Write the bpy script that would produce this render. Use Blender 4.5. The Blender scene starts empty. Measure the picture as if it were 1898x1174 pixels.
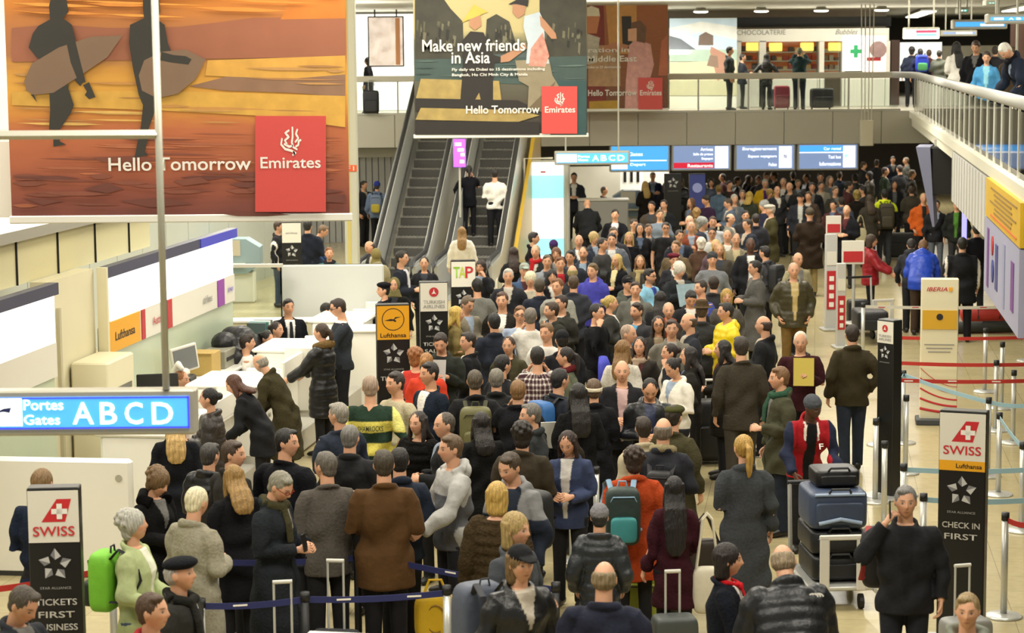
import bpy, math, random, time
import numpy as np
from mathutils import Matrix, Vector
rng = random.Random(7)
SC = bpy.context.scene
COL = SC.collection
# ------------------------------------------------------------------ camera
IW, IH, FOC, HC = 1898, 1174, 4000.0, 5.1
PITCH = math.atan((587 - 97) / FOC); ROLL = 0.0085
cp, sp, cr, sr = math.cos(PITCH), math.sin(PITCH), math.cos(ROLL), math.sin(ROLL)
R0 = Vector((1, 0, 0)); U0 = Vector((0, sp, cp)); FW = Vector((0, cp, -sp))
CR = cr * R0 - sr * U0; CU = sr * R0 + cr * U0
cam_d = bpy.data.cameras.new('camera'); cam = bpy.data.objects.new('camera', cam_d); COL.objects.link(cam)
cam_d.sensor_width = 36.0; cam_d.lens = FOC * 36.0 / IW; cam_d.clip_start = 0.5; cam_d.clip_end = 400
m = Matrix((( CR.x, CU.x, -FW.x, 0), (CR.y, CU.y, -FW.y, 0), (CR.z, CU.z, -FW.z, HC), (0, 0, 0, 1)))
cam.matrix_world = m
SC.camera = cam
cam_d.dof.use_dof = True; cam_d.dof.focus_distance = 24.0; cam_d.dof.aperture_fstop = 3.6
def ray(x, y):
    return FW + CR * ((x - IW / 2) / FOC) - CU * ((y - IH / 2) / FOC)
def PZ(x, y, z):
    d = ray(x, y); t = (z - HC) / d.z; return Vector((d.x * t, d.y * t, z))
def PY(x, y, Y):
    d = ray(x, y); t = Y / d.y; return Vector((d.x * t, Y, HC + d.z * t))
# ------------------------------------------------------------------ light
world = bpy.data.worlds.new('hall_ambient'); SC.world = world; world.use_nodes = True
world.node_tree.nodes['Background'].inputs[0].default_value = (1.0, 0.97, 0.9, 1)
world.node_tree.nodes['Background'].inputs[1].default_value = 0.55
def area(x, y, z, sx, sy, power, col=(1, 0.95, 0.84)):
    l = bpy.data.lights.new('hall_fill_light', 'AREA'); l.shape = 'RECTANGLE'; l.size = sx; l.size_y = sy; l.energy = power; l.color = col
    o = bpy.data.objects.new('hall_fill_light', l); o.location = (x, y, z); COL.objects.link(o); return o  # unseen area lights, ceiling sources and added fills alike
for yy in (12, 20, 28, 36):
    for xx in (-7, -1, 5):
        area(xx, yy, 7.6, 3.0, 3.0, 430)
for xx in (-6, 0, 6): area(xx, 44, 6.1, 3.0, 2.0, 480)
for xx in (-9, -2, 5, 11): area(xx, 58.6, 6.12, 4.0, 1.0, 230)
for yy in (62, 70): 
    for xx in (-2, 5, 12): area(xx, yy, 2.58, 4.0, 3.0, 240)
for yy in (24, 33, 42, 52): area(yy * 0.1415 + 6.5, yy, 2.95, 2.0, 4.0, 75)
for yy in (26, 34, 44): area(yy * 0.1415 + 6.5, yy, 6.1, 2.0, 5.0, 240)
def up(o): o.rotation_euler = (math.pi, 0, 0)
for xx in (-6, 2, 10): up(area(xx, 50, 5.2, 6.0, 1.0, 260)); up(area(xx, 60.5, 5.0, 6.0, .6, 80))  # added upward fill that brightens the ceiling, no such fixtures
area(17, 70, 6.1, 5, 5, 260); area(-9, 40, 6.0, 3.0, 6.0, 420); area(-6.5, 53, 6.0, 3.0, 4.0, 380); area(-6, 51, 2.5, 3, 3, 60)  # added fill for the dark gallery end and left rear
SC.view_settings.view_transform = 'Standard'; SC.view_settings.look = 'None'
SC.view_settings.exposure = 0.0; SC.view_settings.gamma = 1.0
SC.cycles.max_bounces = 5; SC.cycles.diffuse_bounces = 3; SC.cycles.glossy_bounces = 2; SC.cycles.transparent_max_bounces = 6
SC.cycles.caustics_reflective = False; SC.cycles.caustics_refractive = False
# ------------------------------------------------------------------ colours and materials
def lin(c): return c / 12.92 if c <= 0.04045 else ((c + 0.055) / 1.055) ** 2.4
def hexc(h):
    h = h.lstrip('#')
    if len(h) == 3: h = ''.join(c * 2 for c in h)
    return tuple(lin(int(h[i:i + 2], 16) / 255) for i in (0, 2, 4))
MATS = {}
def mat(name, color='888', rough=0.6, metal=0.0, bump=0.0, bscale=60.0, var=0.0, emit=0.0, attr=False, stretch=None, spec=0.5, coat=0.0):
    if name in MATS: return MATS[name]
    M = bpy.data.materials.new(name); M.use_nodes = True; MATS[name] = M
    nt = M.node_tree; N = nt.nodes; L = nt.links; b = N['Principled BSDF']
    b.inputs['Roughness'].default_value = rough; b.inputs['Metallic'].default_value = metal
    b.inputs['Specular IOR Level'].default_value = spec; b.inputs['Coat Weight'].default_value = coat
    c = hexc(color)
    tc = N.new('ShaderNodeTexCoord'); nz = N.new('ShaderNodeTexNoise'); nz.inputs['Scale'].default_value = bscale; nz.inputs['Detail'].default_value = 3
    if stretch:
        mp = N.new('ShaderNodeMapping'); mp.inputs['Scale'].default_value = stretch; L.new(tc.outputs['Object'], mp.inputs[0]); L.new(mp.outputs[0], nz.inputs[0])
    else: L.new(tc.outputs['Object'], nz.inputs[0])
    mix = N.new('ShaderNodeMix'); mix.data_type = 'RGBA'; mix.blend_type = 'MULTIPLY'
    mr = N.new('ShaderNodeMapRange'); mr.inputs['To Min'].default_value = 1 - var; mr.inputs['To Max'].default_value = 1 + var
    L.new(nz.outputs[0], mr.inputs['Value']); mix.inputs['Factor'].default_value = 1.0
    if attr:
        a = N.new('ShaderNodeAttribute'); a.attribute_name = 'Col'; L.new(a.outputs['Color'], mix.inputs['A'])
    else: mix.inputs['A'].default_value = (*c, 1)
    L.new(mr.outputs[0], mix.inputs['B']); L.new(mix.outputs['Result'], b.inputs['Base Color'])
    if bump:
        bp = N.new('ShaderNodeBump'); bp.inputs['Strength'].default_value = bump; bp.inputs['Distance'].default_value = 0.02
        L.new(nz.outputs[0], bp.inputs['Height']); L.new(bp.outputs[0], b.inputs['Normal'])
    if emit:
        L.new(mix.outputs['Result'], b.inputs['Emission Color']); b.inputs['Emission Strength'].default_value = emit
    return M
SKIN = mat('skin', rough=0.5, attr=True, var=0.06, bscale=25, spec=0.35)
HAIR = mat('hair_strands', rough=0.55, attr=True, var=0.45, bscale=18, bump=0.6, stretch=(6, 6, 1.0))
FABRIC = {
 'cloth': mat('woven_cloth', rough=0.85, attr=True, var=0.25, bscale=14, bump=0.55, spec=0.25),
 'wool': mat('wool_cloth', rough=0.95, attr=True, var=0.3, bscale=45, bump=0.5, spec=0.15),
 'nylon': mat('quilted_nylon', rough=0.42, attr=True, var=0.2, bscale=11, bump=0.7, spec=0.4),
 'leather': mat('soft_leather', rough=0.4, attr=True, var=0.2, bscale=16, bump=0.5, spec=0.4),
 'fur': mat('fur', rough=1.0, attr=True, var=0.6, bscale=40, bump=1.0, spec=0.1),
}
SHOE = mat('shoe_leather', '15130f', rough=0.45, var=0.2, bscale=20)
# ------------------------------------------------------------------ mesh helpers
class MB:
    """collects closed shapes for ONE mesh"""
    def __init__(s): s.V = []; s.F = []; s.M = []; s.n = 0
    def add(s, V, F, mi=0):
        V = np.asarray(V, float).reshape(-1, 3); s.V.append(V); n = s.n
        s.F += [tuple(i + n for i in f) for f in F]; s.M += [mi] * len(F); s.n += len(V); return s
    def box(s, c, d, mi=0, rz=0.0, rx=0.0, ch=0.0, taper=1.0):
        x, y, z = d[0] / 2, d[1] / 2, d[2] / 2
        if ch > 0:
            ch = min(ch, x * .9, y * .9, z * .9); V = []
            for sz in (-1, 1):
                for (r, zz) in (((ch, z),) if 0 else ((ch, z), (0, z - ch))) if sz > 0 else ((0, z - ch), (ch, z)):
                    pass
            rings = [(-z, ch), (-z + ch, 0), (z - ch, 0), (z, ch)]
            V = []; F = []
            for (zz, i) in rings:
                X, Y = x - i, y - i; c2 = ch if i == 0 else ch * .5
                V += [(-X + c2, -Y, zz), (X - c2, -Y, zz), (X, -Y + c2, zz), (X, Y - c2, zz), (X - c2, Y, zz), (-X + c2, Y, zz), (-X, Y - c2, zz), (-X, -Y + c2, zz)]
            for k in range(3):
                for j in range(8): F.append((k * 8 + j, k * 8 + (j + 1) % 8, k * 8 + 8 + (j + 1) % 8, k * 8 + 8 + j))
            F.append(tuple(range(7, -1, -1))); F.append(tuple(range(24, 32)))
        else:
            V = [(-x, -y, -z), (x, -y, -z), (x, y, -z), (-x, y, -z), (-x * taper, -y * taper, z), (x * taper, -y * taper, z), (x * taper, y * taper, z), (-x * taper, y * taper, z)]
            F = [(3, 2, 1, 0), (4, 5, 6, 7), (0, 1, 5, 4), (1, 2, 6, 5), (2, 3, 7, 6), (3, 0, 4, 7)]
        V = np.array(V)
        if rx: V = V @ np.array(Matrix.Rotation(rx, 3, 'X')).T
        if rz: V = V @ np.array(Matrix.Rotation(rz, 3, 'Z')).T
        return s.add(V + np.array(c), F, mi)
    def tube(s, P, R, n=12, ref=(0, 1, 0), mi=0, cap=True):
        P = [np.array(p, float) for p in P]; k = len(P)
        if not isinstance(R, (list, tuple)): R = [R] * k
        V = []; F = []
        for i in range(k):
            t = P[min(i + 1, k - 1)] - P[max(i - 1, 0)]; t = t / (np.linalg.norm(t) + 1e-9)
            r = np.array(ref, float); r = r - t * r.dot(t)
            if np.linalg.norm(r) < 1e-3: r = np.array((1, 0, 0.)) - t * t[0]
            r /= np.linalg.norm(r); q = np.cross(t, r)
            a, b = R[i] if isinstance(R[i], (list, tuple)) else (R[i], R[i])
            for j in range(n):
                th = 2 * math.pi * j / n; V.append(P[i] + q * (math.cos(th) * a) + r * (math.sin(th) * b))
        for i in range(k - 1):
            for j in range(n): F.append((i * n + j, i * n + (j + 1) % n, (i + 1) * n + (j + 1) % n, (i + 1) * n + j))
        if cap: F.append(tuple(range(n - 1, -1, -1))); F.append(tuple((k - 1) * n + j for j in range(n)))
        return s.add(V, F, mi)
    def ell(s, c, r, nu=20, nv=14, mi=0, fn=None):
        V = [(0, 0, -1)]; F = []
        for i in range(1, nv):
            ph = -math.pi / 2 + math.pi * i / nv
            for j in range(nu): th = 2 * math.pi * j / nu; V.append((math.cos(ph) * math.cos(th), math.cos(ph) * math.sin(th), math.sin(ph)))
        V.append((0, 0, 1)); t = len(V) - 1
        for j in range(nu):
            F.append((0, 1 + (j + 1) % nu, 1 + j)); b = 1 + (nv - 2) * nu; F.append((t, b + j, b + (j + 1) % nu))
        for i in range(nv - 2):
            for j in range(nu): a = 1 + i * nu; F.append((a + j, a + (j + 1) % nu, a + nu + (j + 1) % nu, a + nu + j))
        V = np.array(V)
        V = fn(V) if fn else V * np.array(r)
        return s.add(V + np.array(c), F, mi)
    def rbox(s, c, d, mi=0, e=.38, rz=0.0):
        def fn(V): return np.sign(V) * np.abs(V) ** e * np.array(d) / 2 * np.array((1, 1, 1))
        def g(V):
            r = np.sqrt(V[:, 0] ** 2 + V[:, 1] ** 2) + 1e-9; cx, cy = V[:, 0] / r, V[:, 1] / r; se = lambda a: np.sign(a) * np.abs(a) ** e
            o = np.stack([se(r) * se(cx), se(r) * se(cy), se(V[:, 2])], 1) * np.array(d) / 2
            return o @ np.array(Matrix.Rotation(rz, 3, 'Z')).T if rz else o
        return s.ell(c, None, 28, 16, mi, g)
    def lathe(s, prof, c=(0, 0, 0), n=20, mi=0):
        return s.tube([(c[0], c[1], c[2] + z) for r, z in prof], [max(r, 1e-4) for r, z in prof], n=n, mi=mi)
    def poly(s, pts, mi=0): return s.add(pts, [tuple(range(len(pts)))], mi)
    def xf(s, fn):
        s.V = [fn(np.concatenate(s.V))] if s.V else s.V; return s
    def mesh(s, name):
        me = bpy.data.meshes.new(name); me.from_pydata(np.concatenate(s.V).tolist(), [], s.F)
        return me
def smooth(me, on=True): me.polygons.foreach_set('use_smooth', [on] * len(me.polygons))
def paint(me, col):
    n = len(me.vertices); a = me.color_attributes.new('Col', 'FLOAT_COLOR', 'POINT')
    c = np.ones((n, 4), np.float32); c[:, :3] = col; a.data.foreach_set('color', c.ravel())
def verts(me):
    v = np.empty(len(me.vertices) * 3, np.float32); me.vertices.foreach_get('co', v); return v.reshape(-1, 3).astype(float)
def link(name, me, mats=None, parent=None, loc=None, rz=0.0):
    o = bpy.data.objects.new(name, me); COL.objects.link(o)
    if mats and not me.materials:
        for x in (mats if isinstance(mats, (list, tuple)) else [mats]): me.materials.append(x)
    if parent: o.parent = parent
    if loc is not None: o.location = loc
    if rz: o.rotation_euler = (0, 0, rz)
    return o
def obj(name, mb, mats, parent=None, sm=False, loc=None, rz=0.0):
    me = mb.mesh(name); me.polygons.foreach_set('material_index', mb.M)
    if sm: smooth(me)
    return link(name, me, mats, parent, loc, rz)
def tag(o, label=None, cat=None, group=None, kind=None):
    if label: o['label'] = label
    if cat: o['category'] = cat
    if group: o['group'] = group
    if kind: o['kind'] = kind
    return o
def thing(name, label, cat, loc=(0, 0, 0), rz=0.0, group=None):
    o = bpy.data.objects.new(name, None); COL.objects.link(o); o.location = loc; o.rotation_euler = (0, 0, rz); o.empty_display_size = 0.1
    return tag(o, label, cat, group)
# one working object fuses overlapping shapes into one continuous skin
WS = bpy.data.scenes.new('work'); _w = bpy.data.objects.new('work', bpy.data.meshes.new('work')); WS.collection.objects.link(_w)
def wdg():
    with bpy.context.temp_override(scene=WS, view_layer=WS.view_layers[0]): dg = bpy.context.evaluated_depsgraph_get()
    dg.update(); return dg
_rm = _w.modifiers.new('r', 'REMESH'); _rm.mode = 'VOXEL'; _sm = _w.modifiers.new('s', 'SMOOTH'); _sm.factor = 0.5
def fuse(mb, voxel, it=2, name='m'):
    me = mb.mesh('tmp'); old = _w.data; _w.data = me; bpy.data.meshes.remove(old)
    _rm.voxel_size = voxel; _sm.iterations = it
    dg = wdg()
    out = bpy.data.meshes.new_from_object(_w.evaluated_get(dg)); out.name = name; smooth(out); return out
# ------------------------------------------------------------------ people
def rotm(rx=0, rz=0): return np.array(Matrix.Rotation(rz, 3, 'Z') @ Matrix.Rotation(rx, 3, 'X'))
def head_fn(fem):
    def fn(D):
        x, y, z = D[:, 0], D[:, 1], D[:, 2]; low = np.clip(-z, 0, 1)
        X = x * 0.075 * (1 - 0.30 * low ** 1.6 - (0.04 * low if fem else 0)); Z = z * 0.118
        Y = y * np.where(y > 0, 0.092 - 0.004 * low, 0.102 * (1 - 0.38 * low ** 1.2))
        Y = Y + 0.012 * low ** 2 * (y > -0.2)
        fr = np.clip(y, 0, 1) ** 2
        g = lambda cx, cz, sx, sz: np.exp(-((X - cx) / sx) ** 2 - ((Z - cz) / sz) ** 2) * fr
        Y = Y + 0.024 * g(0, -.026, .011, .016) + 0.012 * g(0, .0, .008, .022) - 0.009 * (g(-.031, .004, .016, .012) + g(.031, .004, .016, .012))
        Y = Y + 0.005 * (g(-.03, .026, .022, .008) + g(.03, .026, .022, .008)) + 0.007 * g(0, -.062, .022, .010) - 0.004 * g(0, -.080, .018, .007) + 0.010 * g(0, -.098, .018, .014)
        Y = Y + 0.004 * (g(-.045, -.03, .018, .018) + g(.045, -.03, .018, .018))
        return np.stack([X, Y, Z], 1)
    return fn
def skin_cols(p, skin, lips, brow, vox, beard, iris=(0.03, 0.02, 0.015)):
    c = np.tile(np.array(skin), (len(p), 1)); fr = p[:, 1] > 0.045
    def blob(cx, cz, sx, sz, col, amt=1.0):
        w = np.exp(-(((p[:, 0] - cx) / sx) ** 2 + ((p[:, 2] - cz) / sz) ** 2) ** 2) * fr * amt
        c[:] = c * (1 - w[:, None]) + np.array(col) * w[:, None]
    k = max(1.0, vox / 0.009)
    red = (skin[0] * 0.95, skin[1] * 0.72, skin[2] * 0.68)
    blob(-.042, -.03, .022, .02, red, .5); blob(.042, -.03, .022, .02, red, .5); blob(0, -.03, .012, .014, red, .5)
    if beard is not None:
        bw = ((p[:, 2] < -.045) & (p[:, 1] > -.03) & (p[:, 2] > -.125)).astype(float)[:, None] * 0.75
        c[:] = c * (1 - bw) + np.array(beard) * bw
        blob(0, -.048, .03, .007, beard, .8)
    blob(0, -.062, .023, .0075 * min(k, 1.3), lips, .8)
    for s in (-1, 1):
        if vox < 0.011: blob(s * .031, .004, .0135, .0065, (0.42, 0.39, 0.36))
        blob(s * .031, .004, (.0075 if vox < .011 else .012) * min(k, 1.3), .0078 * min(k, 1.15), iris, 1.0 if vox < .011 else .75)
        blob(s * .031, .027, .020, .0055 * min(k, 1.3), brow, .85)
    return c
def hand_mesh(curl, vox):
    """palm, four unequal bent fingers and a thumb; wrist at origin, fingers towards -Z, palm faces +Y, thumb at +X"""
    b = MB(); b.tube([(0, 0, .03), (0, 0, -.01), (0, .002, -.045), (0, .002, -.088)], [(.026, .019), (.030, .017), (.040, .015), (.038, .012)], 12)
    for x, L, r in ((.031, .070, .0088), (.011, .080, .0092), (-.010, .074, .0088), (-.030, .058, .0078)):
        p = np.array((x, .002, -.084)); P = [p]; a = 0.25 * curl
        for q in (.44, .31, .25):
            a += curl * .55; p = p + np.array((x * .10, math.sin(a), -math.cos(a))) * L * q; P.append(p)
        b.tube(P, [r, r * .98, r * .9, r * .72], 8, ref=(1, 0, 0))
    c = .35 * curl
    b.tube([(.022, .004, -.018), (.044, .014, -.045), (.052, .022 + .02 * c, -.072), (.048, .030 + .035 * c, -.094)], [.014, .0125, .0108, .0085], 8)
    return fuse(b, vox, 1, 'hand')
HANDS = {}
def hand_data(curl, hi):
    k = (curl, hi)
    if k not in HANDS:
        me = hand_mesh(curl, 0.0042 if hi else 0.0072); HANDS[k] = (verts(me), [tuple(p.vertices) for p in me.polygons]); bpy.data.meshes.remove(me)
    return HANDS[k]
# elbow, wrist (for the right arm, mirrored for the left), palm roll, curl
POSES = {
 'd': ((.262, -.035, 1.115), (.268, .055, .875), 0, .7), 'k': ((.285, -.09, 1.13), (.225, .07, .93), 0, .7),
 'p': ((.245, -.01, 1.12), (.085, .25, 1.135), 1, 1.1), 'P': ((.25, .06, 1.14), (.10, .29, 1.26), 1, 1.1),
 'h': ((.26, .02, 1.11), (.16, .26, 1.00), 1, 1.3), 'f': ((.27, .12, 1.20), (.105, .115, 1.475), 2, 1.0), 'e': ((.31, .10, 1.22), (.150, .085, 1.485), 2, 1.0),
 'c': ((.265, .05, 1.15), (-.06, .20, 1.17), 3, .6), 'b': ((.40, -.10, 1.16), (.215, .0, 1.01), 3, .5),
 'u': ((.27, .19, 1.30), (.12, .30, 1.58), 2, 1.0), 'r': ((.25, .16, 1.16), (.22, .40, 1.02), 1, 1.2),
 'B': ((.25, -.10, 1.13), (.06, -.16, .98), 0, 1.2), 's': ((.285, -.02, 1.12), (.30, .02, .90), 0, 1.3),
 'g': ((.25, .08, 1.15), (.215, .26, 1.36), 2, 1.1),
}
SKINS = {'0': ((206, 156, 124), (160, 88, 78)), '1': ((196, 146, 112), (150, 84, 74)), '2': ((150, 104, 76), (116, 62, 54)), '3': ((86, 58, 44), (70, 40, 36))}
def srgb(t): return tuple(lin(v / 255) for v in t)
GARM = {  # hem z, thickness, hem flare, fabric
 't': (.84, .009, 1.0, 'cloth'), 'w': (.82, .010, 1.0, 'wool'), 'j': (.79, .020, 1.0, 'cloth'), 'l': (.78, .020, 1.0, 'leather'), 'h': (.80, .016, 1.0, 'cloth'),
 'p': (.78, .036, 1.0, 'nylon'), 'P': (.52, .036, 1.05, 'nylon'), 'b': (.74, .014, 1.02, 'wool'), 'c': (.56, .022, 1.12, 'wool'), 'C': (.36, .024, 1.18, 'wool'), 'u': (.82, .050, 1.02, 'fur'), 'k': (.66, .022, 1.04, 'cloth'),
}
def build_person(S, s_px):
    """S: spec dict; s_px: photo pixels per metre where it stands (sets how finely it is meshed). Returns the parts."""
    h = S['h']; k = h / 1.75; fem = S['fem']; wv = (0.90 if fem else 1.0) * S['wd']; lean = S['lean']; seated = S['seat']
    vb = min(max(1.45 / s_px, .0062), .020); vc = min(max(2.2 / s_px, .010), .026)
    hip = np.array((0, 0, .93))
    Rl = rotm(-lean)
    def T(V):  # bends the body forward at the hip, the coat tails keep hanging
        V = np.asarray(V, float)
        if not lean: return V.copy()
        a = -lean * np.clip((V[..., 2] - .84) / .24, 0, 1); d = V - hip; o = V.copy(); ca, sa = np.cos(a), np.sin(a)
        o[..., 1] = d[..., 1] * ca - d[..., 2] * sa + hip[1]; o[..., 2] = d[..., 1] * sa + d[..., 2] * ca + hip[2]; return o
    drop = .46 if seated else 0
    # arms
    arms = []
    for side, code in ((-1, S['arms'][0]), (1, S['arms'][1])):
        el, wr, pr, cu = POSES[code]
        m_ = np.array((side, 1, 1)); el = np.array(el) * m_ * np.array((wv, 1, 1)); wr = np.array(wr) * m_
        sh = np.array((side * .178 * wv, -.005, 1.405)); arms.append((side, sh, el, wr, pr, cu))
    # legs
    st = S['stride']; legs = []
    for side in (-1, 1):
        if seated: hp, kn, an = (side * .09, -.02, .93), (side * .13, .40, .95), (side * .13, .40, .53)
        else:
            dy = st * side; hp = (side * .092, 0, .90); kn = (side * .098, dy * .5 + .015, .49); an = (side * .105, dy - (.0 if dy >= 0 else .02), .09 + (.05 if dy < -.1 else 0))
        legs.append((side, np.array(hp), np.array(kn), np.array(an)))
    hd_c = np.array((0, .022, 1.630)); hz = S['hf'] - S['bf']
    Rh = rotm(-S['pitch'], hz); nk = np.array((0, .0, 1.525))
    def TH(V): V = np.asarray(V, float) @ Rh.T; off = (hd_c - nk) @ Rh.T; return T(V + nk + off)
    def TH_inv(V): V = (np.asarray(V) - hip) @ Rl + hip; off = (hd_c - nk) @ Rh.T; return (V - nk - off) @ Rh
    parts = {}
    # ---- body: one continuous surface
    b = MB(); hb = MB(); hb.ell((0, 0, 0), None, 44, 30, fn=head_fn(fem))
    for sd in (-1, 1): hb.ell((sd * .076, -.012, -.004), (.011, .02, .031), 10, 8)
    hb.xf(TH); b.add(np.concatenate(hb.V), hb.F)
    nr = .050 if fem else .059
    chin = TH([(0, -.022, -.055)])[0]
    b.tube([T([(0, -.02, 1.40)])[0], T([(0, -.012, 1.47)])[0], chin], [nr * 1.25, nr, nr * .95], 14)
    tb = MB(); tb.tube([(0, 0, .84), (0, 0, .93), (0, 0, 1.07), (0, 0, 1.28), (0, -.005, 1.40), (0, -.01, 1.46)], [(.10, .08), (.15 * wv, .10), (.125 * wv, .085), (.155 * wv, .105), (.16 * wv, .08), (.07, .06)], 16)
    tb.xf(T); b.add(np.concatenate(tb.V), tb.F)
    hands = []
    for side, sh, el, wr, pr, cu in arms:
        q = T([sh, (sh + el) / 2, el, (el * .6 + wr * .4), wr])
        b.tube(q, [.050, .044, .037, .037, .025], 10)
        hands.append((side, q[2], q[4], pr, cu))
    for side, hp, kn, an in legs: b.tube([hp, (hp + kn) / 2, kn, (kn * .65 + an * .35), an], [.085, .07, .05, .05, .036], 10, ref=(1, 0, 0))
    me = fuse(b, vb, 1 if vb < .012 else 2, 'body'); V = verts(me); F = [tuple(p.vertices) for p in me.polygons]; bpy.data.meshes.remove(me)
    nbody = len(V); full = MB().add(V, F)
    for side, e, w, pr, cu in hands:
        HV, HF = hand_data(cu, s_px > 120); HV = HV.copy() * .97; HV[:, 0] *= side
        d = (w - e) / np.linalg.norm(w - e); z = -d
        if pr == 0: y = np.array((-side, .25, 0.))
        elif pr == 1: y = np.array((-side * .55, .1, .55 if S.get('up') else -.2)) + np.array((0, 0, .0))
        elif pr == 2: y = np.array((-side * .9, -.35, 0.))
        else: y = np.array((0., -1., 0.))
        y = y - z * y.dot(z); y /= np.linalg.norm(y); x = np.cross(y, z)
        HV = HV @ np.stack([x, y, z]) + w; full.add(HV, HF)
    me = full.mesh('body'); smooth(me); p = TH_inv(verts(me)); skin, lips = SKINS[S['skin']]
    sk = srgb(skin); j = S['tone']; sk = tuple(v * j for v in sk)
    hc = hexc(S['hairc'])
    cols = skin_cols(p, sk, srgb(lips) if not fem else tuple(v * .9 for v in srgb(lips)), tuple(.5 * a for a in hc), vb, tuple(.6 * a + .4 * b_ for a, b_ in zip(hc, sk)) if S['beard'] else None)
    paint(me, cols); parts['body'] = (me, SKIN)
    # ---- hair
    st_ = S['hair']; b = MB(); vh = min(max(1.7 / s_px, .008), .016)
    if st_ in 'svlmpnc':
        g = {'v': -.003, 'c': .012, 'm': .006}.get(st_, 0)
        b.ell((0, -.019, .026), (.083 + g, .100 + g, .101 + g), 24, 16)
        if st_ in 'sv': b.ell((0, -.048, -.03), (.066 + g, .058 + g, .062), 16, 12)
        if st_ == 's': b.ell((rng.choice((-1, 1)) * .018, .036, .088), (.052, .042, .026), 14, 10)
        if st_ == 'c':
            for q in range(26):
                th = q * 2.4; ph = .1 + 1.3 * (q / 26.); b.ell((.086 * math.cos(th) * math.cos(ph), -.03 + .09 * math.sin(th) * math.cos(ph) - .02, .02 + .105 * math.sin(ph)), (.026, .026, .026), 8, 6)
            b.ell((0, -.06, -.05), (.075, .055, .07), 14, 10)
        if st_ == 'm':
            b.tube([(0, -.035, .06), (0, -.040, -.03), (0, -.046, -.12), (0, -.048, -.15)], [(.095, .075), (.096, .068), (.088, .060), (.062, .045)], 18)
        if st_ == 'l':
            L = S['hlen']
            b.tube([(0, -.035, .06), (0, -.045, -.04), (0, -.092, -.12), (0, -.140, -.16), (0, -.172, -.16 - L * .4), (0, -.182, -.16 - L * .8), (0, -.180, -.16 - L)], [(.092, .07), (.094, .062), (.098, .050), (.100, .045), (.104, .036), (.092, .026), (.05, .014)], 18)
            for sd in (-1, 1): b.tube([(sd * .070, .01, .05), (sd * .082, .005, -.04), (sd * .085, .015, -.13), (sd * .08, .03, -.16 - L * .35)], [(.014, .03), (.017, .035), (.02, .035), (.012, .02)], 10)
        if st_ == 'p': b.tube([(0, -.10, .04), (0, -.145, .02), (0, -.155, -.06), (0, -.15, -.17), (0, -.14, -.24)], [.022, .03, .034, .028, .01], 12); b.ell((0, -.045, -.02), (.066, .058, .06), 14, 10)
        if st_ == 'n': b.ell((0, -.125, .03), (.042, .042, .042), 12, 10); b.ell((0, -.045, -.02), (.066, .058, .06), 14, 10)
    elif st_ == 'b':
        b.tube([(0, -.030, -.065), (0, -.030, -.03), (0, -.028, .03), (0, -.028, .052)], [(.05, .058), (.0795, .083), (.0815, .088), (.072, .078)], 22)
    if b.n:
        b.xf(TH); me = fuse(b, vh, 2, 'hair'); V = verts(me); q = TH_inv(V); an = np.arctan2(q[:, 0], q[:, 1]); ph = rng.uniform(0, 6)
        wv_ = np.sin(an * 23 + ph + q[:, 2] * 9) * .5 + np.sin(an * 41 + 2 * ph - q[:, 2] * 15) * .35 + np.sin(q[:, 2] * 70 + an * 9) * .3
        nn = np.empty(len(V) * 3, np.float32); me.vertices.foreach_get('normal', nn); V = V + nn.reshape(-1, 3) * (wv_ * .0032)[:, None]; me.vertices.foreach_set('co', V.astype(np.float32).ravel())
        paint(me, np.array(hc) * (1 + .28 * wv_)[:, None].clip(.5, 1.6)); parts['hair'] = (me, HAIR)
    # ---- upper garment
    gk, gc = S['top']; hem, th, fl, fab = GARM[gk]; fcol = [hexc(c) for c in gc.split('/')]
    b = MB(); chest = 1.06 if (fem and gk not in 'pPCc') else 1.0; w = wv
    rings = [(1.015, .172 * w * (.93 if fem else 1), .118), (1.15, .178 * w * (.95 if fem else 1), .122), (1.28, .186 * w, .128 * chest), (1.345, .180 * w, .116), (1.39, .160 * w, .100), (1.425, .128 * w, .086), (1.448, .098, .074), (1.458, .082, .066)]
    if gk in 'cCPk':
        steps = 5; low = [(hem + (1.0 - hem) * i / steps, (.185 * w + (fl - 1) * .30 * (1 - i / steps) + .012), .140 + (fl - 1) * .25 * (1 - i / steps)) for i in range(steps)]
    else: low = [(hem, .182 * w * fl, .134), (hem + .08, .184 * w, .134), (.95, .176 * w, .126)]
    prof = low + rings; by = S['belly']
    pts = []; rad = []
    if gk in 'pPu':
        zz = np.arange(hem, 1.462, .0165); pz = [q[0] for q in prof]
        for z in zz:
            rib = .011 * abs(math.sin(math.pi * (z - hem) / .085)) - .004
            if gk == 'u': rib *= 1.7
            pts.append((0, 0, z)); rad.append((np.interp(z, pz, [q[1] for q in prof]) + th + rib, np.interp(z, pz, [q[2] for q in prof]) + th * .9 + rib))
    else:
        for z, a, d in prof:
            e = by * math.exp(-((z - 1.06) / .13) ** 2); pts.append((0, e * .6, z)); rad.append((a + th + e * .4, d + th * .9 + e * .6))
    if seated: pts, rad = [(0, 0, .90)] + pts[2:], [rad[2]] + rad[2:]
    tb = MB(); tb.tube(pts, rad, 26); tb.xf(T); b.add(np.concatenate(tb.V), tb.F)
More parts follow.
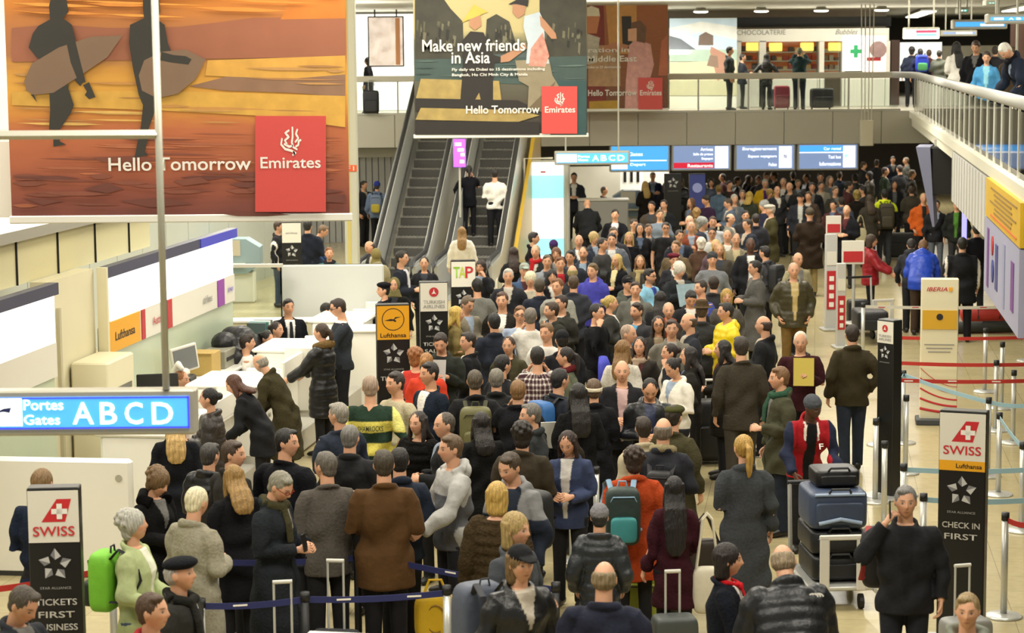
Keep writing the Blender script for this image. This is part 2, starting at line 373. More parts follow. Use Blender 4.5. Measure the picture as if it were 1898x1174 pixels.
    for side, sh, el, wr, pr, cu in arms:
        w2 = el + (wr - el) * (.93 if gk != 't' or not S['short'] else .05)
        if gk == 't' and S['short']: w2 = sh + (el - sh) * .78
        sh2 = sh + np.array((-side * .075, 0, .004)); sh3 = sh + np.array((-side * .012, 0, -.018))
        if gk == 't' and S['short']: P_ = [sh2, sh3, sh3 * .55 + w2 * .45, w2]; rr = [.040, .064, .068, .062]
        else:
            P_ = [sh2, sh3, sh * .72 + el * .28, sh * .4 + el * .6, el, el * .62 + w2 * .38, w2]; rr = [.036, .064, .066, .059, .054, .050, .042]
        P_ = T(P_); rr = [r * (w * .25 + .75) + th * .62 for r in rr]
        if gk in 'pPu':
            Q = []; q_ = []
            for i in range(len(P_) - 1):
                for t in np.arange(0, 1, .2): Q.append(P_[i] * (1 - t) + P_[i + 1] * t); q_.append(rr[i] * (1 - t) + rr[i + 1] * t + .008 * abs(math.sin((i + t) * 2.4)))
            Q.append(P_[-1]); q_.append(rr[-1]); P_, rr = Q, q_
        b.tube(P_, rr, 14)
    if gk in 'jlpPcCkbh':  # collar, open at the throat
        r_ = .074 + th * .5; hg = .016 if gk == 'b' else .034 if gk in 'pP' else .030; a_ = np.linspace(-.62 * math.pi - .2, .62 * math.pi + .2, 11)
        cb = MB(); cb.tube([(r_ * math.sin(a) * 1.04, -.012 - r_ * math.cos(a) * 1.02, 1.456 + .030 * math.cos(a)) for a in a_], [(.016 + th * .3, hg)] * 11, 10, ref=(0, 0, 1)); cb.xf(T); b.add(np.concatenate(cb.V), cb.F)
    if gk == 'h' or S['hood']:
        cb = MB(); cb.ell((0, -.105, 1.44), (.115, .065, .075), 16, 12); cb.tube([(-.09, .05, 1.45), (-.115, -.03, 1.475), (0, -.11, 1.49), (.115, -.03, 1.475), (.09, .05, 1.45)], [.03, .04, .05, .04, .03], 10, ref=(0, 0, 1)); cb.xf(T); b.add(np.concatenate(cb.V), cb.F)
    me = fuse(b, vc, 2, 'jacket'); V = verts(me)
    if gk != 'u':  # soft folds
        nn = np.empty(len(V) * 3, np.float32); me.vertices.foreach_get('normal', nn); nn = nn.reshape(-1, 3); d_ = np.zeros(len(V))
        for q in range(5):
            kv = np.array((rng.uniform(-26, 26), rng.uniform(-20, 20), rng.uniform(10, 34))); d_ += np.sin(V @ kv + rng.uniform(0, 6)) * (.0030 if gk in 'pP' else .0045 if gk == 'b' else .0068)
        d_ *= .5 + .9 * np.exp(-((V[:, 2] - 1.05) / .14) ** 2); V = V + nn * d_[:, None]; me.vertices.foreach_set('co', V.astype(np.float32).ravel())
    Vi = (V - hip) @ Rl + hip
    c = np.tile(np.array(fcol[0]), (len(V), 1))
    if len(fcol) == 1 and gk in 'jcCkl' and not S['pat']: fcol.append(hexc(rng.choice(('cfcbc2', '8a97a8', '6b6a66', '34373e', 'a9a090', '4a2526', '1d1e22', 'b8b0a4', '53627a')))); vneck = True
    else: vneck = False
    if S['pat']: c = S['pat'](Vi, c, fcol)
    elif vneck:
        mk = (Vi[:, 1] > .035) & (np.abs(Vi[:, 0]) < .072 * (Vi[:, 2] - 1.19) / .26) & (Vi[:, 2] > 1.19); c[mk] = fcol[1]
        mk = (Vi[:, 1] > .06) & (np.abs(Vi[:, 0]) < .0065) & (Vi[:, 2] < 1.2); c[mk] *= .35
    elif len(fcol) > 1 and gk not in 'tw':
        wd = .055 if gk == 'b' else .045; f = np.clip((Vi[:, 2] - .92) / .55, 0, 1)
        mk = (Vi[:, 1] > .06) & (np.abs(Vi[:, 0]) < .018 + wd * f) & (Vi[:, 2] > (1.1 if gk == 'b' else .9)) & (Vi[:, 2] < 1.50); c[mk] = fcol[1]
    elif len(fcol) > 1:
        mk = (Vi[:, 2] > 1.435) & (np.abs(Vi[:, 0]) < .12); c[mk] = fcol[1]
    paint(me, c); nm = {'t': 'shirt', 'w': 'sweater', 'j': 'jacket', 'l': 'leather_jacket', 'h': 'hooded_top', 'p': 'puffer_jacket', 'P': 'puffer_coat', 'b': 'blazer', 'c': 'coat', 'C': 'long_coat', 'u': 'fur_jacket', 'k': 'parka'}[gk]
    parts[nm] = (me, FABRIC[fab])
    # ---- trousers
    b = MB()
    if seated: b.ell((0, -.02, .95), (.165, .16, .10), 16, 10)
    else: b.tube([(0, 0, 1.02), (0, -.005, .93), (0, 0, .86), (0, 0, .80)], [(.155 * w, .105), (.172 * w, .122), (.172 * w, .118), (.12, .09)], 18)
    tr = .9 if S['slim'] else 1.0
    for side, hp, kn, an in legs:
        b.tube([hp, hp * .7 + kn * .3, kn, kn * .55 + an * .45, an + np.array((0, 0, -.035))], [.104, .095 * tr, .074 * tr, .068 * tr, .064 * tr], 14, ref=(1, 0, 0))
    me = fuse(b, max(vc, .012), 2, 'trousers'); paint(me, hexc(S['legs'])); parts['trousers'] = (me, FABRIC['cloth'])
    # ---- shoes
    for side, hp, kn, an in legs:
        b = MB(); z0 = an[2] - .09; b.tube([(0, -.085, .045), (0, -.07, .05), (0, 0, .055), (0, .09, .042), (0, .16, .032), (0, .185, .026)], [(.026, .035), (.036, .046), (.040, .052), (.044, .040), (.038, .028), (.014, .012)], 12, ref=(0, 0, 1))
        me = b.mesh('shoe'); smooth(me); v = verts(me) + np.array((an[0], an[1] + .0, z0)); v[:, 0] += (v[:, 1] - an[1]) * .15 * side
        me.vertices.foreach_set('co', v.astype(np.float32).ravel()); parts['shoe' if side < 0 else 'shoe ' ] = (me, SHOE)
    # ---- extras on the head and neck
    for x in S['ex']:
        kind, _, colr = x.partition(':'); cc = hexc(colr or '333'); b = MB(); fb = FABRIC['wool']; inhead = True
        if kind == 'beanie': b.ell((0, -.018, .045), (.087, .104, .098), 22, 14); b.tube([(0, -.018, .035), (0, -.02, .075)], [(.090, .106), (.088, .103)], 22, ref=(0, 1, 0))
        elif kind == 'cap':
            b.ell((0, -.016, .050), (.086, .103, .085), 22, 14); b.tube([(0, .075, .060), (0, .125, .052), (0, .165, .040)], [(.066, .012), (.062, .010), (.035, .007)], 14, ref=(0, 0, 1)); fb = FABRIC['cloth']
        elif kind == 'flat': b.ell((0, .008, .075), (.098, .128, .048), 22, 12)
        elif kind == 'beret': b.ell((.01, -.02, .085), (.115, .12, .045), 20, 12); b.ell((0, -.02, .045), (.086, .1, .05), 18, 10)
        elif kind == 'fedora': b.lathe([(.15, .055), (.15, .063), (.095, .068), (.09, .10), (.08, .15), (.04, .165), (.0, .155)], (0, -.012, 0), 24)
        elif kind == 'headscarf': b.ell((0, -.022, .012), (.092, .106, .120), 22, 14); b.tube([(0, -.01, -.08), (0, -.01, -.14), (0, .0, -.2)], [(.085, .09), (.10, .10), (.13, .10)], 18)
        elif kind == 'scarf': inhead = False; b.tube([(.09, -.01, 1.475), (.0, -.095, 1.50), (-.09, -.01, 1.475), (-.045, .085, 1.455), (.045, .09, 1.45), (.09, -.01, 1.475)], .040, 12, ref=(0, 0, 1)); b.tube([(.03, .10, 1.45), (.05, .15, 1.33), (.05, .165, 1.18)], [(.04, .02), (.05, .02), (.05, .014)], 10)
        elif kind == 'kerchief': inhead = False; b.tube([(.07, .0, 1.475), (.0, -.07, 1.49), (-.07, .0, 1.475), (-.035, .085, 1.45), (.035, .085, 1.45), (.07, .0, 1.475)], .020, 10, ref=(0, 0, 1)); b.ell((0, .11, 1.435), (.045, .025, .03), 10, 8); b.tube([(.02, .12, 1.43), (.035, .15, 1.36), (.04, .155, 1.32)], [(.02, .01), (.03, .01), (.02, .008)], 8)
        elif kind == 'furcollar': inhead = False; fb = FABRIC['fur']; b.tube([(.10, .06, 1.44), (.135, -.02, 1.47), (.0, -.135, 1.49), (-.135, -.02, 1.47), (-.10, .06, 1.44)], .055, 12, ref=(0, 0, 1))
        elif kind == 'tie': inhead = False; b.tube([(0, .120, 1.43), (0, .148, 1.36), (0, .158, 1.20), (0, .158, 1.16)], [(.018, .006), (.022, .006), (.030, .006), (.004, .003)], 8, ref=(0, 1, 0))
        elif kind == 'glasses':
            b.tube([(-.078, -.01, .012), (-.078, .06, .010), (-.06, .094, .006)], .003, 6); b.tube([(.078, -.01, .012), (.078, .06, .010), (.06, .094, .006)], .003, 6)
            for sd in (-1, 1): b.tube([(sd * .031 + .021 * math.cos(t), .098 - .010 * abs(sd * .031 + .021 * math.cos(t)) / .05, .004 + .015 * math.sin(t)) for t in np.linspace(0, 6.283, 15)], .0028, 6)
            b.tube([(-.012, .101, .006), (.012, .101, .006)], .0026, 6)
        elif kind == 'band': b.tube([(0, -.02, -.01), (0, -.02, .03)], [(.089, .106), (.091, .108)], 22)
        else: continue
        b.xf(TH if inhead else T)
        me = b.mesh(kind) if kind in ('glasses', 'tie') else fuse(b, min(max(1.6 / s_px, .008), .016), 1, kind); smooth(me); paint(me, cc); parts[{'flat': 'flat_cap', 'furcollar': 'fur_collar', 'band': 'hair_band', 'tie': 'necktie'}.get(kind, kind)] = (me, fb)
    dz = -drop
    for me, _ in parts.values():
        v = verts(me); v[:, 2] += dz; me.vertices.foreach_set('co', (v * k).astype(np.float32).ravel()); me.update()
    info = {'hands': {sd: (T([wr])[0] + np.array((0, 0, dz))) * k for sd, sh, el, wr, pr, cu in arms}, 'k': k}
    return parts, info
DEF = dict(h=1.75, fem=False, wd=1.0, lean=0.0, seat=False, arms='dd', stride=0.0, pitch=0.0, skin='0', tone=1.0, hairc='2a211a', beard=False, hair='s', hlen=.2, top=('j', '222'), short=False, hood=False, pat=None, legs='1c1c1e', slim=False, ex=(), belly=0.0, z=0.0)
def spec(f, opts):
    S = dict(DEF); S['hf'] = S['bf'] = math.radians(f)
    for t in opts.split():
        a, _, v = t.partition('=')
        if a == 't': S['top'] = tuple(v.split(':'))
        elif a == 'hr': S['hair'], S['hairc'] = v.split(':')
        elif a == 'lg': S['legs'] = v
        elif a == 'ar': S['arms'] = v
        elif a == 'h': S['h'] = float(v) / 100
        elif a == 'ln': S['lean'] = math.radians(float(v))
        elif a == 'lp': S['pitch'] = math.radians(float(v))
        elif a == 'bf': S['bf'] = math.radians(float(v))
        elif a == 'st': S['stride'] = float(v)
        elif a == 'sk': S['skin'] = v
        elif a in ('wd', 'belly', 'hlen', 'd', 'z', 'X', 'tone'): S[a] = float(v)
        elif a == 'ex': S['ex'] = tuple(v.split(','))
        elif a == 'pat': S['pat'] = PATS[v]
        elif a == 'F': S['fem'] = True
        elif a in ('seat', 'short', 'hood', 'slim', 'beard', 'up'): S[a] = True
    if S['fem'] and ' h=' not in ' ' + opts: S['h'] = 1.67
    if S['fem'] : S['slim'] = True
    return S
PATS = {}
def pat(f): PATS[f.__name__] = f; return f
@pat
def rugby(V, c, f):  # green hooped shirt with two yellow bands
    z = V[:, 2]; c[:] = hexc('26382c'); c[(z > 1.20) & (z < 1.31)] = hexc('c9bd5a'); c[(z > .98) & (z < 1.09)] = hexc('c9bd5a'); c[(np.abs(V[:, 0]) > .22) & (z > 1.22)] = hexc('d8d27a'); return c
@pat
def plaid(V, c, f):
    u = np.arctan2(V[:, 0], V[:, 1]) * .17; z = V[:, 2]; a = (np.mod(u, .06) < .02).astype(int) + (np.mod(z, .06) < .02).astype(int)
    c[a == 0] = hexc('3a2026'); c[a == 1] = hexc('8d7f7c'); c[a == 2] = hexc('e8e2da'); return c
@pat
def varsity(V, c, f):  # red body, navy sleeves, open over a black shirt
    c[:] = hexc('9c1720'); c[np.abs(V[:, 0]) > .19] = hexc('1c2238'); mk = (V[:, 1] > .05) & (np.abs(V[:, 0]) < .055) & (V[:, 2] < 1.5); c[mk] = hexc('111214')
    e = (V[:, 1] > .03) & (np.abs(np.abs(V[:, 0]) - .068) < .012) & (V[:, 2] > 1.30); c[e] = hexc('e6dfd2'); return c
@pat
def hoodie(V, c, f):  # light grey shoulders and sleeves, dark grey chest block
    c[:] = hexc('a9a8a4'); c[(V[:, 2] < 1.26) & (np.abs(V[:, 0]) < .185)] = hexc('55565a'); return c
@pat
def greynavy(V, c, f):  # grey shoulders on navy
    c[:] = hexc('1f2633'); c[(V[:, 2] > 1.24) & ((V[:, 1] < .05) | (np.abs(V[:, 0]) > .12))] = hexc('7c7c7c'); return c
@pat
def fleece(V, c, f):  # navy shoulders over dark grey
    c[:] = hexc('2b2f30'); c[V[:, 2] > 1.22 - .35 * np.abs(V[:, 0])] = hexc('1a1d2e'); return c
@pat
def sidestripe(V, c, f): c[np.abs(np.abs(V[:, 0]) - .27) < .02] = hexc('cfcabf'); return c
@pat
def neon(V, c, f): c[:] = hexc('16181a'); c[(V[:, 2] > 1.33) | ((np.abs(V[:, 0]) > .2) & (V[:, 2] > 1.25))] = hexc('c8d820'); return c
@pat
def vestred(V, c, f): c[:] = hexc('ddd6cd'); c[np.abs(V[:, 0]) < .16] = hexc('b8392f'); return c
PEOPLE = []   # (spec, base point, label, parts, info)
LOC = {}
# ------------------------------------------------------------------ the setting
TH_ = math.radians(8.05); UU = Vector((math.sin(TH_), math.cos(TH_), 0)); VV = Vector((math.cos(TH_), -math.sin(TH_), 0)); RZB = -TH_
def B(a, b, z=0.0): p = VV * a + UU * b; return Vector((p.x, p.y, z))
def structure(name, mb, mats, parent=None, sm=False): o = obj(name, mb, mats, parent, sm); o['kind'] = 'structure'; return o
def bbox(mb, a0, a1, b0, b1, z0, z1, mi=0, ch=0.0):
    c = B((a0 + a1) / 2, (b0 + b1) / 2, (z0 + z1) / 2); return mb.box(c, (abs(a1 - a0), abs(b1 - b0), z1 - z0), mi, rz=RZB, ch=ch)
def prect(mb, x0, y0, x1, y1, Y, dep, mi=0, ch=0.0):
    """a box whose front, at distance Y, spans these photo rows and columns"""
    p, q = PY(x0, y1, Y), PY(x1, y0, Y); return mb.box(((p.x + q.x) / 2, Y + dep / 2, (p.z + q.z) / 2), (q.x - p.x, dep, q.z - p.z), mi, ch=ch)
def floor_mat():
    M = mat('polished_stone_floor', 'b3a67d', rough=0.22, var=0.10, bscale=1.3); nt = M.node_tree; N = nt.nodes; L = nt.links
    b = N['Principled BSDF']; tc = N.new('ShaderNodeTexCoord'); mp = N.new('ShaderNodeMapping'); mp.inputs['Rotation'].default_value = (0, 0, TH_)
    br = N.new('ShaderNodeTexBrick'); br.offset = 0; br.inputs['Scale'].default_value = 1.0; br.inputs['Mortar Size'].default_value = 0.004; br.inputs['Brick Width'].default_value = .6; br.inputs['Row Height'].default_value = .6
    br.inputs['Color1'].default_value = (*hexc('b5a87f'), 1); br.inputs['Color2'].default_value = (*hexc('aea179'), 1); br.inputs['Mortar'].default_value = (*hexc('8d8262'), 1)
    n2 = N.new('ShaderNodeTexNoise'); n2.inputs['Scale'].default_value = 9; n2.inputs['Detail'].default_value = 6
    mr = N.new('ShaderNodeMapRange'); mr.inputs['To Min'].default_value = .82; mr.inputs['To Max'].default_value = 1.14
    mx = N.new('ShaderNodeMix'); mx.data_type = 'RGBA'; mx.blend_type = 'MULTIPLY'; mx.inputs['Factor'].default_value = 1
    L.new(tc.outputs['Object'], mp.inputs[0]); L.new(mp.outputs[0], br.inputs[0]); L.new(tc.outputs['Object'], n2.inputs[0]); L.new(n2.outputs[0], mr.inputs[0]); L.new(br.outputs[0], mx.inputs['A']); L.new(mr.outputs[0], mx.inputs['B']); L.new(mx.outputs['Result'], b.inputs['Base Color'])
    return M
M_WALL = mat('painted_wall', 'c9c8bd', rough=.7, var=.04); M_WHITE = mat('white_laminate', 'e9e7dc', rough=.35, var=.03, bscale=3); M_CREAM = mat('cream_panel', 'd6cfae', rough=.6, var=.05, bscale=2)
M_FASC = mat('fascia_panel', 'b9b5a6', rough=.45, var=.04, bscale=1.5); M_DARK = mat('dark_gap', '1c1c1b', rough=.8); M_STEEL = mat('brushed_steel', 'c4c5bf', rough=.3, metal=.4, var=.15, bscale=30, stretch=(1, 1, 8))
M_ALU = mat('grey_aluminium', 'b4b2a4', rough=.4, metal=.35, var=.05); M_BLACK = mat('black_panel', '121211', rough=.35, var=.1); M_RUB = mat('black_rubber', '101114', rough=.5, var=.1)
M_PLATE = mat('step_metal', '85837b', rough=.5, metal=.15, var=.15, bscale=40); M_GLASSP = mat('frosted_glass_panel', 'c3cbc2', rough=.3, var=.04, bscale=2); M_RAILW = mat('rail_band', 'c8c3b2', rough=.5, var=.04)
M_CEIL = mat('ceiling_boards', 'c2bfb0', rough=.55, var=.12, bscale=3, stretch=(.15, 2.2, 1)); M_LAMP = mat('lamp_lens', 'fff8e4', emit=9.0); M_TUBE = mat('light_strip', 'fff6e0', emit=5.0)
M_LBOX = mat('lit_white_panel', 'fffdf2', emit=1.25); M_RED = mat('red_vinyl', 'b3262b', rough=.45, var=.05); M_YEL = mat('yellow_vinyl', 'e0a017', rough=.45, var=.05); M_BLUEP = mat('blue_print', '2f3a80', rough=.5)
M_PALEG = mat('pale_green_glass', 'b9c4ab', rough=.25, var=.05, bscale=1); M_TXTW = mat('white_lettering', 'e6e3da', rough=.5); M_TXTK = mat('dark_lettering', '1d1a18', rough=.5); M_TXTG = mat('grey_lettering', '8b8a86', rough=.5)
M_TXTR = mat('red_lettering', 'b52b30', rough=.5); M_NAVY = mat('navy_belt_web', '1d2358', rough=.7, var=.1); M_KIOSK = mat('blue_grey_shell', '7f93a6', rough=.4, var=.05); M_BEIGE = mat('beige_print', 'd8d4c6', rough=.5, var=.03)
def glass():
    if 'clear_glass' in MATS: return MATS['clear_glass']
    M = bpy.data.materials.new('clear_glass'); M.use_nodes = True; MATS['clear_glass'] = M; nt = M.node_tree; N = nt.nodes; L = nt.links
    N.remove(N['Principled BSDF']); t = N.new('ShaderNodeBsdfTransparent'); t.inputs[0].default_value = (.90, .94, .91, 1); g = N.new('ShaderNodeBsdfGlossy'); g.inputs['Roughness'].default_value = .05
    fr = N.new('ShaderNodeFresnel'); mx = N.new('ShaderNodeMixShader'); L.new(fr.outputs[0], mx.inputs[0]); L.new(t.outputs[0], mx.inputs[1]); L.new(g.outputs[0], mx.inputs[2]); L.new(mx.outputs[0], N['Material Output'].inputs[0]); return M
M_GLASS = glass()
structure('floor', MB().box((3, 42, -.05), (60, 92, .1)), floor_mat())
structure('ceiling', MB().box((3, 64, 6.32), (60, 48, .1)).box((3, 17, 8.05), (60, 46, .1)).box((3, 40, 7.2), (60, .12, 1.7)), M_CEIL)
structure('wall_back', MB().box((3, 84, 3.1), (60, .2, 6.4)), mat('grey_brown_wall', '6d675c', rough=.8, var=.1))  # even grey brown wall colour
b_ = MB(); bbox(b_, -14.2, -14, 2, 60, 0, 8); structure('wall_left', b_, M_WALL)
b_ = MB(); bbox(b_, 12.0, 12.2, 2, 84, 0, 8); structure('wall_right', b_, mat('brown_wall', '6a5a4c', rough=.7, var=.1))
# bridge across the hall
BY = 57.0
b_ = MB(); b_.box((6, BY + 13.4, 3.1), (36, 26.8, .78)); structure('floor_bridge', b_, [mat('deck_stone', 'a9a493', rough=.4, var=.05)])
b_ = MB(); x = -12.0
while x < 10.2:
    b_.box((x + .64, BY - .02, 3.06), (1.268, .06, .86), ch=.008); x += 1.28
b_.box((-1, BY + .08, 3.06), (22.5, .1, .84), 1); b_.box((-1, BY - .02, 3.52), (22.5, .1, .05), 2); structure('trim_fascia', b_, [M_FASC, M_DARK, M_ALU])
rl = thing('bridge_railing', 'long pale railing with glass panes along the bridge edge', 'railing', (0, BY + .1, 3.5))
obj('top_rail', MB().box((-1.1, 0, .93), (22.6, .09, .16), ch=.02), M_RAILW, rl)
x = -12.2; i = 0
while x < 10.1:
    if abs(x) < 30: obj('post', MB().box((x, .05, .45), (.045, .03, .9)), M_ALU, rl)
    obj('glass_pane', MB().box((x + .66, 0, .45), (1.26, .012, .74)), M_GLASS, rl); x += 1.32
# gallery along the right-hand side
GA = 2.47
b_ = MB(); bbox(b_, GA, 12, 6, BY + 1, 3.20, 3.46); structure('floor_gallery', b_, M_FASC)
b_ = MB(); bbox(b_, GA - .10, GA + .02, 6, BY, 3.34, 3.50); bbox(b_, GA - .03, GA + .03, 6, BY, 3.12, 3.33); structure('trim_gallery', b_, mat('gallery_edge', 'd0cdb9', rough=.5, var=.05))
rl = thing('gallery_railing', 'curved-end pale railing with slim posts and glass running towards the camera', 'railing', B(GA, 30, 3.5), RZB)
P_ = [(0, -24, .94), (0, 20, .94), (.03, 25.0, .94), (-.10, 26.2, .94), (-.5, 27.0, .94)]
obj('top_rail', MB().tube(P_, [(.055, .085)] * 5, 10, ref=(0, 0, 1)), mat('grey_rail_band', 'a8a8a2', rough=.45), rl, True)
for i in range(33):
    y = 26 - i * 1.25; obj('post', MB().box((0, y, .44), (.03, .05, .90)), mat('pale_post', 'd5d3c6', rough=.4), rl)
    if i: obj('glass_pane', MB().box((0, y + .625, .46), (.012, 1.18, .74)), M_GLASS, rl)
fp = thing('fascia_board', 'large ribbed white board hung below the gallery edge', 'panel', B(GA - .06, 34.7, 2.42), RZB)
b_ = MB(); b_.box((0, 0, .44), (.06, 8.6, .88), taper=1)
for i in range(14): b_.box((-.034, -4.1 + i * .63, .44), (.012, .025, .86), 1)
obj('board', b_, [mat('ribbed_white', 'c2c1bd', rough=.5, var=.05), M_ALU], fp)
def tilted_ad(name, label, b0, b1, z0, z1, base, draw=None):
    t = thing(name, label, 'advert', B(GA - .12, (b0 + b1) / 2, z0), RZB); L_ = b1 - b0; h = z1 - z0
    b_ = MB(); b_.box((0, 0, h / 2), (.07, L_, h)); obj('board', b_, base, t)
    if draw: draw(t, L_, h)
    return t
def text(body, w, h, M, parent, O, ex, ez, name='lettering', lean=0.0, align=None):
    """flat lettering filling w x h, lower left corner at O, reading along ex"""
    cu = bpy.data.curves.new('t', 'FONT'); cu.body = body; cu.extrude = 0.0; cu.resolution_u = 3; cu.shear = lean
    if 'bold' in name: cu.offset = 0.012
    o = bpy.data.objects.new('t', cu); WS.collection.objects.link(o); dg = wdg(); me = bpy.data.meshes.new_from_object(o.evaluated_get(dg)); bpy.data.objects.remove(o); bpy.data.curves.remove(cu)
    v = verts(me)
    if len(v) == 0: return None
    lo, hi = v.min(0), v.max(0); sz = np.maximum(hi - lo, 1e-5); v = (v - lo) / sz
    ex = np.array(ex, float); ez = np.array(ez, float); W_ = np.array(O, float) + v[:, :1] * ex * w + v[:, 1:2] * ez * h
    me.vertices.foreach_set('co', W_.astype(np.float32).ravel()); me.materials.clear(); me.update(); me.name = 'lettering'
    return link('lettering', me, M, parent)
def ylw(t, L_, h):
    for i in range(7): obj('printed_text', MB().box((-.040, -L_ * .05 + (i % 2) * .1, h * (.14 + .115 * i)), (.006, L_ * (.5 if i % 3 else .75), h * .05)), [mat('brown_print', '8a6a20'), mat('orange_print', 'c8661c')][i == 0], t)
tilted_ad('hanging_advert', 'yellow hanging advert with rows of print below the gallery edge', 25.2, 30.3, 2.82, 3.34, mat('yellow_print', 'c9a21c', rough=.5, var=.1, bscale=2), ylw)
def prp(t, L_, h):
    for k, (c, y) in enumerate((('6a3a80', 1.9), ('3c3f78', .5), ('8a8fae', -.6), ('6a3a80', -1.8))): obj('printed_column', MB().box((-.040, y, h * .5), (.008, .28 + .1 * (k % 2), h * (.78 - .2 * (k % 2)))), mat('print_' + c, c, rough=.5), t)
    obj('printed_mark', MB().tube([(-.042, 1.15, h * .72), (-.05, 1.15, h * .72)], .13, 20), M_TXTR, t); obj('printed_mark', MB().tube([(-.042, 1.05, h * .40), (-.05, 1.05, h * .40)], .15, 20), M_BLUEP, t)
tilted_ad('hanging_advert', 'lilac hanging advert with tall purple print under the yellow one', 25.2, 30.4, 1.78, 2.80, mat('lilac_print', '9a9bb4', rough=.5, var=.08, bscale=2), prp)
# screen unit under the gallery
t = thing('display_screen', 'black backed display screen with a lilac side hung under the gallery', 'screen', PZ(1728, 300, 2.3) , math.radians(-14))
p = t.location; sc_ = 1.0
t.location = Vector((B(GA + .25, 45, 0).x, B(GA + .25, 45, 0).y, 0))
b_ = MB(); b_.box((-.06, 0, 2.64), (.60, 1.3, .98), ch=.03); obj('housing', b_, M_BLACK, t); obj('side_panel', MB().add([(x, y, z) for y in (-.72, .6) for x, z in ((-.66, 3.13), (-.38, 3.13), (-.27, 1.52), (-.31, 1.52))], [(3, 2, 1, 0), (4, 5, 6, 7), (0, 1, 5, 4), (1, 2, 6, 5), (2, 3, 7, 6), (3, 0, 4, 7)]), mat('lilac_grey_panel', '7c7f9a', rough=.4, var=.1), t)
obj('screen_edge', MB().box((.32, -.66, 1.25), (.10, .03, 1.3)), mat('violet_light', '8f8cff', emit=1.5), t)
obj('hanger', MB().box((-.3, 0, 3.0), (.06, .06, .5)), M_ALU, t)
# ------------------------------------------------------------------ ceiling lamps over the bridge
for px in (1299, 1411, 1522, 1634):
    p = PY(px, 28, 58.6); t = thing('ceiling_lamp', 'round downlight %s on the bridge ceiling' % {1299: 'above the beach picture', 1411: 'above the chocolate shop sign', 1522: 'second from the gallery corner', 1634: 'nearest the gallery corner'}[px], 'lamp', (p.x, p.y, 6.25), 0, 'downlights on the bridge ceiling')
    obj('housing', MB().lathe([(.12, 0), (.16, -.05), (.21, -.10)], n=20), M_ALU, t, True); obj('lens', MB().lathe([(.19, -.10), (.19, -.125), (.12, -.14)], n=20), M_LAMP, t, True)
for k, (a, b0, b1) in enumerate(((3.2, 64, 76), (5.6, 58, 66), (7.2, 52, 60))):
    t = thing('strip_light', ['bright strip light over the gallery corner', 'second bright strip light above the gallery crowd', 'strip light at the near end of the gallery ceiling'][k], 'lamp', B(a, (b0 + b1) / 2, 6.25), RZB, 'strip lights over the gallery')
    obj('tray', MB().box((0, 0, -.03), (.5, b1 - b0, .06)), M_ALU, t); obj('tube', MB().box((0, 0, -.075), (.4, b1 - b0 - .2, .03)), M_TUBE, t)
# ------------------------------------------------------------------ shops on the bridge
SY = 62.0
b_ = MB(); prect(b_, 1364, 52, 1648, 78, SY, .3); prect(b_, 1364, 76, 1374, 206, SY, .3)
for x0, x1 in ((1407, 1420), (1518, 1528), (1560, 1566), (1640, 1650)): prect(b_, x0, 76, x1, 206, SY, .3)
prect(b_, 1374, 136, 1520, 206, SY, .3); prect(b_, 1566, 136, 1640, 206, SY, .3); structure('wall_shop', b_, M_WHITE)
b_ = MB(); prect(b_, 1240, 30, 1652, 52, SY + .3, .2); structure('trim_shadow', b_, M_DARK)  # black band between shop fascia and ceiling
b_ = MB(); b_.box((1.2, 66, 4.9), (20.4, .2, 2.8)); structure('wall_upper', b_, mat('shop_back', 'a89f90', rough=.7, var=.15, bscale=2))
b_ = MB(); prect(b_, 1668, 78, 1746, 150, 74, .2); structure('window_5', b_, mat('lit_shop', 'e6ebe6', emit=.9, var=.1, bscale=2))
b_ = MB(); prect(b_, 1651, 74, 1668, 210, 63, .4); prect(b_, 1876, 40, 1960, 120, 60, .3); structure('trim_3', b_, mat('brown_pillar', '5a4238', rough=.5, var=.1))
b_ = MB(); prect(b_, 1746, 84, 1876, 140, 76, .2); structure('wall_far_shops', b_, mat('far_shops', 'b0a894', rough=.6, var=.4, bscale=1.5))
def flat_text(body, x0, y0, x1, y1, Y, M, parent=None, name='lettering', lean=0):
    p, q = PY(x0, y1, Y), PY(x1, y0, Y); return text(body, q.x - p.x, q.z - p.z, M, parent, p, (1, 0, 0), (0, 0, 1), name, lean)
def place(o, label, cat): return tag(o, label, cat)
sg = thing('shop_sign', 'x', 'sign'); flat_text('CHOCOLATERIE', 1366, 55, 1456, 65, SY - .02, M_TXTG, sg); tag(sg, 'grey shop lettering CHOCOLATERIE above the lit windows', 'sign')
sg = thing('shop_sign', 'x', 'sign'); flat_text('Bubbles', 1548, 54, 1590, 64, SY - .02, M_TXTG, sg, lean=.4); tag(sg, 'grey slanted script lettering on the shop front', 'sign')
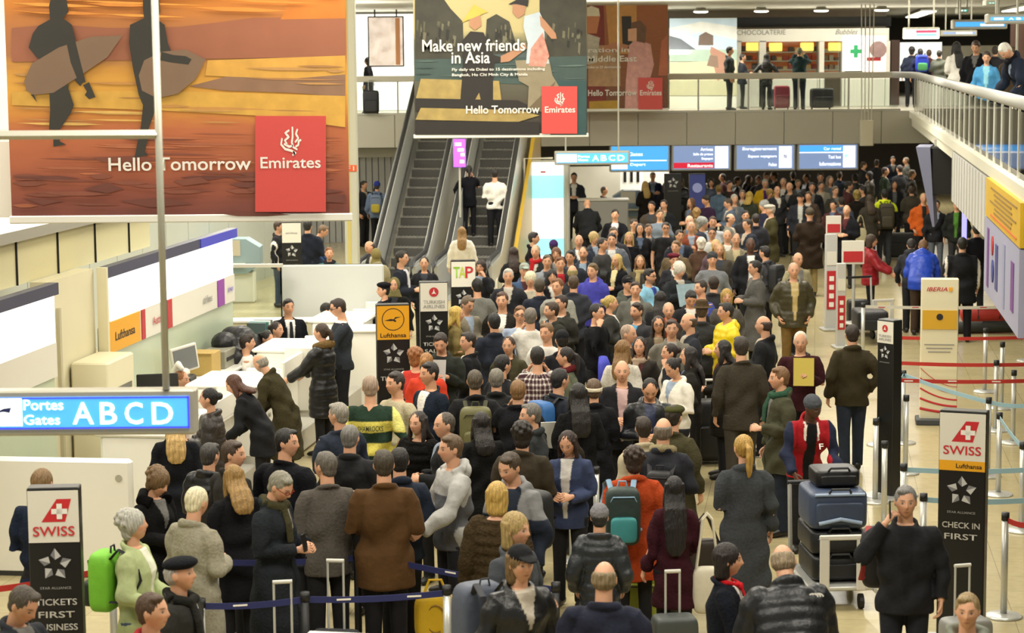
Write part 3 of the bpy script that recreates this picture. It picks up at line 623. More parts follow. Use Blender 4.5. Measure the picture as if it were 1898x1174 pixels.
def display(x0, y0, x1, y1, label, wares, seed):
    r = random.Random(seed); p, q = PY(x0, y1, SY + .3), PY(x1, y0, SY + .3); t = thing('shop_display', label, 'shop display', ((p.x + q.x) / 2, SY + .3, p.z)); w, h = q.x - p.x, q.z - p.z
    obj('back_panel', MB().box((0, .62, h / 2), (w, .05, h)), mat('display_back', 'b05a24', emit=.35, var=.3, bscale=6), t)
    for k in range(3): obj('shelf', MB().box((0, .45, h * (.1 + .28 * k)), (w, .35, .03)), M_ALU, t)
    for k in range(3):
        n = int(w / .16)
        for i in range(n):
            hh = r.uniform(.08, .2); obj('wares_box', MB().box((-w / 2 + (i + .5) * w / n, .42, h * (.1 + .28 * k) + .015 + hh / 2), (w / n * .8, .2, hh), ch=.01), mat('wares_' + wares[(i + k) % len(wares)], wares[(i + k) % len(wares)], rough=.4), t)
    for xx in ((-.3, .3) if w > .9 else (.2,)): obj('lamp_shade', MB().box((xx * w, .3, h - .16), (.36, .25, .24), ch=.02), mat('yellow_shade', 'ffd86a', emit=1.6), t)
    obj('window_glass', MB().box((0, .0, h / 2), (w, .012, h)), M_GLASS, t); return t
display(1374, 76, 1407, 136, 'narrow orange lit shop window nearest the beach picture', ['d8521c', 'e8742a', '3a2218'], 1)
display(1420, 76, 1518, 136, 'wide red and orange lit shop window under the shop lettering', ['a82818', 'c8481c', '4a2a1c', 'd8b070'], 2)
display(1528, 76, 1560, 136, 'narrow brown shop window next to the lit green cross', ['6a5040', '8a6a50', 'b0a090'], 3)
t = thing('light_box', 'white light box with a green cross beside the shop', 'advert', PY(1582, 128, 61.9)); b_ = MB(); b_.box((0, 0, .45), (.62, .12, 1.0)); obj('box', b_, M_LBOX, t)
b_ = MB(); b_.box((.05, -.065, .5), (.12, .01, .36)).box((.05, -.065, .5), (.32, .008, .12)); obj('cross', b_, mat('green_print', '2faa6a', emit=.3), t)
t = thing('light_box', 'lit poster box with a red and grey picture beside the green cross', 'advert', PY(1620, 128, 61.9)); obj('box', MB().box((0, 0, .42), (.66, .12, 1.06)), mat('pinkish_light', 'efe2d6', emit=.9, var=.1, bscale=4), t)
b_ = MB(); b_.tube([(.1, -.066, .55), (.1, -.075, .55)], .24, 20); obj('picture', b_, mat('grey_pink_print', 'a88a8a', var=.3, bscale=9), t); obj('picture', MB().box((-.02, -.07, .28), (.4, .01, .1)), M_RED, t)
t = thing('beach_poster', 'large beach picture wall with sky, hut and two sunbathers', 'poster', PY(1300, 160, 60.6)); z0 = t.location.copy()
def on(Y, pts, org): return [tuple(PY(x, y, Y) - org) for x, y in pts]
def picture(parent, name, layers, Y, org):
    b_ = MB(); ms = []
    for i, (m_, pts) in enumerate(layers):
        if m_ not in ms: ms.append(m_)
        b_.poly([(x, y - .00022 * i, z) for x, y, z in on(Y, pts, org)], ms.index(m_))
    return obj(name, b_, ms, parent)
def F_(c, var=.12, s=5): return mat('print_' + c, c, rough=.55, var=var, bscale=s)
b_ = MB(); prect(b_, 1241, 33, 1366, 206, 60.62, .08); b_.V = [np.concatenate(b_.V) - np.array(z0)]; obj('board', b_, M_WHITE, t)
picture(t, 'picture', [(F_('b9cfe0', .2, 2), [(1241, 92), (1366, 92), (1366, 34), (1241, 34)]), (F_('d8dcd8', .3, 2), [(1241, 70), (1300, 60), (1366, 74), (1366, 50), (1300, 40), (1241, 52)]), (F_('a8c0b0'), [(1241, 114), (1366, 114), (1366, 92), (1241, 92)]), (F_('cfc9a8'), [(1241, 177), (1366, 177), (1366, 112), (1241, 116)]),
 (F_('5a5f66'), [(1241, 92), (1290, 92), (1262, 72), (1241, 66)]), (F_('6a5a50'), [(1294, 84), (1322, 84), (1322, 66), (1308, 59), (1296, 66)]), (F_('b08470'), [(1318, 86), (1345, 100), (1350, 140), (1330, 150), (1316, 96)]), (F_('8a7464'), [(1310, 122), (1332, 126), (1330, 104), (1316, 102)])], 60.6, z0)
# ------------------------------------------------------------------ left rear wall, doorway, pillar
b_ = MB(); p, q = PY(395, 500, 58.6), PY(668, 300, 58.6)
for i in range(60): b_.box((-12 + i * .17, 58.6, 1.32), (.15, .10, 2.64))
b_.box((-7, 58.7, 1.32), (11.0, .08, 2.64), 1); structure('wall_ribbed', b_, [mat('ribbed_metal', 'a7a7a3', rough=.45, metal=.3, var=.05), M_DARK])
b_ = MB(); prect(b_, 668, 290, 735, 432, 58.9, .1); structure('window_1', b_, M_LBOX)
b_ = MB(); prect(b_, 300, 405, 410, 470, 50.5, .08); structure('window_2', b_, M_LBOX)
b_ = MB(); prect(b_, 664, 275, 740, 292, 58.4, .2); prect(b_, 735, 275, 760, 480, 58.8, .1); structure('trim_2', b_, M_ALU)
b_ = MB()
for i in range(18): bbox(b_, -12.6, -12.5, 24 + i * 1.5, 25.46 + i * 1.5, 0, 3.6, 0)
structure('wall_panelled', b_, mat('grey_green_panels', 'c0c6be', rough=.35, var=.06, bscale=1))
p0 = PY(654, 560, 34.4); t = thing('pillar', 'slim pale metal pillar with a yellowish face and an orange sign', 'pillar', (p0.x, 34.4, 0)); t['kind'] = 'structure'
obj('column', MB().box((0, .12, 3.1), (.22, .24, 6.2), ch=.02), mat('pale_metal_cladding', 'cfcdb6', rough=.3, metal=.3, var=.05), t); obj('yellow_reflection', MB().box((-.035, -.004, 3.1), (.05, .01, 6.2)), mat('painted_reflection', 'cdbb6a', rough=.4), t)  # yellow strip paints a reflection onto the metal column
so = obj('gate_sign', MB().box((0.0, -.012, PY(654, 312, 34.4).z), (.20, .02, .10)), mat('orange_sign', 'd2571e', emit=.2), t); text('F1', .12, .07, M_TXTW, t, (-.06, -.03, PY(654, 312, 34.4).z - .035), (1, 0, 0), (0, 0, 1))
# upper level left end: hanging light picture
t = thing('hanging_picture', 'small lit picture frame hung on two rods at the bridge end', 'poster', PY(716, 124, 57.5)); w = PY(750, 124, 57.5).x - PY(683, 124, 57.5).x; hz_ = PY(716, 30, 57.5).z - t.location.z
obj('frame', MB().box((0, .03, hz_ / 2), (w, .06, hz_), ch=.01), M_BLACK, t); obj('picture', MB().box((0, -.005, hz_ / 2), (w - .07, .02, hz_ - .07)), mat('lit_picture', 'd8c8ba', emit=.8, var=.75, bscale=3.2), t)
obj('bar', MB().box((w * .33, -.018, hz_ / 2), (.12, .01, hz_ - .1)), mat('brown_light', 'b07a50', emit=.5), t)
for sx in (-.3, .3): obj('rod', MB().tube([(sx * w, .03, hz_), (sx * w, .03, 6.25 - t.location.z)], .02, 6), M_BLACK, t)
b_ = MB(); b_.box((-4.2, 61.5, 4.85), (3.4, .15, 2.7)); structure('window_3', b_, mat('bright_window', 'f2f3ee', emit=.8))
# ------------------------------------------------------------------ escalators
def escalator(px, label):
    ang = math.radians(6.3); t = thing('escalator', label, 'escalator', (px, 46.4, 0), -ang, 'escalators up to the bridge')
    for k in range(19):
        b_ = MB(); z = .2 * k + .01; y = .3464 * k
        if k >= 17: z = 3.5
        b_.box((0, y + .1732, z - .02), (.88, .3464, .04)); b_.box((0, y + .006, z - .11), (.88, .012, .19), 2)
        for g in range(11): b_.box((-.40 + g * .08, y + .17, z + .004), (.03, .33, .010), 1)
        obj('step', b_, [M_PLATE, mat('step_ridge', '9d9b92', rough=.45, metal=.15), mat('step_riser_shade', '4d4b46', rough=.55)], t)  # riser colour darkened to paint in its shading
    b_ = MB()
    for k in range(6): b_.box((0, -.18 - .346 * k, .005), (.88, .34, .03))
    obj('landing_plate', b_, M_STEEL, t)
    for s in (-1, 1):
        x0 = s * .56; pr = [(-2.3, .05), (-.3, .05), (6.06, 3.55), (8.5, 3.55)]; up = [(-2.3, .75), (-.5, .82), (5.9, 4.42), (8.5, 4.42)]
        V = []; 
        for w in (-.07, .07):
            for (y, z) in pr: V.append((x0 + w, y, z - .45))
            for (y, z) in up: V.append((x0 + w, y, z))
        F = []
        for o_ in (0, 8):
            for i in range(3): F.append((o_ + i, o_ + i + 1, o_ + 5 + i, o_ + 4 + i) if o_ == 0 else (o_ + i + 1, o_ + i, o_ + 4 + i, o_ + 5 + i))
        for i in range(3): F.append((4 + i, 5 + i, 13 + i, 12 + i))
        F += [(0, 4, 12, 8), (11, 15, 7, 3)]
        obj('balustrade', MB().add(V, F), M_STEEL, t)
        R = [(x0, -2.35, .35), (x0, -2.52, .55), (x0, -2.42, .80), (x0, -2.1, .86), (x0, -.5, .90), (x0, 0, 1.10), (x0, 5.9, 4.50), (x0, 6.3, 4.56), (x0, 8.5, 4.56)]
        obj('handrail', MB().tube(R, [(.055, .045)] * len(R), 10, ref=(0, 0, 1)), M_RUB, t, True)
        obj('skirt', MB().add([(s * .455, y, z + d) for d in (-.15, .20) for y, z in ((-2.2, 0.05), (-.2, .05), (5.9, 3.52), (8, 3.52))] , [(0, 1, 5, 4), (1, 2, 6, 5), (2, 3, 7, 6)]), mat('skirt_steel', 'c2c2bc', rough=.3, metal=.7), t)
    return t
e1 = escalator(-2.34, 'escalator with empty steps, beside the bright doorway'); e2 = escalator(-.78, 'escalator carrying two people in black and white')
b_ = MB(); V = [(.74, .2, 0), (.74, 6.4, 0), (.74, 6.4, 3.9), (.74, .2, .45)]; V2 = [(x + .08, y, z) for x, y, z in V]
o = obj('cladding_panel', b_.add(V + V2, [(3, 2, 1, 0), (4, 5, 6, 7), (0, 1, 5, 4), (2, 3, 7, 6), (1, 2, 6, 5), (3, 0, 4, 7)]), mat('mustard_cladding', 'b8961e', rough=.4, var=.1), e2)
t = thing('light_sign', 'small violet and white light sign between the escalators', 'sign', PY(852, 310, 47.3)); w = PY(864, 310, 47.3).x - PY(841, 310, 47.3).x; h = PY(852, 258, 47.3).z - t.location.z
obj('box', MB().box((0, 0, h / 2), (w, .1, h), ch=.01), mat('violet_sign', '9a4fe8', emit=1.1), t)
b_ = MB()
for i, (cx, cz, ww) in enumerate(((.1, .62, .5), (.25, .45, .3), (-.1, .82, .5), (.2, .2, .35))): b_.box((cx * w, -.052, cz * h), (ww * w, .006, .11 * h))
obj('symbol', b_, mat('white_glow', 'ffffff', emit=1.0), t); obj('post', MB().tube([(0, .02, 0), (0, .02, -1.1)], .025, 8), M_ALU, t)
# ------------------------------------------------------------------ the travellers: head-top pixel, facing (0 = camera, 90 = image right), label, look
K = 'hr=s:1d1814'; BR = 'hr=s:3b2a1e'; GY = 'hr=s:77726a'; WH = 'hr=s:cfc8ba'; LB = 'hr=s:7a5f3c'
PT = [
# --- nearest, bottom edge
(28,1080,60,'person in dark jacket looking down beside the nearer black tickets sign','t=j:20242a hr=s:4a4238 lp=28 ar=pp'),
(76,870,165,'person in navy jumper standing behind the nearer black tickets sign','t=w:1b2334 '+LB+' ar=pp h=180'),
(248,946,78,'person in pale lime jacket wearing a black and green backpack','t=j:a9b483/d8d8c4 hr=c:a9a79c F lp=-12 ar=hh lg=4a5a70 h=170'),
(358,904,145,'person in long beige coat with back turned behind the lime jacket','t=c:8f8a78 hr=s:d3c9a8 ar=pp lp=12 lg=3a4558'),
(332,1033,75,'person in dark flat cap and charcoal jacket looking up','t=j:262622 hr=b:a9a59d ex=flat:16181c,scarf:1f1f1c ar=dd lp=-8 wd=1.08'),
(280,1100,72,'person in red jacket with head turned at the bottom edge','t=j:a81f27 hr=s:4a3524 lp=-4'),
(284,865,55,'person in black coat with a dark fur collar looking down','t=c:121212 hr=c:6b5233 F ex=furcollar:0c0c0c ar=pp lp=24'),
(324,765,190,'person in black coat half hidden below the hanging gates sign','t=c:14161b hr=l:b3935a F hlen=.22 ar=pp'),
(396,822,150,'person in black padded jacket with back turned near the white desk','t=p:15161a hr=s:3a3733 ar=pp'),
(438,817,75,'person in dark jacket looking over to the other queue, face visible','t=j:24221f hr=s:3f2f22 bf=130 ar=dd'),
(436,862,205,'person in black coat with long loose hair, head tipped down','t=c:17171a hr=l:8a6a34 F hlen=.2 ar=pp lp=22'),
(524,795,70,'tall person in black coat glancing aside beside the empty floor strip','t=c:131418 hr=s:15130f bf=150 h=186 wd=1.08'),
(506,868,62,'person in long charcoal coat and olive scarf reading a phone','t=C:22262a hr=s:807c6c ex=scarf:3d3a26,glasses:8a3a22 ar=pp lp=30 bf=70 h=180'),
(605,838,-130,'person in grey tweed blazer with a bag in front','t=b:55504a hr=s:5d574e bf=-160 ar=pp h=180'),
(711,835,184,'person in brown suede jacket with back turned','t=k:4e3519 hr=s:3c3427 ar=pp h=184 wd=1.05 lg=17161a'),
(648,789,165,'person in black coat with back turned behind the tweed blazer','t=j:191a1c hr=s:6d6a64 wd=1.08 ar=pp'),
(629,747,-120,'person in navy jacket holding white papers near the desk end','t=j:1c2330 hr=s:8a8478 bf=-150 ar=pp'),
(690,697,182,'person in green rugby shirt with two yellow bands','t=w:26382c pat=rugby hr=v:9c8672 ar=kk wd=1.12 h=182'),
(734,689,-48,'smiling person in beige jumper beside the rugby shirt','t=w:b0a78c hr=s:2f2620 ar=dd h=180'),
(776,763,-32,'person in black fur coat facing the camera behind the brown suede jacket','t=u:121110 hr=l:241b16 F hlen=.12 ar=dd'),
(797,671,-52,'person in dark blazer with open white collar looking aside','t=b:1c2430/e6e2da hr=s:1f1a16 sk=1 h=184 ar=dd'),
(790,655,170,'person in orange red jacket behind the dark blazer','t=j:c03a22 hr=n:9a6b38 F ar=pp'),
(771,645,150,'person in white top with a red vest by the tickets sign','t=w:b8392f pat=vestred hr=c:8d5a30 F ar=pp'),
(826,765,-62,'person in black jacket with cropped hair facing the rugby shirt','t=j:16171a hr=v:4c443a ar=pp bf=-90 h=176'),
(838,806,-62,'person in grey and white zipped hoodie in profile','t=h:a9a8a4 pat=hoodie hr=s:5a4630 ar=rh h=183 lg=24262c'),
(892,764,196,'person in black coat with long straight dark hair and pink lining','t=c:191919 hr=l:1c1613 F hlen=.14 ar=dd'),
(972,783,172,'person in dark brown jacket with curly dark hair from behind','t=j:322b1e hr=c:1e1712 ar=pp'),
(986,748,-75,'person in dark jacket in profile behind the brown jacket','t=j:26292b hr=s:625d55 ar=pp bf=-110'),
(1072,711,190,'person in long black coat with long black hair','t=C:131314 hr=l:17130f F hlen=.25 ar=pp h=174'),
(1097,703,176,'person in black coat with a cream hair band','t=c:17181b hr=s:5a4632 F ex=band:d8cdb4 ar=pp h=172'),
(1036,684,125,'person in dark jacket with a bright blue rucksack hood','t=j:20242c hr=s:1d1a18 ar=pp h=178'),
(996,643,178,'person in plaid shirt with back turned','t=t:3a2026 pat=plaid '+K+' ar=ff h=176'),
(960,705,170,'person in black coat raising one hand to the neck','t=c:15161a hr=s:7a5a36 ar=fd'),
(920,684,176,'person in dark coat from behind, next to the olive rucksack','t=j:1d1d1c hr=s:6f6a5e ar=pp'),
(880,686,182,'person in black jacket carrying an olive rucksack','t=j:141416 hr=v:4e4436 ar=dd sk=1 h=180'),
(873,616,-62,'person in black jacket with a white sleeve badge','t=j:121317 hr=s:231a14 ar=pp bf=-100'),
(818,614,-8,'person in dark green jacket reading a sheet of paper','t=j:20241e/1a1a1a hr=s:2c2119 ar=PP lp=22 h=180'),
(943,624,-14,'person in olive jacket over a black top facing the camera','t=j:3d3a26/111111 hr=n:3a281c F ar=dd'),
(930,658,130,'person in black jacket in front of the olive jacket','t=j:16181c hr=s:14110f ar=pp'),
(1014,599,-28,'person in white shirt with a dark shoulder strap','t=t:d8d4cc hr=s:6b4d2e ar=dd h=180'),
(1042,613,192,'person in black coat and black cap with a yellow patch','t=j:15161b hr=s:17140f ex=cap:121317 ar=pp'),
(1050,644,-95,'person in grey green top with a dark red scarf','t=w:5c6150 hr=p:1f1815 F ex=scarf:5a1c20 ar=pp'),
(1105,563,55,'person in black jumper resting chin on one hand','t=w:131316 '+K+' ar=df h=178'),
(1024,560,-70,'bearded person in dark olive jacket looking aside','t=j:23241c hr=s:352616 beard ar=pp bf=-60 hood'),
(1041,547,-45,'person in dark jacket behind the bearded olive jacket','t=j:25241f hr=s:2a1d15 ar=pp'),
(974,571,180,'person in white shirt with a black jacket over one shoulder','t=t:c9c6be hr=s:6a6258 ar=fd'),
(964,567,-2,'person in pale blue shirt and glasses facing the camera','t=t:8f9bb0 hr=s:6b4a2c ex=glasses:222 ar=dd'),
(916,581,200,'person in navy jacket with smooth black hair from behind','t=j:1b202c hr=s:100f10 ar=pp sk=1'),
(931,541,-10,'person in dark suit jacket with a white shirt','t=b:24211e/d8d4cc hr=s:4a3324 ar=pp h=182'),
(863,547,38,'person in grey jacket looking down behind the paper reader','t=j:77705f hr=s:5a4a38 ar=pp lp=18 h=182'),
(844,568,95,'person in yellow olive jacket with long fair hair','t=j:6e6038 hr=l:c0a04c F hlen=.15 ar=pp'),
(884,516,205,'person in plain grey jumper with back turned beside the green red sign','t=w:6c6c66 hr=s:15120f ar=kk h=178'),
(891,482,-18,'person in black coat resting a hand on the cheek','t=j:15161b hr=m:2a1c14 F ar=fd'),
(942,498,0,'person in dark coat facing the camera by the steel hoop rail','t=j:23242a hr=s:b7b2a8 ar=dd'),
# --- around the escalator foot
(712,524,-70,'person in black coat and black beret at the sign','t=c:14141a hr=s:15130f F ex=beret:0f1015 ar=pp'),
(731,515,-5,'person wearing a khaki headscarf over a black coat','t=c:1a1917 hr=x:222222 F ex=headscarf:6d6540 ar=dd'),
(743,465,75,'person in dark suit standing at the escalator foot in profile','t=b:23262e/ccccd0 hr=s:1e1813 ar=pp h=184'),
(786,476,0,'person in black jacket at the escalator foot facing the camera','t=j:14151a hr=n:120f0e F ar=kk'),
(856,420,180,'person in cream padded jacket walking to the escalator','t=p:d2ccbc hr=l:8d6b3c F hlen=.2 ar=dd d=42.7 h=167'),
(683,447,-60,'stooping person with bare head behind the white partition','t=j:2b2a2a hr=b:3a3028 ln=22 ar=rr'),
(697,461,200,'person in khaki hood behind the white partition','t=j:8c8466 hr=x:222222 F ex=headscarf:7b7045 ar=pp'),
(570,408,170,'person in navy jacket with back turned beside the distant tickets sign','t=j:161c29 hr=s:16130f ar=pp h=184 lg=2a3344 wd=1.1'),
(602,418,85,'person in blue shirt leaning forward near the ribbed wall','t=t:32476e hr=s:6b543c ln=25 ar=rr'),
(610,459,5,'person in teal jacket looking up behind the white partition','t=j:3f6a6c hr=s:7d4a26 F ex=scarf:1c1c1f ar=dd lp=-8'),
(515,410,80,'person in black sports jacket with white stripes beside the ribbed wall','t=j:17181b pat=sidestripe hr=s:3a2a1e ar=dd lg=3b4658'),
# --- check-in staff and customers
(534,562,22,'desk agent in dark suit, white shirt and tie behind the counter','t=b:14151a/dcd9d2 hr=s:16130f sk=1 ex=tie:23252b ar=pp h=182 seat z=.17 d=31.7'),
(511,596,65,'desk agent in black blazer with pinned hair looking sideways','t=b:17171b/ddd8d0 hr=n:2a1f1a F seat d=31.0 h=170 ar=pp'),
(489,614,60,'desk agent in dark uniform looking down beside the white shirt','t=b:16191c hr=p:19140f F seat d=30.4 h=165 ar=pp lp=20'),
(456,622,98,'desk agent in white shirt seated at the counter in profile','t=t:e9e5dc hr=s:2a1e16 seat d=29.4 h=174 ar=pp'),
(604,557,92,'desk agent in black waistcoat at the far counter','t=b:191a1d/e4e0d8 hr=s:1d1813 ar=pp seat d=33.1 h=174'),
(334,693,75,'desk agent just visible above the hanging gates sign','t=b:20242c hr=n:8a5a34 F seat d=26.4 h=166 ar=pp'),
(477,657,-118,'person in long olive coat leaning over the counter','t=C:37321f hr=b:8d877b beard ln=26 bf=-100 ar=rr wd=1.1 h=165'),
(427,696,-90,'person in black jacket with white hem leaning on the counter','t=k:131417 hr=l:4a2a1a F hlen=.06 ln=29 bf=-98 ar=rr h=161'),
(389,722,-92,'person in dark brown quilted jacket holding an orange and white bag','t=p:2b2623 hr=n:120f0f F ar=pp h=164 d=22.3'),
(632,553,-75,'person in charcoal jumper standing at the far counter','t=w:2c3036/e6e2da hr=s:2e2019 ex=glasses:222 ar=rd h=182 lp=14 lg=14151a d=29'),
(597,601,-112,'person in black quilted coat with a fur trimmed hood at the counter','t=P:121314 hr=p:3a2a1c F ex=furcollar:6a5534 ar=rr h=170 d=27.2'),
# --- right middle
(1175,829,182,'person in burnt orange coat with back turned','t=c:a3401d hr=c:33241a F ar=dd h=170 wd=1.1'),
(1229,776,168,'person in dark jacket with beige collar and a black rucksack','t=j:22242a hr=b:6a5f50 ex=scarf:8d8262 ar=pp h=180'),
(1244,752,150,'person in olive trench coat and olive cap from behind','t=C:3d3926 hr=s:2a2119 ex=flat:3f4022 ar=rd h=180'),
(1193,773,185,'person in cream coat with a blue shoulder strap','t=j:aca186 hr=s:2f2318 F ar=pp h=166'),
(1250,884,180,'person in maroon coat with very long black hair','t=c:34141c hr=l:140f0f F hlen=.42 ar=dh h=160 wd=.84 lg=16151a'),
(1379,807,-165,'person in long grey coat with a tied ponytail','t=C:3c3f42 hr=p:a8843e F bf=190 ar=pd h=176 lg=141419'),
(1507,752,35,'person in red varsity jacket and grey beanie pushing a luggage cart','t=j:9c1720 pat=varsity hr=x:111111 sk=3 ex=beanie:4a4d52 bf=8 ar=rr h=170 ln=22 d=21.4'),
(1679,901,-6,'person in black jacket talking on a phone','t=j:16171a/101114 hr=s:6f6d6a ar=de h=178 lg=1b1e26 wd=1.08'),
(1794,1100,-15,'person in grey hooded top at the bottom corner','t=h:7f8478 hr=s:8a744e ar=dd h=165'),
(1448,1009,165,'person in black padded jacket with a white chest emblem bending forward','t=p:1b1d21 hr=b:8a7a62 ln=28 ar=rr bf=188 h=182 wd=1.15'),
(1345,1009,82,'person in dark uniform with a red neck scarf holding a clipboard','t=b:14171f/d8d4cc hr=m:1c1412 F ex=kerchief:b01820 ar=PP h=166'),
(1119,1043,172,'person in navy fleece with bare crown from behind','t=j:1a1d2e pat=fleece hr=b:7a6a4e ar=pp wd=1.15 h=176 lp=10'),
(963,1012,28,'person in black cap and black jacket at the bottom edge','t=l:17181a hr=m:6d5636 ex=cap:0e0f12 ar=dd h=178'),
(953,951,55,'person in grey jacket with long fair hair in profile','t=j:3d4146 hr=m:9c8450 ar=pp h=180'),
(921,895,172,'person in brown banded fur jacket from behind','t=u:3b3020 hr=m:b3924c F ar=dd h=170 lg=5a3a3a'),
(951,836,-38,'smiling person in grey and navy jacket with a black rucksack','t=j:1f2633 pat=greynavy hr=s:3f3223 ar=dp lp=16 h=185 hood'),
(1111,937,176,'short person in dark quilted jacket and grey knitted hat','t=p:23272b hr=s:222222 ex=beanie:77767a ar=kk h=150 wd=.84'),
(1055,795,-18,'person in blue cardigan looking at a phone','t=j:323c58/c9c6c0 hr=l:2a1c15 F hlen=.15 ar=pp lp=22'),
(1580,602,186,'person in brown fleece jacket and jeans walking away','t=j:322b18 hr=s:2a1e15 ar=dk h=180 st=.10 lg=232a36'),
(740,831,190,'person in navy jacket just behind the brown suede jacket','t=j:1c2533 hr=s:17130f ar=pp'),
# --- middle band
(1374,624,186,'person in dark brown suit with back turned','t=b:38332a hr=s:2f261d ar=dd h=186 lg=38332a st=.06'),
(1254,661,-52,'person in white jacket looking down at papers','t=j:ddd8cb hr=n:15110f F sk=1 ar=pp lp=26'),
(1153,668,-2,'person in black coat over a pink shirt facing the camera','t=j:17171a/b79a96 hr=b:8f7f70 ar=pp h=178'),
(1204,695,0,'person in black leather jacket looking down','t=l:15171b/1c2440 hr=v:191512 sk=1 ar=pp lp=32 h=176'),
(1484,614,-8,'person in maroon cardigan holding a yellow folder','t=w:33161b hr=v:c9c2b4 ar=Pd h=178 lp=6'),
(1447,680,-78,'person in olive parka with a green scarf','t=k:3c3c2a hr=s:6e4f30 ex=scarf:2c4a38 ar=pd h=180 lg=1d2430'),
(1347,561,-72,'person in bright yellow hooded jacket','t=p:d6bb10 '+K+' hood ar=pp h=178'),
(1279,580,-78,'person in dark jacket beside the yellow hooded jacket','t=j:22242b hr=b:4a3a2a ar=pp h=180'),
(1301,561,170,'person wearing a brown felt hat','t=j:2b2d2e hr=s:4a3a28 ex=fedora:473a27 ar=pp'),
(1401,483,-78,'person in long grey coat with a shoulder strap in profile','t=C:54534f hr=s:15120f ar=pp h=180'),
(1471,487,2,'person in olive quilted jacket and tan trousers facing the camera','t=p:3a3520/b5a06a hr=v:b09684 ar=kk h=182 lg=6a5228'),
(1418,586,-115,'person in black jacket behind the brown suit','t=j:17181b hr=b:3a2a20 ar=pp h=178'),
(1245,592,-2,'person with blue rucksack straps facing the camera','t=j:6a665c/8e8a80 hr=s:3a2b20 ar=dd'),
(1220,586,0,'person in dark cardigan and glasses beside the blue rucksack straps','t=j:2a2722/8a7a62 hr=l:2a1d16 F ex=glasses:222 hlen=.15 ar=dd sk=1'),
(1163,602,60,'person in grey jacket with bare head in the middle of the queue','t=j:46443f hr=v:9a8472 ar=pp'),
(1153,631,165,'person in white top with very long brown hair','t=w:c9c4b8 hr=l:7a5a30 F hlen=.2 ar=pp'),
(1186,625,-12,'person in beige scarf facing the camera behind the black coat over a pink shirt','t=j:2a2521 hr=l:2a1c15 F hlen=.1 ex=scarf:a08c78 ar=dd'),
(1243,637,-72,'person in dark jacket holding a phone to the ear','t=j:20222a/c0b8a8 hr=n:241812 F ar=fp'),
(1279,643,-92,'person in black top with long black hair beside the white jacket','t=j:1b1916 hr=l:1b1512 F hlen=.2 ar=pp'),
(1342,631,-92,'person in dark coat in profile below the yellow jacket','t=c:24211c hr=l:17120f F hlen=.15 ar=pp'),
(1130,548,90,'person in dark jacket with tied fair hair in profile','t=j:2f2f2c hr=n:a8904c F ar=pp'),
(1181,561,-40,'bearded person in blue T-shirt and open jacket','t=j:2c2c30/4a8cae hr=s:2a1c14 beard ar=dd'),
(1224,540,175,'person in dark top with long black hair behind the blue T-shirt','t=j:1c1b1d hr=l:17120f F hlen=.25 ar=pp'),
(1239,561,0,'person with a rust red scarf facing the camera','t=j:3a302a hr=v:b49880 ex=scarf:8a3a1c F ar=dd'),
(1279,535,5,'person in black top looking down near the pale newspaper','t=j:191a1d hr=s:17130f ar=pp lp=28 sk=1'),
(1300,519,-55,'person in blue shirt with an orange collar','t=t:3a4790/b04a26 hr=s:2a1f18 ar=pp'),
(1323,512,180,'person in dark jacket from behind next to the orange collar','t=j:2a2a2e hr=s:2a1d15 ar=pp'),
(1347,536,0,'person with a blunt fringe above the yellow hooded jacket','t=j:4a4640 hr=m:a08038 F ar=dd'),
(1257,486,28,'person in dark jacket reading a pale blue newspaper','t=j:1f2326 hr=c:cdc6b6 ar=PP lp=18'),
(1203,498,55,'bearded person in pale blue jacket and dark glasses','t=j:7fb0c8/2a3a88 hr=s:1d1814 ex=glasses:111 beard ar=pp'),
(1163,512,30,'person in grey hooded jacket and black cap','t=j:4d5048 hr=s:1a1613 ex=cap:15151a hood ar=pp'),
(1178,522,-5,'person in grey jacket with a solemn face beside the black cap','t=j:5a5a54 '+BR+' ar=dd'),
(1099,488,-28,'person in royal blue hooded top with head tilted','t=h:3f3f9a hr=s:5d4a2e ar=pp h=182'),
(1144,471,-40,'person in black blazer with a cream scarf','t=b:16161a/cfc294 hr=l:b59a5a F hlen=.06 ar=pp'),
(1186,473,0,'person in beige scarf with loose wavy hair in mid crowd','t=j:4a4234 hr=l:6a4c2a F hlen=.1 ex=scarf:9a8a62 ar=dd'),
(1063,511,180,'person in dark waistcoat from behind next to the grey jumper','t=j:2f3138 hr=s:4a3a28 ar=pp'),
(1034,516,-25,'person in light grey jumper behind the bearded olive jacket','t=w:8f8e84 hr=s:6a4422 ar=pp'),
(1000,517,180,'person in dark blue waistcoat from behind beside the fair fleece','t=j:1e2330 hr=s:3f3527 ar=pp'),
(983,505,0,'person in pale shirt with white hair beside the dark blue waistcoat','t=t:b5ac98 hr=c:d2c9a8 F ar=dd'),
(976,488,10,'person in blue jacket and pale grey cap','t=j:3a5070 hr=s:9a8a78 ex=cap:8f9a90 ar=dd'),
(1019,500,5,'person in black coat with a round black bob','t=j:15151a hr=m:100e0d F ar=dd'),
(1061,492,180,'person in dark jacket with a bare crown behind the royal blue hood','t=j:2a2c30 hr=b:9a8a5a ar=pp'),
(1249,470,10,'person in dark jacket and a maroon beret','t=j:26262c hr=s:2a1d15 ex=beret:5a1e2c F ar=pp'),
# --- upper crowd, left half
(952,458,182,'person in dark coat below the yellow escalator cladding','t=j:17171a hr=l:2a1a12 F ar=pp'),
(988,430,85,'person in long black coat in front of the blue lightbox','t=c:121217 hr=s:20191a F h=176 ar=pp'),
(993,454,-15,'person in dark jacket with a red scarf below the blue lightbox','t=j:20211f hr=v:9a8878 ex=scarf:9a1c20 ar=dd'),
(1026,446,178,'person in a purple knitted hat before the blue lightbox','t=j:2a2026 hr=s:2a2026 ex=beanie:3f2a58 F ar=pp'),
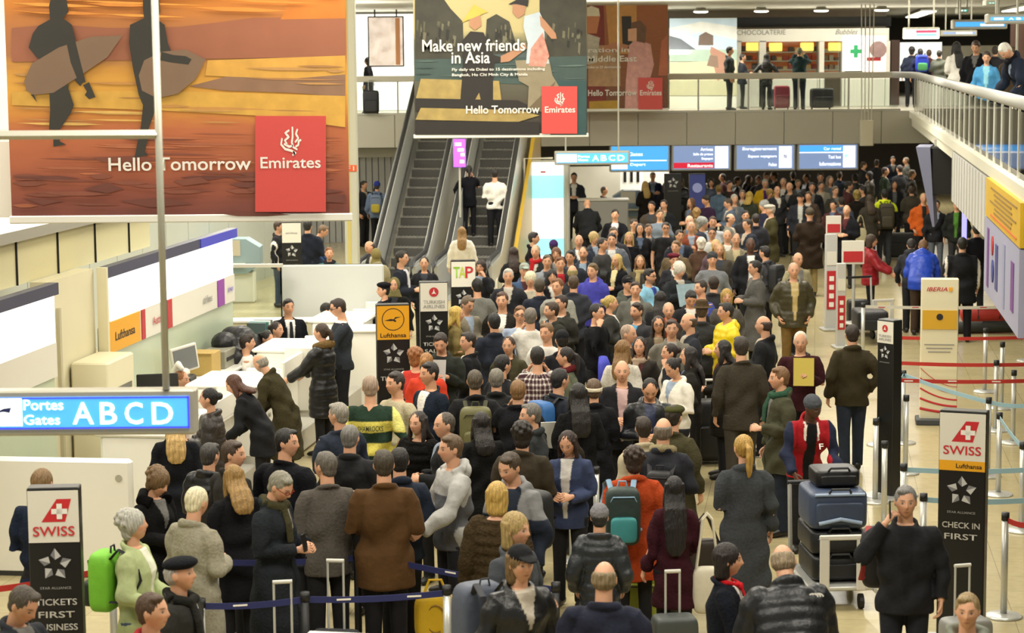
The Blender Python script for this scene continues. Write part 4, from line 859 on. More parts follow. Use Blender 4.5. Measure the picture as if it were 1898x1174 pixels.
(1031,459,-5,'person in grey top in front of the purple knitted hat','t=j:3a3530 hr=m:5f3a20 F ar=dd'),
(1014,472,0,'person in light grey jacket left of the red lanyard','t=j:80848a hr=s:5a4a3a ar=dd'),
(1038,476,5,'person in black jacket with a red lanyard','t=j:1c1c20/9a1c24 hr=s:6a4428 ar=dd'),
(1057,464,-15,'person in dark jacket with thick black hair in the packed crowd','t=j:222630 hr=s:110f0e ar=dd sk=1'),
(1073,435,0,'person in dark blue jacket with a high forehead','t=j:262d3a hr=b:5a4632 ar=dd'),
(1081,457,-8,'bearded person in navy jacket facing the camera','t=j:1f2733/7a8a9a hr=v:241a14 beard ar=dd'),
(1101,431,25,'person with short fair hair in dark blue jacket','t=j:2a303c hr=c:b09660 F ar=dd'),
(1116,441,55,'person in charcoal jumper in profile','t=w:3a3a3a hr=s:241c16 ar=pp sk=1'),
(1134,432,-4,'person in grey padded jacket facing the camera','t=p:4c525c/b8b8b4 hr=s:231b16 ar=dd h=182'),
(1137,421,0,'person hidden behind the grey padded jacket','t=j:2a2a30 hr=s:5a4a3c ar=dd h=184'),
(1166,430,-5,'person in black jumper with shoulder length fair hair','t=w:15151a hr=l:a88a4c F ar=dd hlen=.04'),
(1175,406,20,'person in dark jacket behind the fair haired black jumper','t=j:22252c hr=s:2f2219 ar=dd'),
(1186,414,0,'person in black coat with a dark fringe','t=j:141419 hr=l:0f0d0c F hlen=.08 ar=dd'),
(1202,415,0,'person holding up a small camera','t=j:2f343c hr=s:4a3624 ar=gg F'),
(1238,412,0,'person in black T-shirt with glasses','t=t:17171a hr=s:33241a ex=glasses:222 short ar=dd'),
(1223,388,5,'person in grey blue shirt below the blue grey kiosk','t=t:6a7480 hr=s:5a4a38 ar=dd'),
(1231,370,-25,'person in dark coat with a beige collar beside the kiosk','t=b:1c1e22/8a8468 hr=s:1f1a14 ar=pp'),
(1208,373,-20,'person in brown jacket close to the kiosk','t=j:3f372e hr=s:241c18 ar=pp sk=1'),
(1196,336,195,'person in dark coat with long fair hair at the white desk','t=c:24201e hr=l:b89a58 F ar=pp'),
(1210,319,-5,'person in navy suit behind the white desk','t=b:1e2740/7a8aa0 hr=s:4a3a2c ar=cc'),
(1234,338,200,'person in black coat with long dark hair at the white desk','t=c:17141a hr=l:20161a F ar=pp'),
(1064,320,-5,'person in dark suit standing at the white kiosk counter','t=b:2b2e36/d8d4cc hr=s:17130f ar=pp h=186'),
(1119,346,80,'desk agent in dark uniform seated behind the grey kiosk','t=b:23262c hr=v:4a3a30 seat ar=pp'),
(1140,388,-5,'person in black suit sitting on the kiosk ledge','t=b:131318/c0c0c0 hr=s:17130f ar=rd'),
(1088,369,182,'person in black coat stooping at the grey kiosk','t=j:17191d hr=x:222222 ln=22 ar=rr wd=1.1'),
(1253,446,-20,'person in light brown jacket with untidy fair hair','t=j:5a4c36 hr=s:6a4e30 ar=pp'),
(1259,426,15,'person in dark jacket raising an arm','t=j:1f232c hr=s:231a15 ar=gd sk=1'),
# --- upper crowd, right half
(1278,400,-10,'person with a pink bare head in a tan jacket','t=j:6a5138 hr=v:caa08c ar=dd'),
(1281,411,0,'person in rust jacket below the pink bare head','t=j:7a3a22 hr=v:b08a78 ar=dd'),
(1302,403,60,'person in dark blue jacket with wavy silver hair','t=j:2a303c/a0aab4 hr=c:8a8a84 ar=pp'),
(1321,401,0,'person in white shirt among dark jackets','t=t:a8aaae hr=s:3a281c ar=dd'),
(1320,421,-4,'young person in white shirt and glasses','t=t:b8b8b4 hr=s:2f221a ex=glasses:222 ar=dd'),
(1348,426,0,'person in green jacket with a high forehead','t=j:3f4638 hr=b:7a6450 ar=dd'),
(1364,432,0,'person in open beige jacket and cream shirt','t=j:76705c/a89c78 hr=v:5f4a3a ar=dd h=182'),
(1391,441,0,'person in open black jacket over a long white shirt','t=j:14161b/d0ccc4 hr=v:17120f sk=3 ar=dd h=184'),
(1300,441,170,'person in brown jacket with white curls','t=j:4a3528 hr=c:d8d0c2 F ar=pp'),
(1327,444,0,'person with pale blond hair in a mauve jacket','t=j:5a4650 hr=l:c0a66a F hlen=.04 ar=dd'),
(1334,452,-5,'person with loose fair hair in front of the beige jacket','t=j:3f3a34 hr=l:a08048 F hlen=.1 ar=dd'),
(1320,468,0,'person in grey sweater and grey knitted hat with a strap','t=w:73767a hr=s:2a2a2a ex=beanie:3b3d40 ar=dd'),
(1419,456,-130,'person in grey coat with a white collar from behind','t=j:45454a/b0aca0 hr=s:15120f ar=pp'),
(1478,468,25,'person in beige coat behind the olive quilted jacket','t=j:8d8668 hr=b:8a7060 ar=pp'),
(1501,386,182,'person in long dark brown coat and a knitted hat with back turned','t=c:2a2018 hr=x:222222 ex=beanie:4a4236 ar=pp h=184 wd=1.15 lg=8a7a52'),
(1429,379,-85,'person in olive coat, tan trousers and a pale flat cap','t=c:3b3721 hr=s:9a9284 ex=flat:a8a294 ar=pp h=182 lg=8a7a48'),
(1416,372,-60,'person in striped dark top behind the pale flat cap','t=w:26283a hr=c:8a8a88 ar=pp'),
(1389,355,150,'person in dark green coat with long fair hair','t=j:2f3428 hr=l:a88c40 F hlen=.06 ar=pp'),
(1427,351,15,'person with fair hair and an ochre jacket','t=j:5f4f24 hr=c:8a6c2c F ar=pp'),
(1361,360,10,'person in grey blue jacket with thin white hair','t=j:59616e hr=s:a8a49c ar=dd'),
(1376,352,-5,'person in grey jacket under the third hanging screen','t=j:4a4a46 hr=s:6a5a48 ar=dd F'),
(1353,367,-78,'person in slate jacket in profile looking down','t=j:4c5a6c hr=s:3a3026 ar=pp lp=15'),
(1311,361,-55,'person in purple jumper looking down','t=w:2f1d34 hr=s:1f1714 ar=pp lp=18 sk=1'),
(1282,367,-60,'person in tan coat with long brown hair','t=j:5a4a3a hr=l:5a3c24 F hlen=.1 ar=pp'),
(1291,386,175,'person with sandy hair below the tan coat','t=j:6a5c44 hr=c:8f6f40 F ar=pp'),
(1332,343,185,'person in pale denim jacket with back turned','t=j:5f7690 hr=n:8a6f34 F ar=dd'),
(1382,390,-4,'person in black jacket facing the camera in the dense crowd','t=j:1d1b1c hr=s:20181a ar=dd sk=1'),
(1401,396,182,'person in dark coat from behind below the striped top','t=j:22232a hr=s:241c17 ar=pp'),
(1386,406,-55,'person in navy jacket behind the long white shirt','t=j:1e2430 hr=s:2c2520 ar=pp'),
(1352,396,65,'person in grey tweed jacket with thin dark hair','t=j:66645a hr=b:2a201a ar=pp'),
(1387,325,85,'person in black coat under the third hanging screen','t=c:17161a hr=l:3a2a1e F ar=pp'),
(1406,326,-5,'person in dark glasses under the third hanging screen','t=j:2f2a30 hr=m:6a4a38 F ex=glasses:222 ar=dd'),
(1418,332,0,'person in yellow jacket over a purple top','t=j:c09a18/42205a hr=s:9a968c ar=pp'),
(1420,320,5,'person in dark clothes right behind the yellow jacket','t=j:2a2a2e hr=s:5a4632 ar=dd h=184'),
(1452,330,-20,'person in dark coat with a white shirt near the fourth screen','t=b:26272b/c0beb8 hr=v:8a8078 ar=dd'),
(1464,338,-40,'person in black jacket with a bare crown near the fourth screen','t=j:1d1d1f hr=b:6a5c50 ar=pp h=182'),
(1479,333,10,'person in grey jacket below the fourth hanging screen','t=j:55534c hr=s:7a6a4c ar=dd F'),
(1484,357,-10,'person in dark jacket and a light shirt with a black cap','t=j:20222a/b4b4ae hr=s:14120f ex=cap:101216 ar=dd h=182'),
(1499,355,-25,'person in brown jacket behind the knitted hat','t=j:3f332a hr=s:4a3626 ar=dd sk=1'),
(1522,336,5,'person in pale stone coat under the edge of the fourth screen','t=c:8d8b7e hr=s:3a2e26 ar=dd h=180'),
(1521,320,-10,'person in dark jacket behind the pale stone coat','t=j:26282c hr=s:33281f ar=dd h=186'),
# --- passage on the right
(1658,335,-5,'person in black top with a grey emblem walking towards the camera','t=h:15161a/55585c hr=l:17130f F hlen=.1 ar=dd h=172 lg=15151a'),
(1640,351,180,'person in neon yellow and black jacket with a big rucksack','t=j:16181a pat=neon hr=s:17130f hood ar=dd h=184 lg=33363a'),
(1712,358,0,'person in orange jacket over black overalls','t=j:b55318/16201f hr=v:c0a078 ar=kk h=180 lg=111114'),
(1740,371,-10,'person in black jacket and grey trousers beside the orange jacket','t=j:15161a hr=s:17130f ar=dd F h=172 lg=555a62'),
(1774,370,-20,'person in green and black jacket beneath the gallery','t=j:151816/4a7a2c hr=s:2a1d15 ar=dd lg=2a2a2c'),
(1588,353,182,'person in dark brown coat with curly fair hair','t=c:1c1814 hr=c:8f7a3c F ar=dd h=172'),
(1612,361,190,'person with long brown hair carrying a cream bag','t=c:3a362e hr=l:3a2c1f F ar=dd h=172 lg=3a4656'),
(1614,435,78,'person in red jacket beside the red sign','t=p:8c1420 hr=m:3a2a1c F ar=rr h=170'),
(1689,443,175,'person in dark grey hooded jacket bending over a case','t=h:23252a '+K+' ln=25 ar=rr'),
(1712,446,165,'person in bright blue jacket bending forward','t=p:1c3fa8 hr=s:6a4a2a hood ln=38 ar=rr h=184 lg=3a2c20'),
(1784,440,176,'person in black jacket with white sleeve stripes','t=k:15161a pat=sidestripe hr=s:17150f ar=dd h=184 wd=1.1 lg=121216'),
(1810,415,190,'person in black coat under the gallery behind the striped sleeves','t=c:121318 hr=s:17150f ar=dd'),
# --- gallery and bridge (d = distance, z = deck)
(1352,86,80,'person in dark grey jacket on the bridge below the beach picture','t=j:2b302e hr=s:15120f ar=dd z=3.5 d=58.2 lg=20242e'),
(1376,106,85,'person in black coat beside the dark grey jacket on the bridge','t=j:1c2028 hr=s:15120f F ar=pp z=3.5 d=59.4'),
(1421,99,160,'person in dark leather jacket on the bridge by the red case','t=l:22221f hr=l:1c1512 F ar=bb z=3.5 d=58.3'),
(1482,88,170,'person in dark green jacket with raised elbows on the bridge','t=j:1f3334 hr=s:6a6a50 ar=uu z=3.5 d=58.0 lg=1c2330 h=178'),
(1690,87,170,'person in navy jacket at the gallery corner','t=j:1d2334 hr=c:17130f ar=dd z=3.5 d=60'),
(1706,90,180,'person wearing a bright blue rucksack on the gallery','t=j:1a2040 hr=s:1a1613 ar=dd z=3.5 d=59.2'),
(1741,93,170,'person in grey green coat on the gallery','t=c:5f6258 hr=s:2a2620 ar=pp z=3.5 d=59'),
(1773,77,195,'person in white jacket with long black hair on the gallery','t=j:dcd8ce hr=l:100e0e F hlen=.3 ar=pp z=3.5 d=46.5'),
(1810,74,-25,'person in black coat looking down from the gallery','t=c:16161a hr=s:3f2c20 ar=dd lp=22 z=3.5 d=41'),
(1829,95,-15,'person in sky blue jacket on the gallery','t=j:4a90c0/8cc8d8 hr=s:33261e F ar=dd lp=10 z=3.5 d=38'),
(1860,100,-62,'person in navy jacket leaning on the gallery rail','t=j:1b2334 hr=s:ddd8cc ar=rr ln=30 lp=22 z=3.5 d=33 h=182 bf=-75 ex=scarf:14141a'),
(1878,88,170,'person in brown jacket at the back of the gallery','t=j:4a3c2a hr=c:5a4a30 ar=dd z=3.5 d=41'),
(1845,85,160,'person in dark coat behind the sky blue jacket','t=j:26262a hr=s:2f251c ar=dd z=3.5 d=47'),
(1722,92,165,'person in maroon jacket between the rucksack and the grey coat','t=j:4a2a2c hr=s:4a3626 ar=dd z=3.5 d=61'),
(682,108,-100,'person in black coat with a case on the bridge end','t=c:1b1b1f hr=m:2a211d F ar=dd z=3.5 d=58.2'),
# --- escalator and doorway
(869,307,185,'person in black suit with hand on hip on the escalator','t=b:121216 hr=p:17120f F ar=bf z=1.0 d=48.25 h=160 lg=121216 hf=1'),
(917,316,182,'person in white shirt and black trousers on the escalator','t=t:d8d4c8 hr=s:1c1713 ar=pp z=.8 d=47.95 h=174 lg=131317'),
(674,365,60,'person in dark jacket raising a hand by the bright doorway','t=j:23262c hr=s:2a2018 ar=ud d=57.2 z=0'),
(699,360,175,'person in blue hat with a pale rucksack by the bright doorway','t=j:6a7a96 hr=s:333333 ex=beanie:2c3a8c ar=dd d=56.8 z=0'),
]
FAR = [(1262,330),(1290,345),(1300,322),(1318,330),(1340,322),(1352,335),(1366,328),(1436,318),(1440,345),(1470,318),(1496,322),(1505,338),(1538,326),(1548,345),(1556,318),(1572,336),(1585,322),(1600,300),(1612,318),(1625,296),(1640,310),(1655,290),(1668,306),(1680,292),(1690,315),(1560,365),(1545,372),(1600,345),(1570,380),(1690,345)]
# ------------------------------------------------------------------ hanging airline banners
def emirates_mark(parent, org, Y, cx, y0, y1):
    """calligraphic mark drawn as a few brush strokes, in banner plane"""
    b_ = MB(); h = y1 - y0; w = h * .72
    S_ = [[(.05, .0), (.06, .35), (.02, .55), (.10, .72), (.30, .80)], [(.30, .08), (.22, .25), (.34, .40), (.18, .55)], [(-.10, .12), (-.30, .22), (-.12, .36), (-.32, .48), (-.20, .62)], [(-.45, .40), (-.50, .62), (-.30, .78), (.0, .84), (.22, .92), (.05, 1.0)], [(-.36, .60), (-.1, .70), (.08, .66)], [(.48, .46), (.36, .50), (.34, .64), (.20, .70)], [(.10, .86), (.16, .98)]]
    for st in S_:
        pts = []
        for i in range(len(st) - 1):
            for q in range(4):
                t_ = q / 4; pts.append((st[i][0] * (1 - t_) + st[i + 1][0] * t_, st[i][1] * (1 - t_) + st[i + 1][1] * t_))
        pts.append(st[-1]); L_ = []; R_ = []
        for i, (x, y) in enumerate(pts):
            a = pts[max(i - 1, 0)]; c = pts[min(i + 1, len(pts) - 1)]; dx, dy = c[0] - a[0], c[1] - a[1]; n = math.hypot(dx, dy) + 1e-6; r = .045 * (1 - .5 * abs(i / len(pts) - .4))
            L_.append((x - dy / n * r, y + dx / n * r)); R_.append((x + dy / n * r, y - dx / n * r))
        for i in range(len(pts) - 1):
            b_.poly(on(Y, [(cx + x * w, y0 + y * h) for x, y in (L_[i], L_[i + 1], R_[i + 1], R_[i])], org))
    return obj('logo', b_, M_TXTW, parent)
def banner(label, Y, x0, x1, ytop, ybot, base, layers, texts, red, logo):
    org = PY((x0 + x1) / 2, ybot, Y); t = thing('hanging_banner', label, 'banner', org, 0, 'airline banners hanging from the ceiling')
    b_ = MB(); p, q = PY(x0, ybot, Y) - org, PY(x1, ytop, Y) - org; b_.box(((p.x + q.x) / 2, .012, (p.z + q.z) / 2), (q.x - p.x, .02, q.z - p.z)); obj('print', b_, base, t)
    obj('bottom_rail', MB().box(((p.x + q.x) / 2, .012, p.z - .03), (q.x - p.x + .05, .05, .075), ch=.01), mat('white_rail', 'e3e1d8', rough=.4), t)
    picture(t, 'picture', layers, Y - .004, org)
    rx0, ry0, rx1, ry1 = red; b2 = MB().poly(on(Y - .04, [(rx0, ry1), (rx1, ry1), (rx1, ry0), (rx0, ry0)], org)); obj('red_square', b2, mat('emblem_red', 'cb4a45', rough=.5, var=.04), t)
    for body, a, b, c, d in texts:
        p, q = PY(a, d, Y) - org, PY(c, b, Y) - org; text(body, q.x - p.x, q.z - p.z, M_TXTW, t, (p.x, -.046, p.z), (1, 0, 0), (0, 0, 1), 'bold')
    emirates_mark(t, org, Y - .046, *logo); return t
def ramp_print(name, stops, z0, z1, nscale=6, dist=.06):
    M = bpy.data.materials.new(name); M.use_nodes = True; nt = M.node_tree; N = nt.nodes; L = nt.links; b = N['Principled BSDF']; b.inputs['Roughness'].default_value = .55
    tc = N.new('ShaderNodeTexCoord'); mp = N.new('ShaderNodeMapping'); mp.inputs['Scale'].default_value = (1, 1, 5); nz = N.new('ShaderNodeTexNoise'); nz.inputs['Scale'].default_value = nscale; nz.inputs['Detail'].default_value = 5
    sx = N.new('ShaderNodeSeparateXYZ'); mr = N.new('ShaderNodeMapRange'); mr.inputs['From Min'].default_value = z0; mr.inputs['From Max'].default_value = z1
    ma = N.new('ShaderNodeMath'); ma.operation = 'MULTIPLY_ADD'; ma.inputs[1].default_value = dist * 2; cr_ = N.new('ShaderNodeValToRGB'); e = cr_.color_ramp.elements
    while len(e) < len(stops): e.new(.5)
    for i, (p, c) in enumerate(stops): e[i].position = p; e[i].color = (*hexc(c), 1)
    s2 = N.new('ShaderNodeMath'); s2.operation = 'SUBTRACT'; s2.inputs[1].default_value = dist
    L.new(tc.outputs['Object'], mp.inputs[0]); L.new(mp.outputs[0], nz.inputs[0]); L.new(tc.outputs['Object'], sx.inputs[0]); L.new(sx.outputs['Z'], mr.inputs[0]); L.new(nz.outputs[0], ma.inputs[0]); L.new(mr.outputs[0], ma.inputs[2]); L.new(ma.outputs[0], s2.inputs[0]); L.new(s2.outputs[0], cr_.inputs[0]); L.new(cr_.outputs[0], b.inputs['Base Color']); return M
Y1, Y2, Y3 = 20.5, 39.6, 55.7
hz1 = PY(330, -60, Y1).z - PY(330, 402, Y1).z
M_SEA = ramp_print('printed_sunset', [(0, '6e3b34'), (.10, '8f4b38'), (.22, 'a85c3c'), (.36, 'b8683f'), (.42, 'c98438'), (.52, 'd9a040'), (.60, 'c98f3c'), (.66, 'a8704a'), (.78, 'b5733e'), (.86, 'c87c30'), (1, 'cf8a2c')], 0, hz1, 2.5, .05)
rp = random.Random(5)
def streaks(n, cols, x0, x1, y0, y1, l0, l1, t0, t1, tilt=.0):
    o_ = []
    for _ in range(n):
        x, y, l, t_ = rp.uniform(x0, x1), rp.uniform(y0, y1), rp.uniform(l0, l1), rp.uniform(t0, t1); a, c = max(x - l, x0), min(x + l, x1); dy = tilt * (c - a)
        o_.append((F_(rp.choice(cols), .2, 6), [(a, y - dy), (a + (c - a) * .3, y + t_ - dy * .4), (a + (c - a) * .7, y + t_ * .8 + dy * .4), (c, y + dy), (a + (c - a) * .6, y - t_ * .8 + dy * .3), (a + (c - a) * .3, y - t_ * .6 - dy * .4)]))
    return o_
SF = F_('33302a', .1); SB = F_('7d6450', .1)
banner('biggest hanging banner showing two surfers at sunset on a beach', Y1, 22, 640, -60, 402, M_SEA, [
 (F_('9a5f45', .15, 3), [(22, 115), (640, 105), (640, 20), (560, 32), (470, 33), (400, 42), (330, 50), (200, 52), (100, 45), (22, 52)]), (F_('c9782e', .25, 4), [(520, 36), (640, 34), (640, -20), (540, -10)]),
 (F_('cf9c46', .25, 6), [(385, 112), (640, 103), (640, 140), (560, 150), (380, 140)]), (F_('8c6a52', .25, 5), [(350, 160), (420, 142), (540, 146), (640, 138), (640, 180), (540, 172), (420, 168)]), (F_('d0a045', .25, 6), [(22, 195), (22, 170), (300, 168), (640, 178), (640, 236), (470, 214), (300, 205)]),
 *streaks(26, ['c08a48', 'a87848', 'dab060', 'b98a50'], 22, 640, 112, 232, 30, 110, 1, 3.5, .01), *streaks(30, ['96563c', '7d4636', 'b06844', 'a25e40'], 22, 640, 245, 330, 25, 100, 1, 4, .01), *streaks(34, ['6a3a30', '7a4434', '844a38', '9a583c'], 22, 640, 320, 398, 20, 70, 2, 6, .01), *streaks(16, ['d88a3a', 'e09a44', 'b8702e'], 22, 640, -10, 30, 40, 140, 2, 5, .02),
 (F_('6a3a30', .3, 8), [(155, 350), (200, 338), (230, 350), (200, 358)]), (F_('6a3a30', .3, 8), [(220, 372), (300, 366), (360, 378), (280, 384)]), (F_('7a4434', .3, 8), [(320, 335), (372, 328), (390, 338), (340, 344)]), (F_('6a3a30', .3, 8), [(40, 366), (120, 372), (80, 380)]), (F_('6a3a30', .3, 8), [(600, 362), (640, 360), (640, 376), (608, 374)]), (F_('7a4434', .3, 8), [(170, 292), (260, 288), (300, 298), (190, 300)]),
 (SF, [(95, -2), (124, -2), (128, 22), (118, 34), (134, 46), (140, 70), (150, 120), (157, 150), (150, 160), (140, 150), (126, 110), (128, 165), (138, 195), (132, 210), (112, 240), (92, 240), (94, 205), (92, 160), (84, 110), (70, 108), (54, 88), (62, 62), (72, 48), (94, 36), (92, 12)]),
 (SF, [(100, 256), (112, 256), (112, 262), (124, 268), (100, 272)]), (SB, [(46, 150), (60, 118), (110, 88), (170, 68), (228, 66), (200, 106), (150, 140), (100, 172), (64, 176), (50, 168)]), (SF, [(120, 60), (138, 66), (152, 122), (160, 152), (148, 156), (132, 116)]), (SF, [(155, 158), (166, 152), (178, 180), (166, 184), (158, 176), (162, 170)]), (SF, [(58, 175), (64, 175), (70, 190)]),
 (SF, [(266, -2), (296, -2), (298, 22), (292, 36), (306, 46), (312, 80), (322, 104), (345, 106), (346, 116), (322, 118), (304, 112), (286, 160), (290, 200), (276, 240), (274, 262), (268, 285), (252, 285), (256, 262), (262, 235), (266, 195), (258, 176), (248, 130), (240, 80), (242, 46), (268, 34), (266, 14)]), (SF, [(252, 284), (268, 280), (276, 288), (250, 292)]),
 (SB, [(258, 140), (268, 112), (300, 96), (345, 92), (382, 110), (364, 146), (330, 174), (292, 182), (264, 168)]), (SF, [(300, 96), (322, 102), (345, 104), (356, 110), (350, 120), (318, 116), (298, 112)])],
 [('Hello Tomorrow', 203, 290, 466, 317), ('Emirates', 484, 290, 595, 312)], (473, 215, 604, 393), (540, 235, 288))
M_ASIA = ramp_print('printed_bay', [(0, '2f2a24'), (.18, '4a4234'), (.36, '5a5a4a'), (.48, '4c5a58'), (.56, '6a6a52'), (.62, 'b8aa78'), (.80, 'c2b480'), (1, 'c8ba8a')], 0, PY(930, -60, Y2).z - PY(930, 250, Y2).z, 3, .03)
ROCK = F_('3a382c', .6, 4); WD = F_('a08a50', .4, 5); DK = F_('241f1c', .2); KH = F_('8a7f66', .2); SK_ = F_('b08060', .1)
banner('middle hanging banner with two people shaking hands by a boat', Y2, 769, 1087, -60, 250, M_ASIA, [
 (ROCK, [(769, 110), (860, 108), (858, 40), (835, 16), (810, -20), (769, -30)]), (ROCK, [(898, 100), (962, 100), (944, 40), (920, 26), (902, 36)]), (ROCK, [(1000, 105), (1087, 105), (1087, -30), (1000, -30)]), (F_('3c4e4a', .2, 6), [(769, 150), (1087, 160), (1087, 104), (769, 110)]),
 *[(F_(rp.choice(['6a6650', '57543f', '222119']), .3), [(x, y), (x + w_, y + 2), (x + w_ * .6, y + h_), (x - 1, y + h_ * .8)]) for x, y, w_, h_ in [(rp.choice((rp.uniform(772, 845), rp.uniform(902, 950), rp.uniform(1004, 1080))), rp.uniform(35, 80), rp.uniform(2, 6), rp.uniform(8, 24)) for _ in range(60)]], *streaks(14, ['5a6c66', '2f3f3c'], 769, 1087, 112, 146, 15, 50, .6, 1.6),
 (F_('2c4a4a', .2), [(1020, 250), (1087, 250), (1087, 150), (1030, 150)]), (WD, [(770, 186), (930, 190), (925, 150), (780, 146)]), (DK, [(770, 206), (990, 200), (960, 186), (770, 182)]), (WD, [(770, 222), (960, 226), (1000, 214), (960, 204), (780, 200)]), (DK, [(770, 250), (1000, 250), (1000, 226), (770, 224)]),
 (DK, [(852, 200), (872, 200), (888, 172), (894, 198), (914, 196), (914, 146), (918, 108), (896, 60), (872, 58), (856, 76), (858, 120), (856, 150)]), (SK_, [(870, 30), (890, 28), (892, 48), (880, 56), (870, 48)]), (F_('d0b04c', .15), [(856, 42), (904, 22), (878, 8)]), (DK, [(905, 98), (928, 106), (926, 116), (900, 116)]),
 (KH, [(955, 112), (1018, 110), (1024, 140), (1036, 160), (1020, 162), (992, 200), (978, 200), (980, 160), (962, 150)]), (F_('b8c4cc', .12), [(972, 30), (1000, 22), (1008, 40), (1010, 80), (1018, 118), (975, 118), (978, 80), (970, 50)]), (F_('c88a7a', .7, 10), [(984, 90), (1006, 60), (1018, 104), (1010, 124), (980, 122)]), (SK_, [(1000, 28), (1010, 38), (1030, 62), (1032, 72), (1022, 72), (1002, 48)]), (SK_, [(950, 6), (975, 4), (972, 26), (960, 34), (950, 24)]), (DK, [(942, 8), (960, -2), (980, 0), (978, 12), (958, 8)]), (SK_, [(928, 104), (962, 88), (974, 78), (976, 90), (944, 114), (928, 116)]), (F_('6a5a44'), [(1010, 210), (1030, 150), (980, 200)])],
 [('Make new friends', 783, 72, 973, 96), ('in Asia', 837, 95, 908, 118), ('Fly daily via Dubai to 15 destinations including', 838, 125, 1010, 133), ('Bangkok, Ho Chi Minh City & Manila', 838, 135, 978, 143), ('Hello Tomorrow', 864, 195, 1000, 211), ('Emirates', 1010, 197, 1066, 209)], (1004, 160, 1070, 248), (1038, 171, 197))
M_EAST = ramp_print('printed_market', [(0, '6a4228'), (.3, '8a5230'), (.6, '9a5c34'), (1, 'b06a38')], 0, 4, 4, .2)
banner('farthest hanging banner with a person in a pink scarf at a market', Y3, 1012, 1238, -60, 203, M_EAST, [
 (F_('c08a48', .5, 3), [(1130, 100), (1180, 100), (1180, -30), (1120, -30)]), (DK, [(1152, 30), (1170, 30), (1172, 90), (1154, 90)]), (F_('7a2a20', .3), [(1088, 200), (1124, 200), (1118, -20), (1088, -20)]), (F_('a88460', .5, 6), [(1090, 160), (1150, 160), (1150, 84), (1090, 84)]),
 (F_('c07a50'), [(1088, 62), (1106, 62), (1112, 30), (1088, 26)]), (F_('d8ccb0'), [(1088, 30), (1112, 30), (1110, 16), (1096, 11), (1088, 14)]), (F_('b8b0a0', .4, 8), [(1088, 120), (1106, 116), (1112, 70), (1088, 62)]), (F_('cf9a94', .35, 8), [(1158, 205), (1200, 205), (1204, 150), (1212, 120), (1206, 82), (1180, 72), (1166, 84), (1160, 150)]), (F_('6a4a34', .3, 8), [(1168, 74), (1196, 80), (1198, 50), (1186, 38), (1170, 42)]), (F_('d8a484'), [(1164, 76), (1180, 76), (1180, 52), (1164, 54)]), (F_('b57a58'), [(1110, 90), (1140, 78), (1166, 84), (1160, 94), (1120, 98)]), (F_('b08a28', .4), [(1092, 205), (1146, 205), (1148, 186), (1092, 188)]), (F_('b5684a', .3), [(1220, 140), (1238, 140), (1238, 64), (1226, 76)])],
 [('Inspiration in', 1048, 88, 1166, 100), ('the Middle East', 1056, 103, 1180, 115), ('Fly via Dubai to 27 destinations', 1070, 122, 1150, 128), ('Hello Tomorrow', 1090, 166, 1180, 178), ('Emirates', 1186, 167, 1226, 177)], (1183, 144, 1228, 203), (1206, 149, 168))
# ------------------------------------------------------------------ near hanging frame with the gates sign
YF = 13.2
p = PY(308, 715, YF); t = thing('gates_sign', 'near blue lit sign reading Portes Gates ABCD hung from a pole frame', 'sign', (p.x, YF, 0))
def L3(x, y, Y=YF): q = PY(x, y, Y); return (q.x - p.x, q.y - YF, q.z)
a, c = L3(-120, 810), L3(362, 722)
obj('pole', MB().tube([L3(308, 722), L3(285, -60)], .022, 10), M_ALU, t, True); obj('beam', MB().tube([L3(-60, 251), L3(292, 249)], [.028, .028], 4, ref=(.7, .7, .1)), M_ALU, t)
obj('case', MB().box(((a[0] + c[0]) / 2, .06, (a[2] + c[2]) / 2), (c[0] - a[0], .13, c[2] - a[2]), ch=.012), M_ALU, t)
a, c = L3(-110, 797), L3(350, 734); obj('lit_panel', MB().box(((a[0] + c[0]) / 2, -.006, (a[2] + c[2]) / 2), (c[0] - a[0], .012, c[2] - a[2])), mat('blue_light', '49a3ee', emit=1.0, var=.03), t)
b_ = MB(); zt, zb = c[2], a[2]
for z in (zt - .006, zb + .006): b_.box(((a[0] + c[0]) / 2, -.012, z), (c[0] - a[0], .006, .010))
b_.box((c[0] - .004, -.012, (zt + zb) / 2), (.010, .006, zt - zb)); obj('border', b_, mat('violet_blue_light', '3b3fe6', emit=1.0), t)
a, c = L3(-30, 790), L3(41, 738); obj('symbol_panel', MB().box(((a[0] + c[0]) / 2, -.014, (a[2] + c[2]) / 2), (c[0] - a[0], .006, c[2] - a[2])), mat('white_light', 'ffffff', emit=1.2), t)
M_GLW = MATS['white_light']
obj('plane_symbol', MB().poly([(x, -.019, z) for x, _, z in [L3(-12, 766), L3(8, 757), L3(22, 755), L3(19, 765), L3(8, 763)]]), mat('navy_print', '23306a'), t)
for body, x0, y0, x1, y1 in (('Portes', 45, 740, 118, 760), ('Gates', 46, 768, 112, 787), ('A', 136, 745, 174, 786), ('B', 187, 745, 217, 786), ('C', 233, 745, 265, 786), ('D', 283, 745, 321, 786)):
    q, r = L3(x0, y1), L3(x1, y0); text(body, r[0] - q[0], r[2] - q[2], M_GLW, t, (q[0], -.02, q[2]), (1, 0, 0), (0, 0, 1), 'bold')
b_ = MB(); prect(b_, -40, 262, 26, 404, 20.9, .1); tag(obj('wall_board', b_, M_WHITE), 'blank white hanging board at the edge beside the surfers banner', 'board')
b_ = MB(); prect(b_, -60, -20, 21, 240, 24, .1); structure('window_4', b_, mat('pale_window', 'dfe3d0', emit=.35, var=.25, bscale=2))
b_ = MB(); tag(obj('white_board', MB().box(PZ(622, 1188, 1.2), (.46, .30, .04), rz=-.2, ch=.012), M_WHITE), 'white table top just entering at the bottom edge', 'table')
bpy.data.objects['white_board'].location = (0, 0, 0)
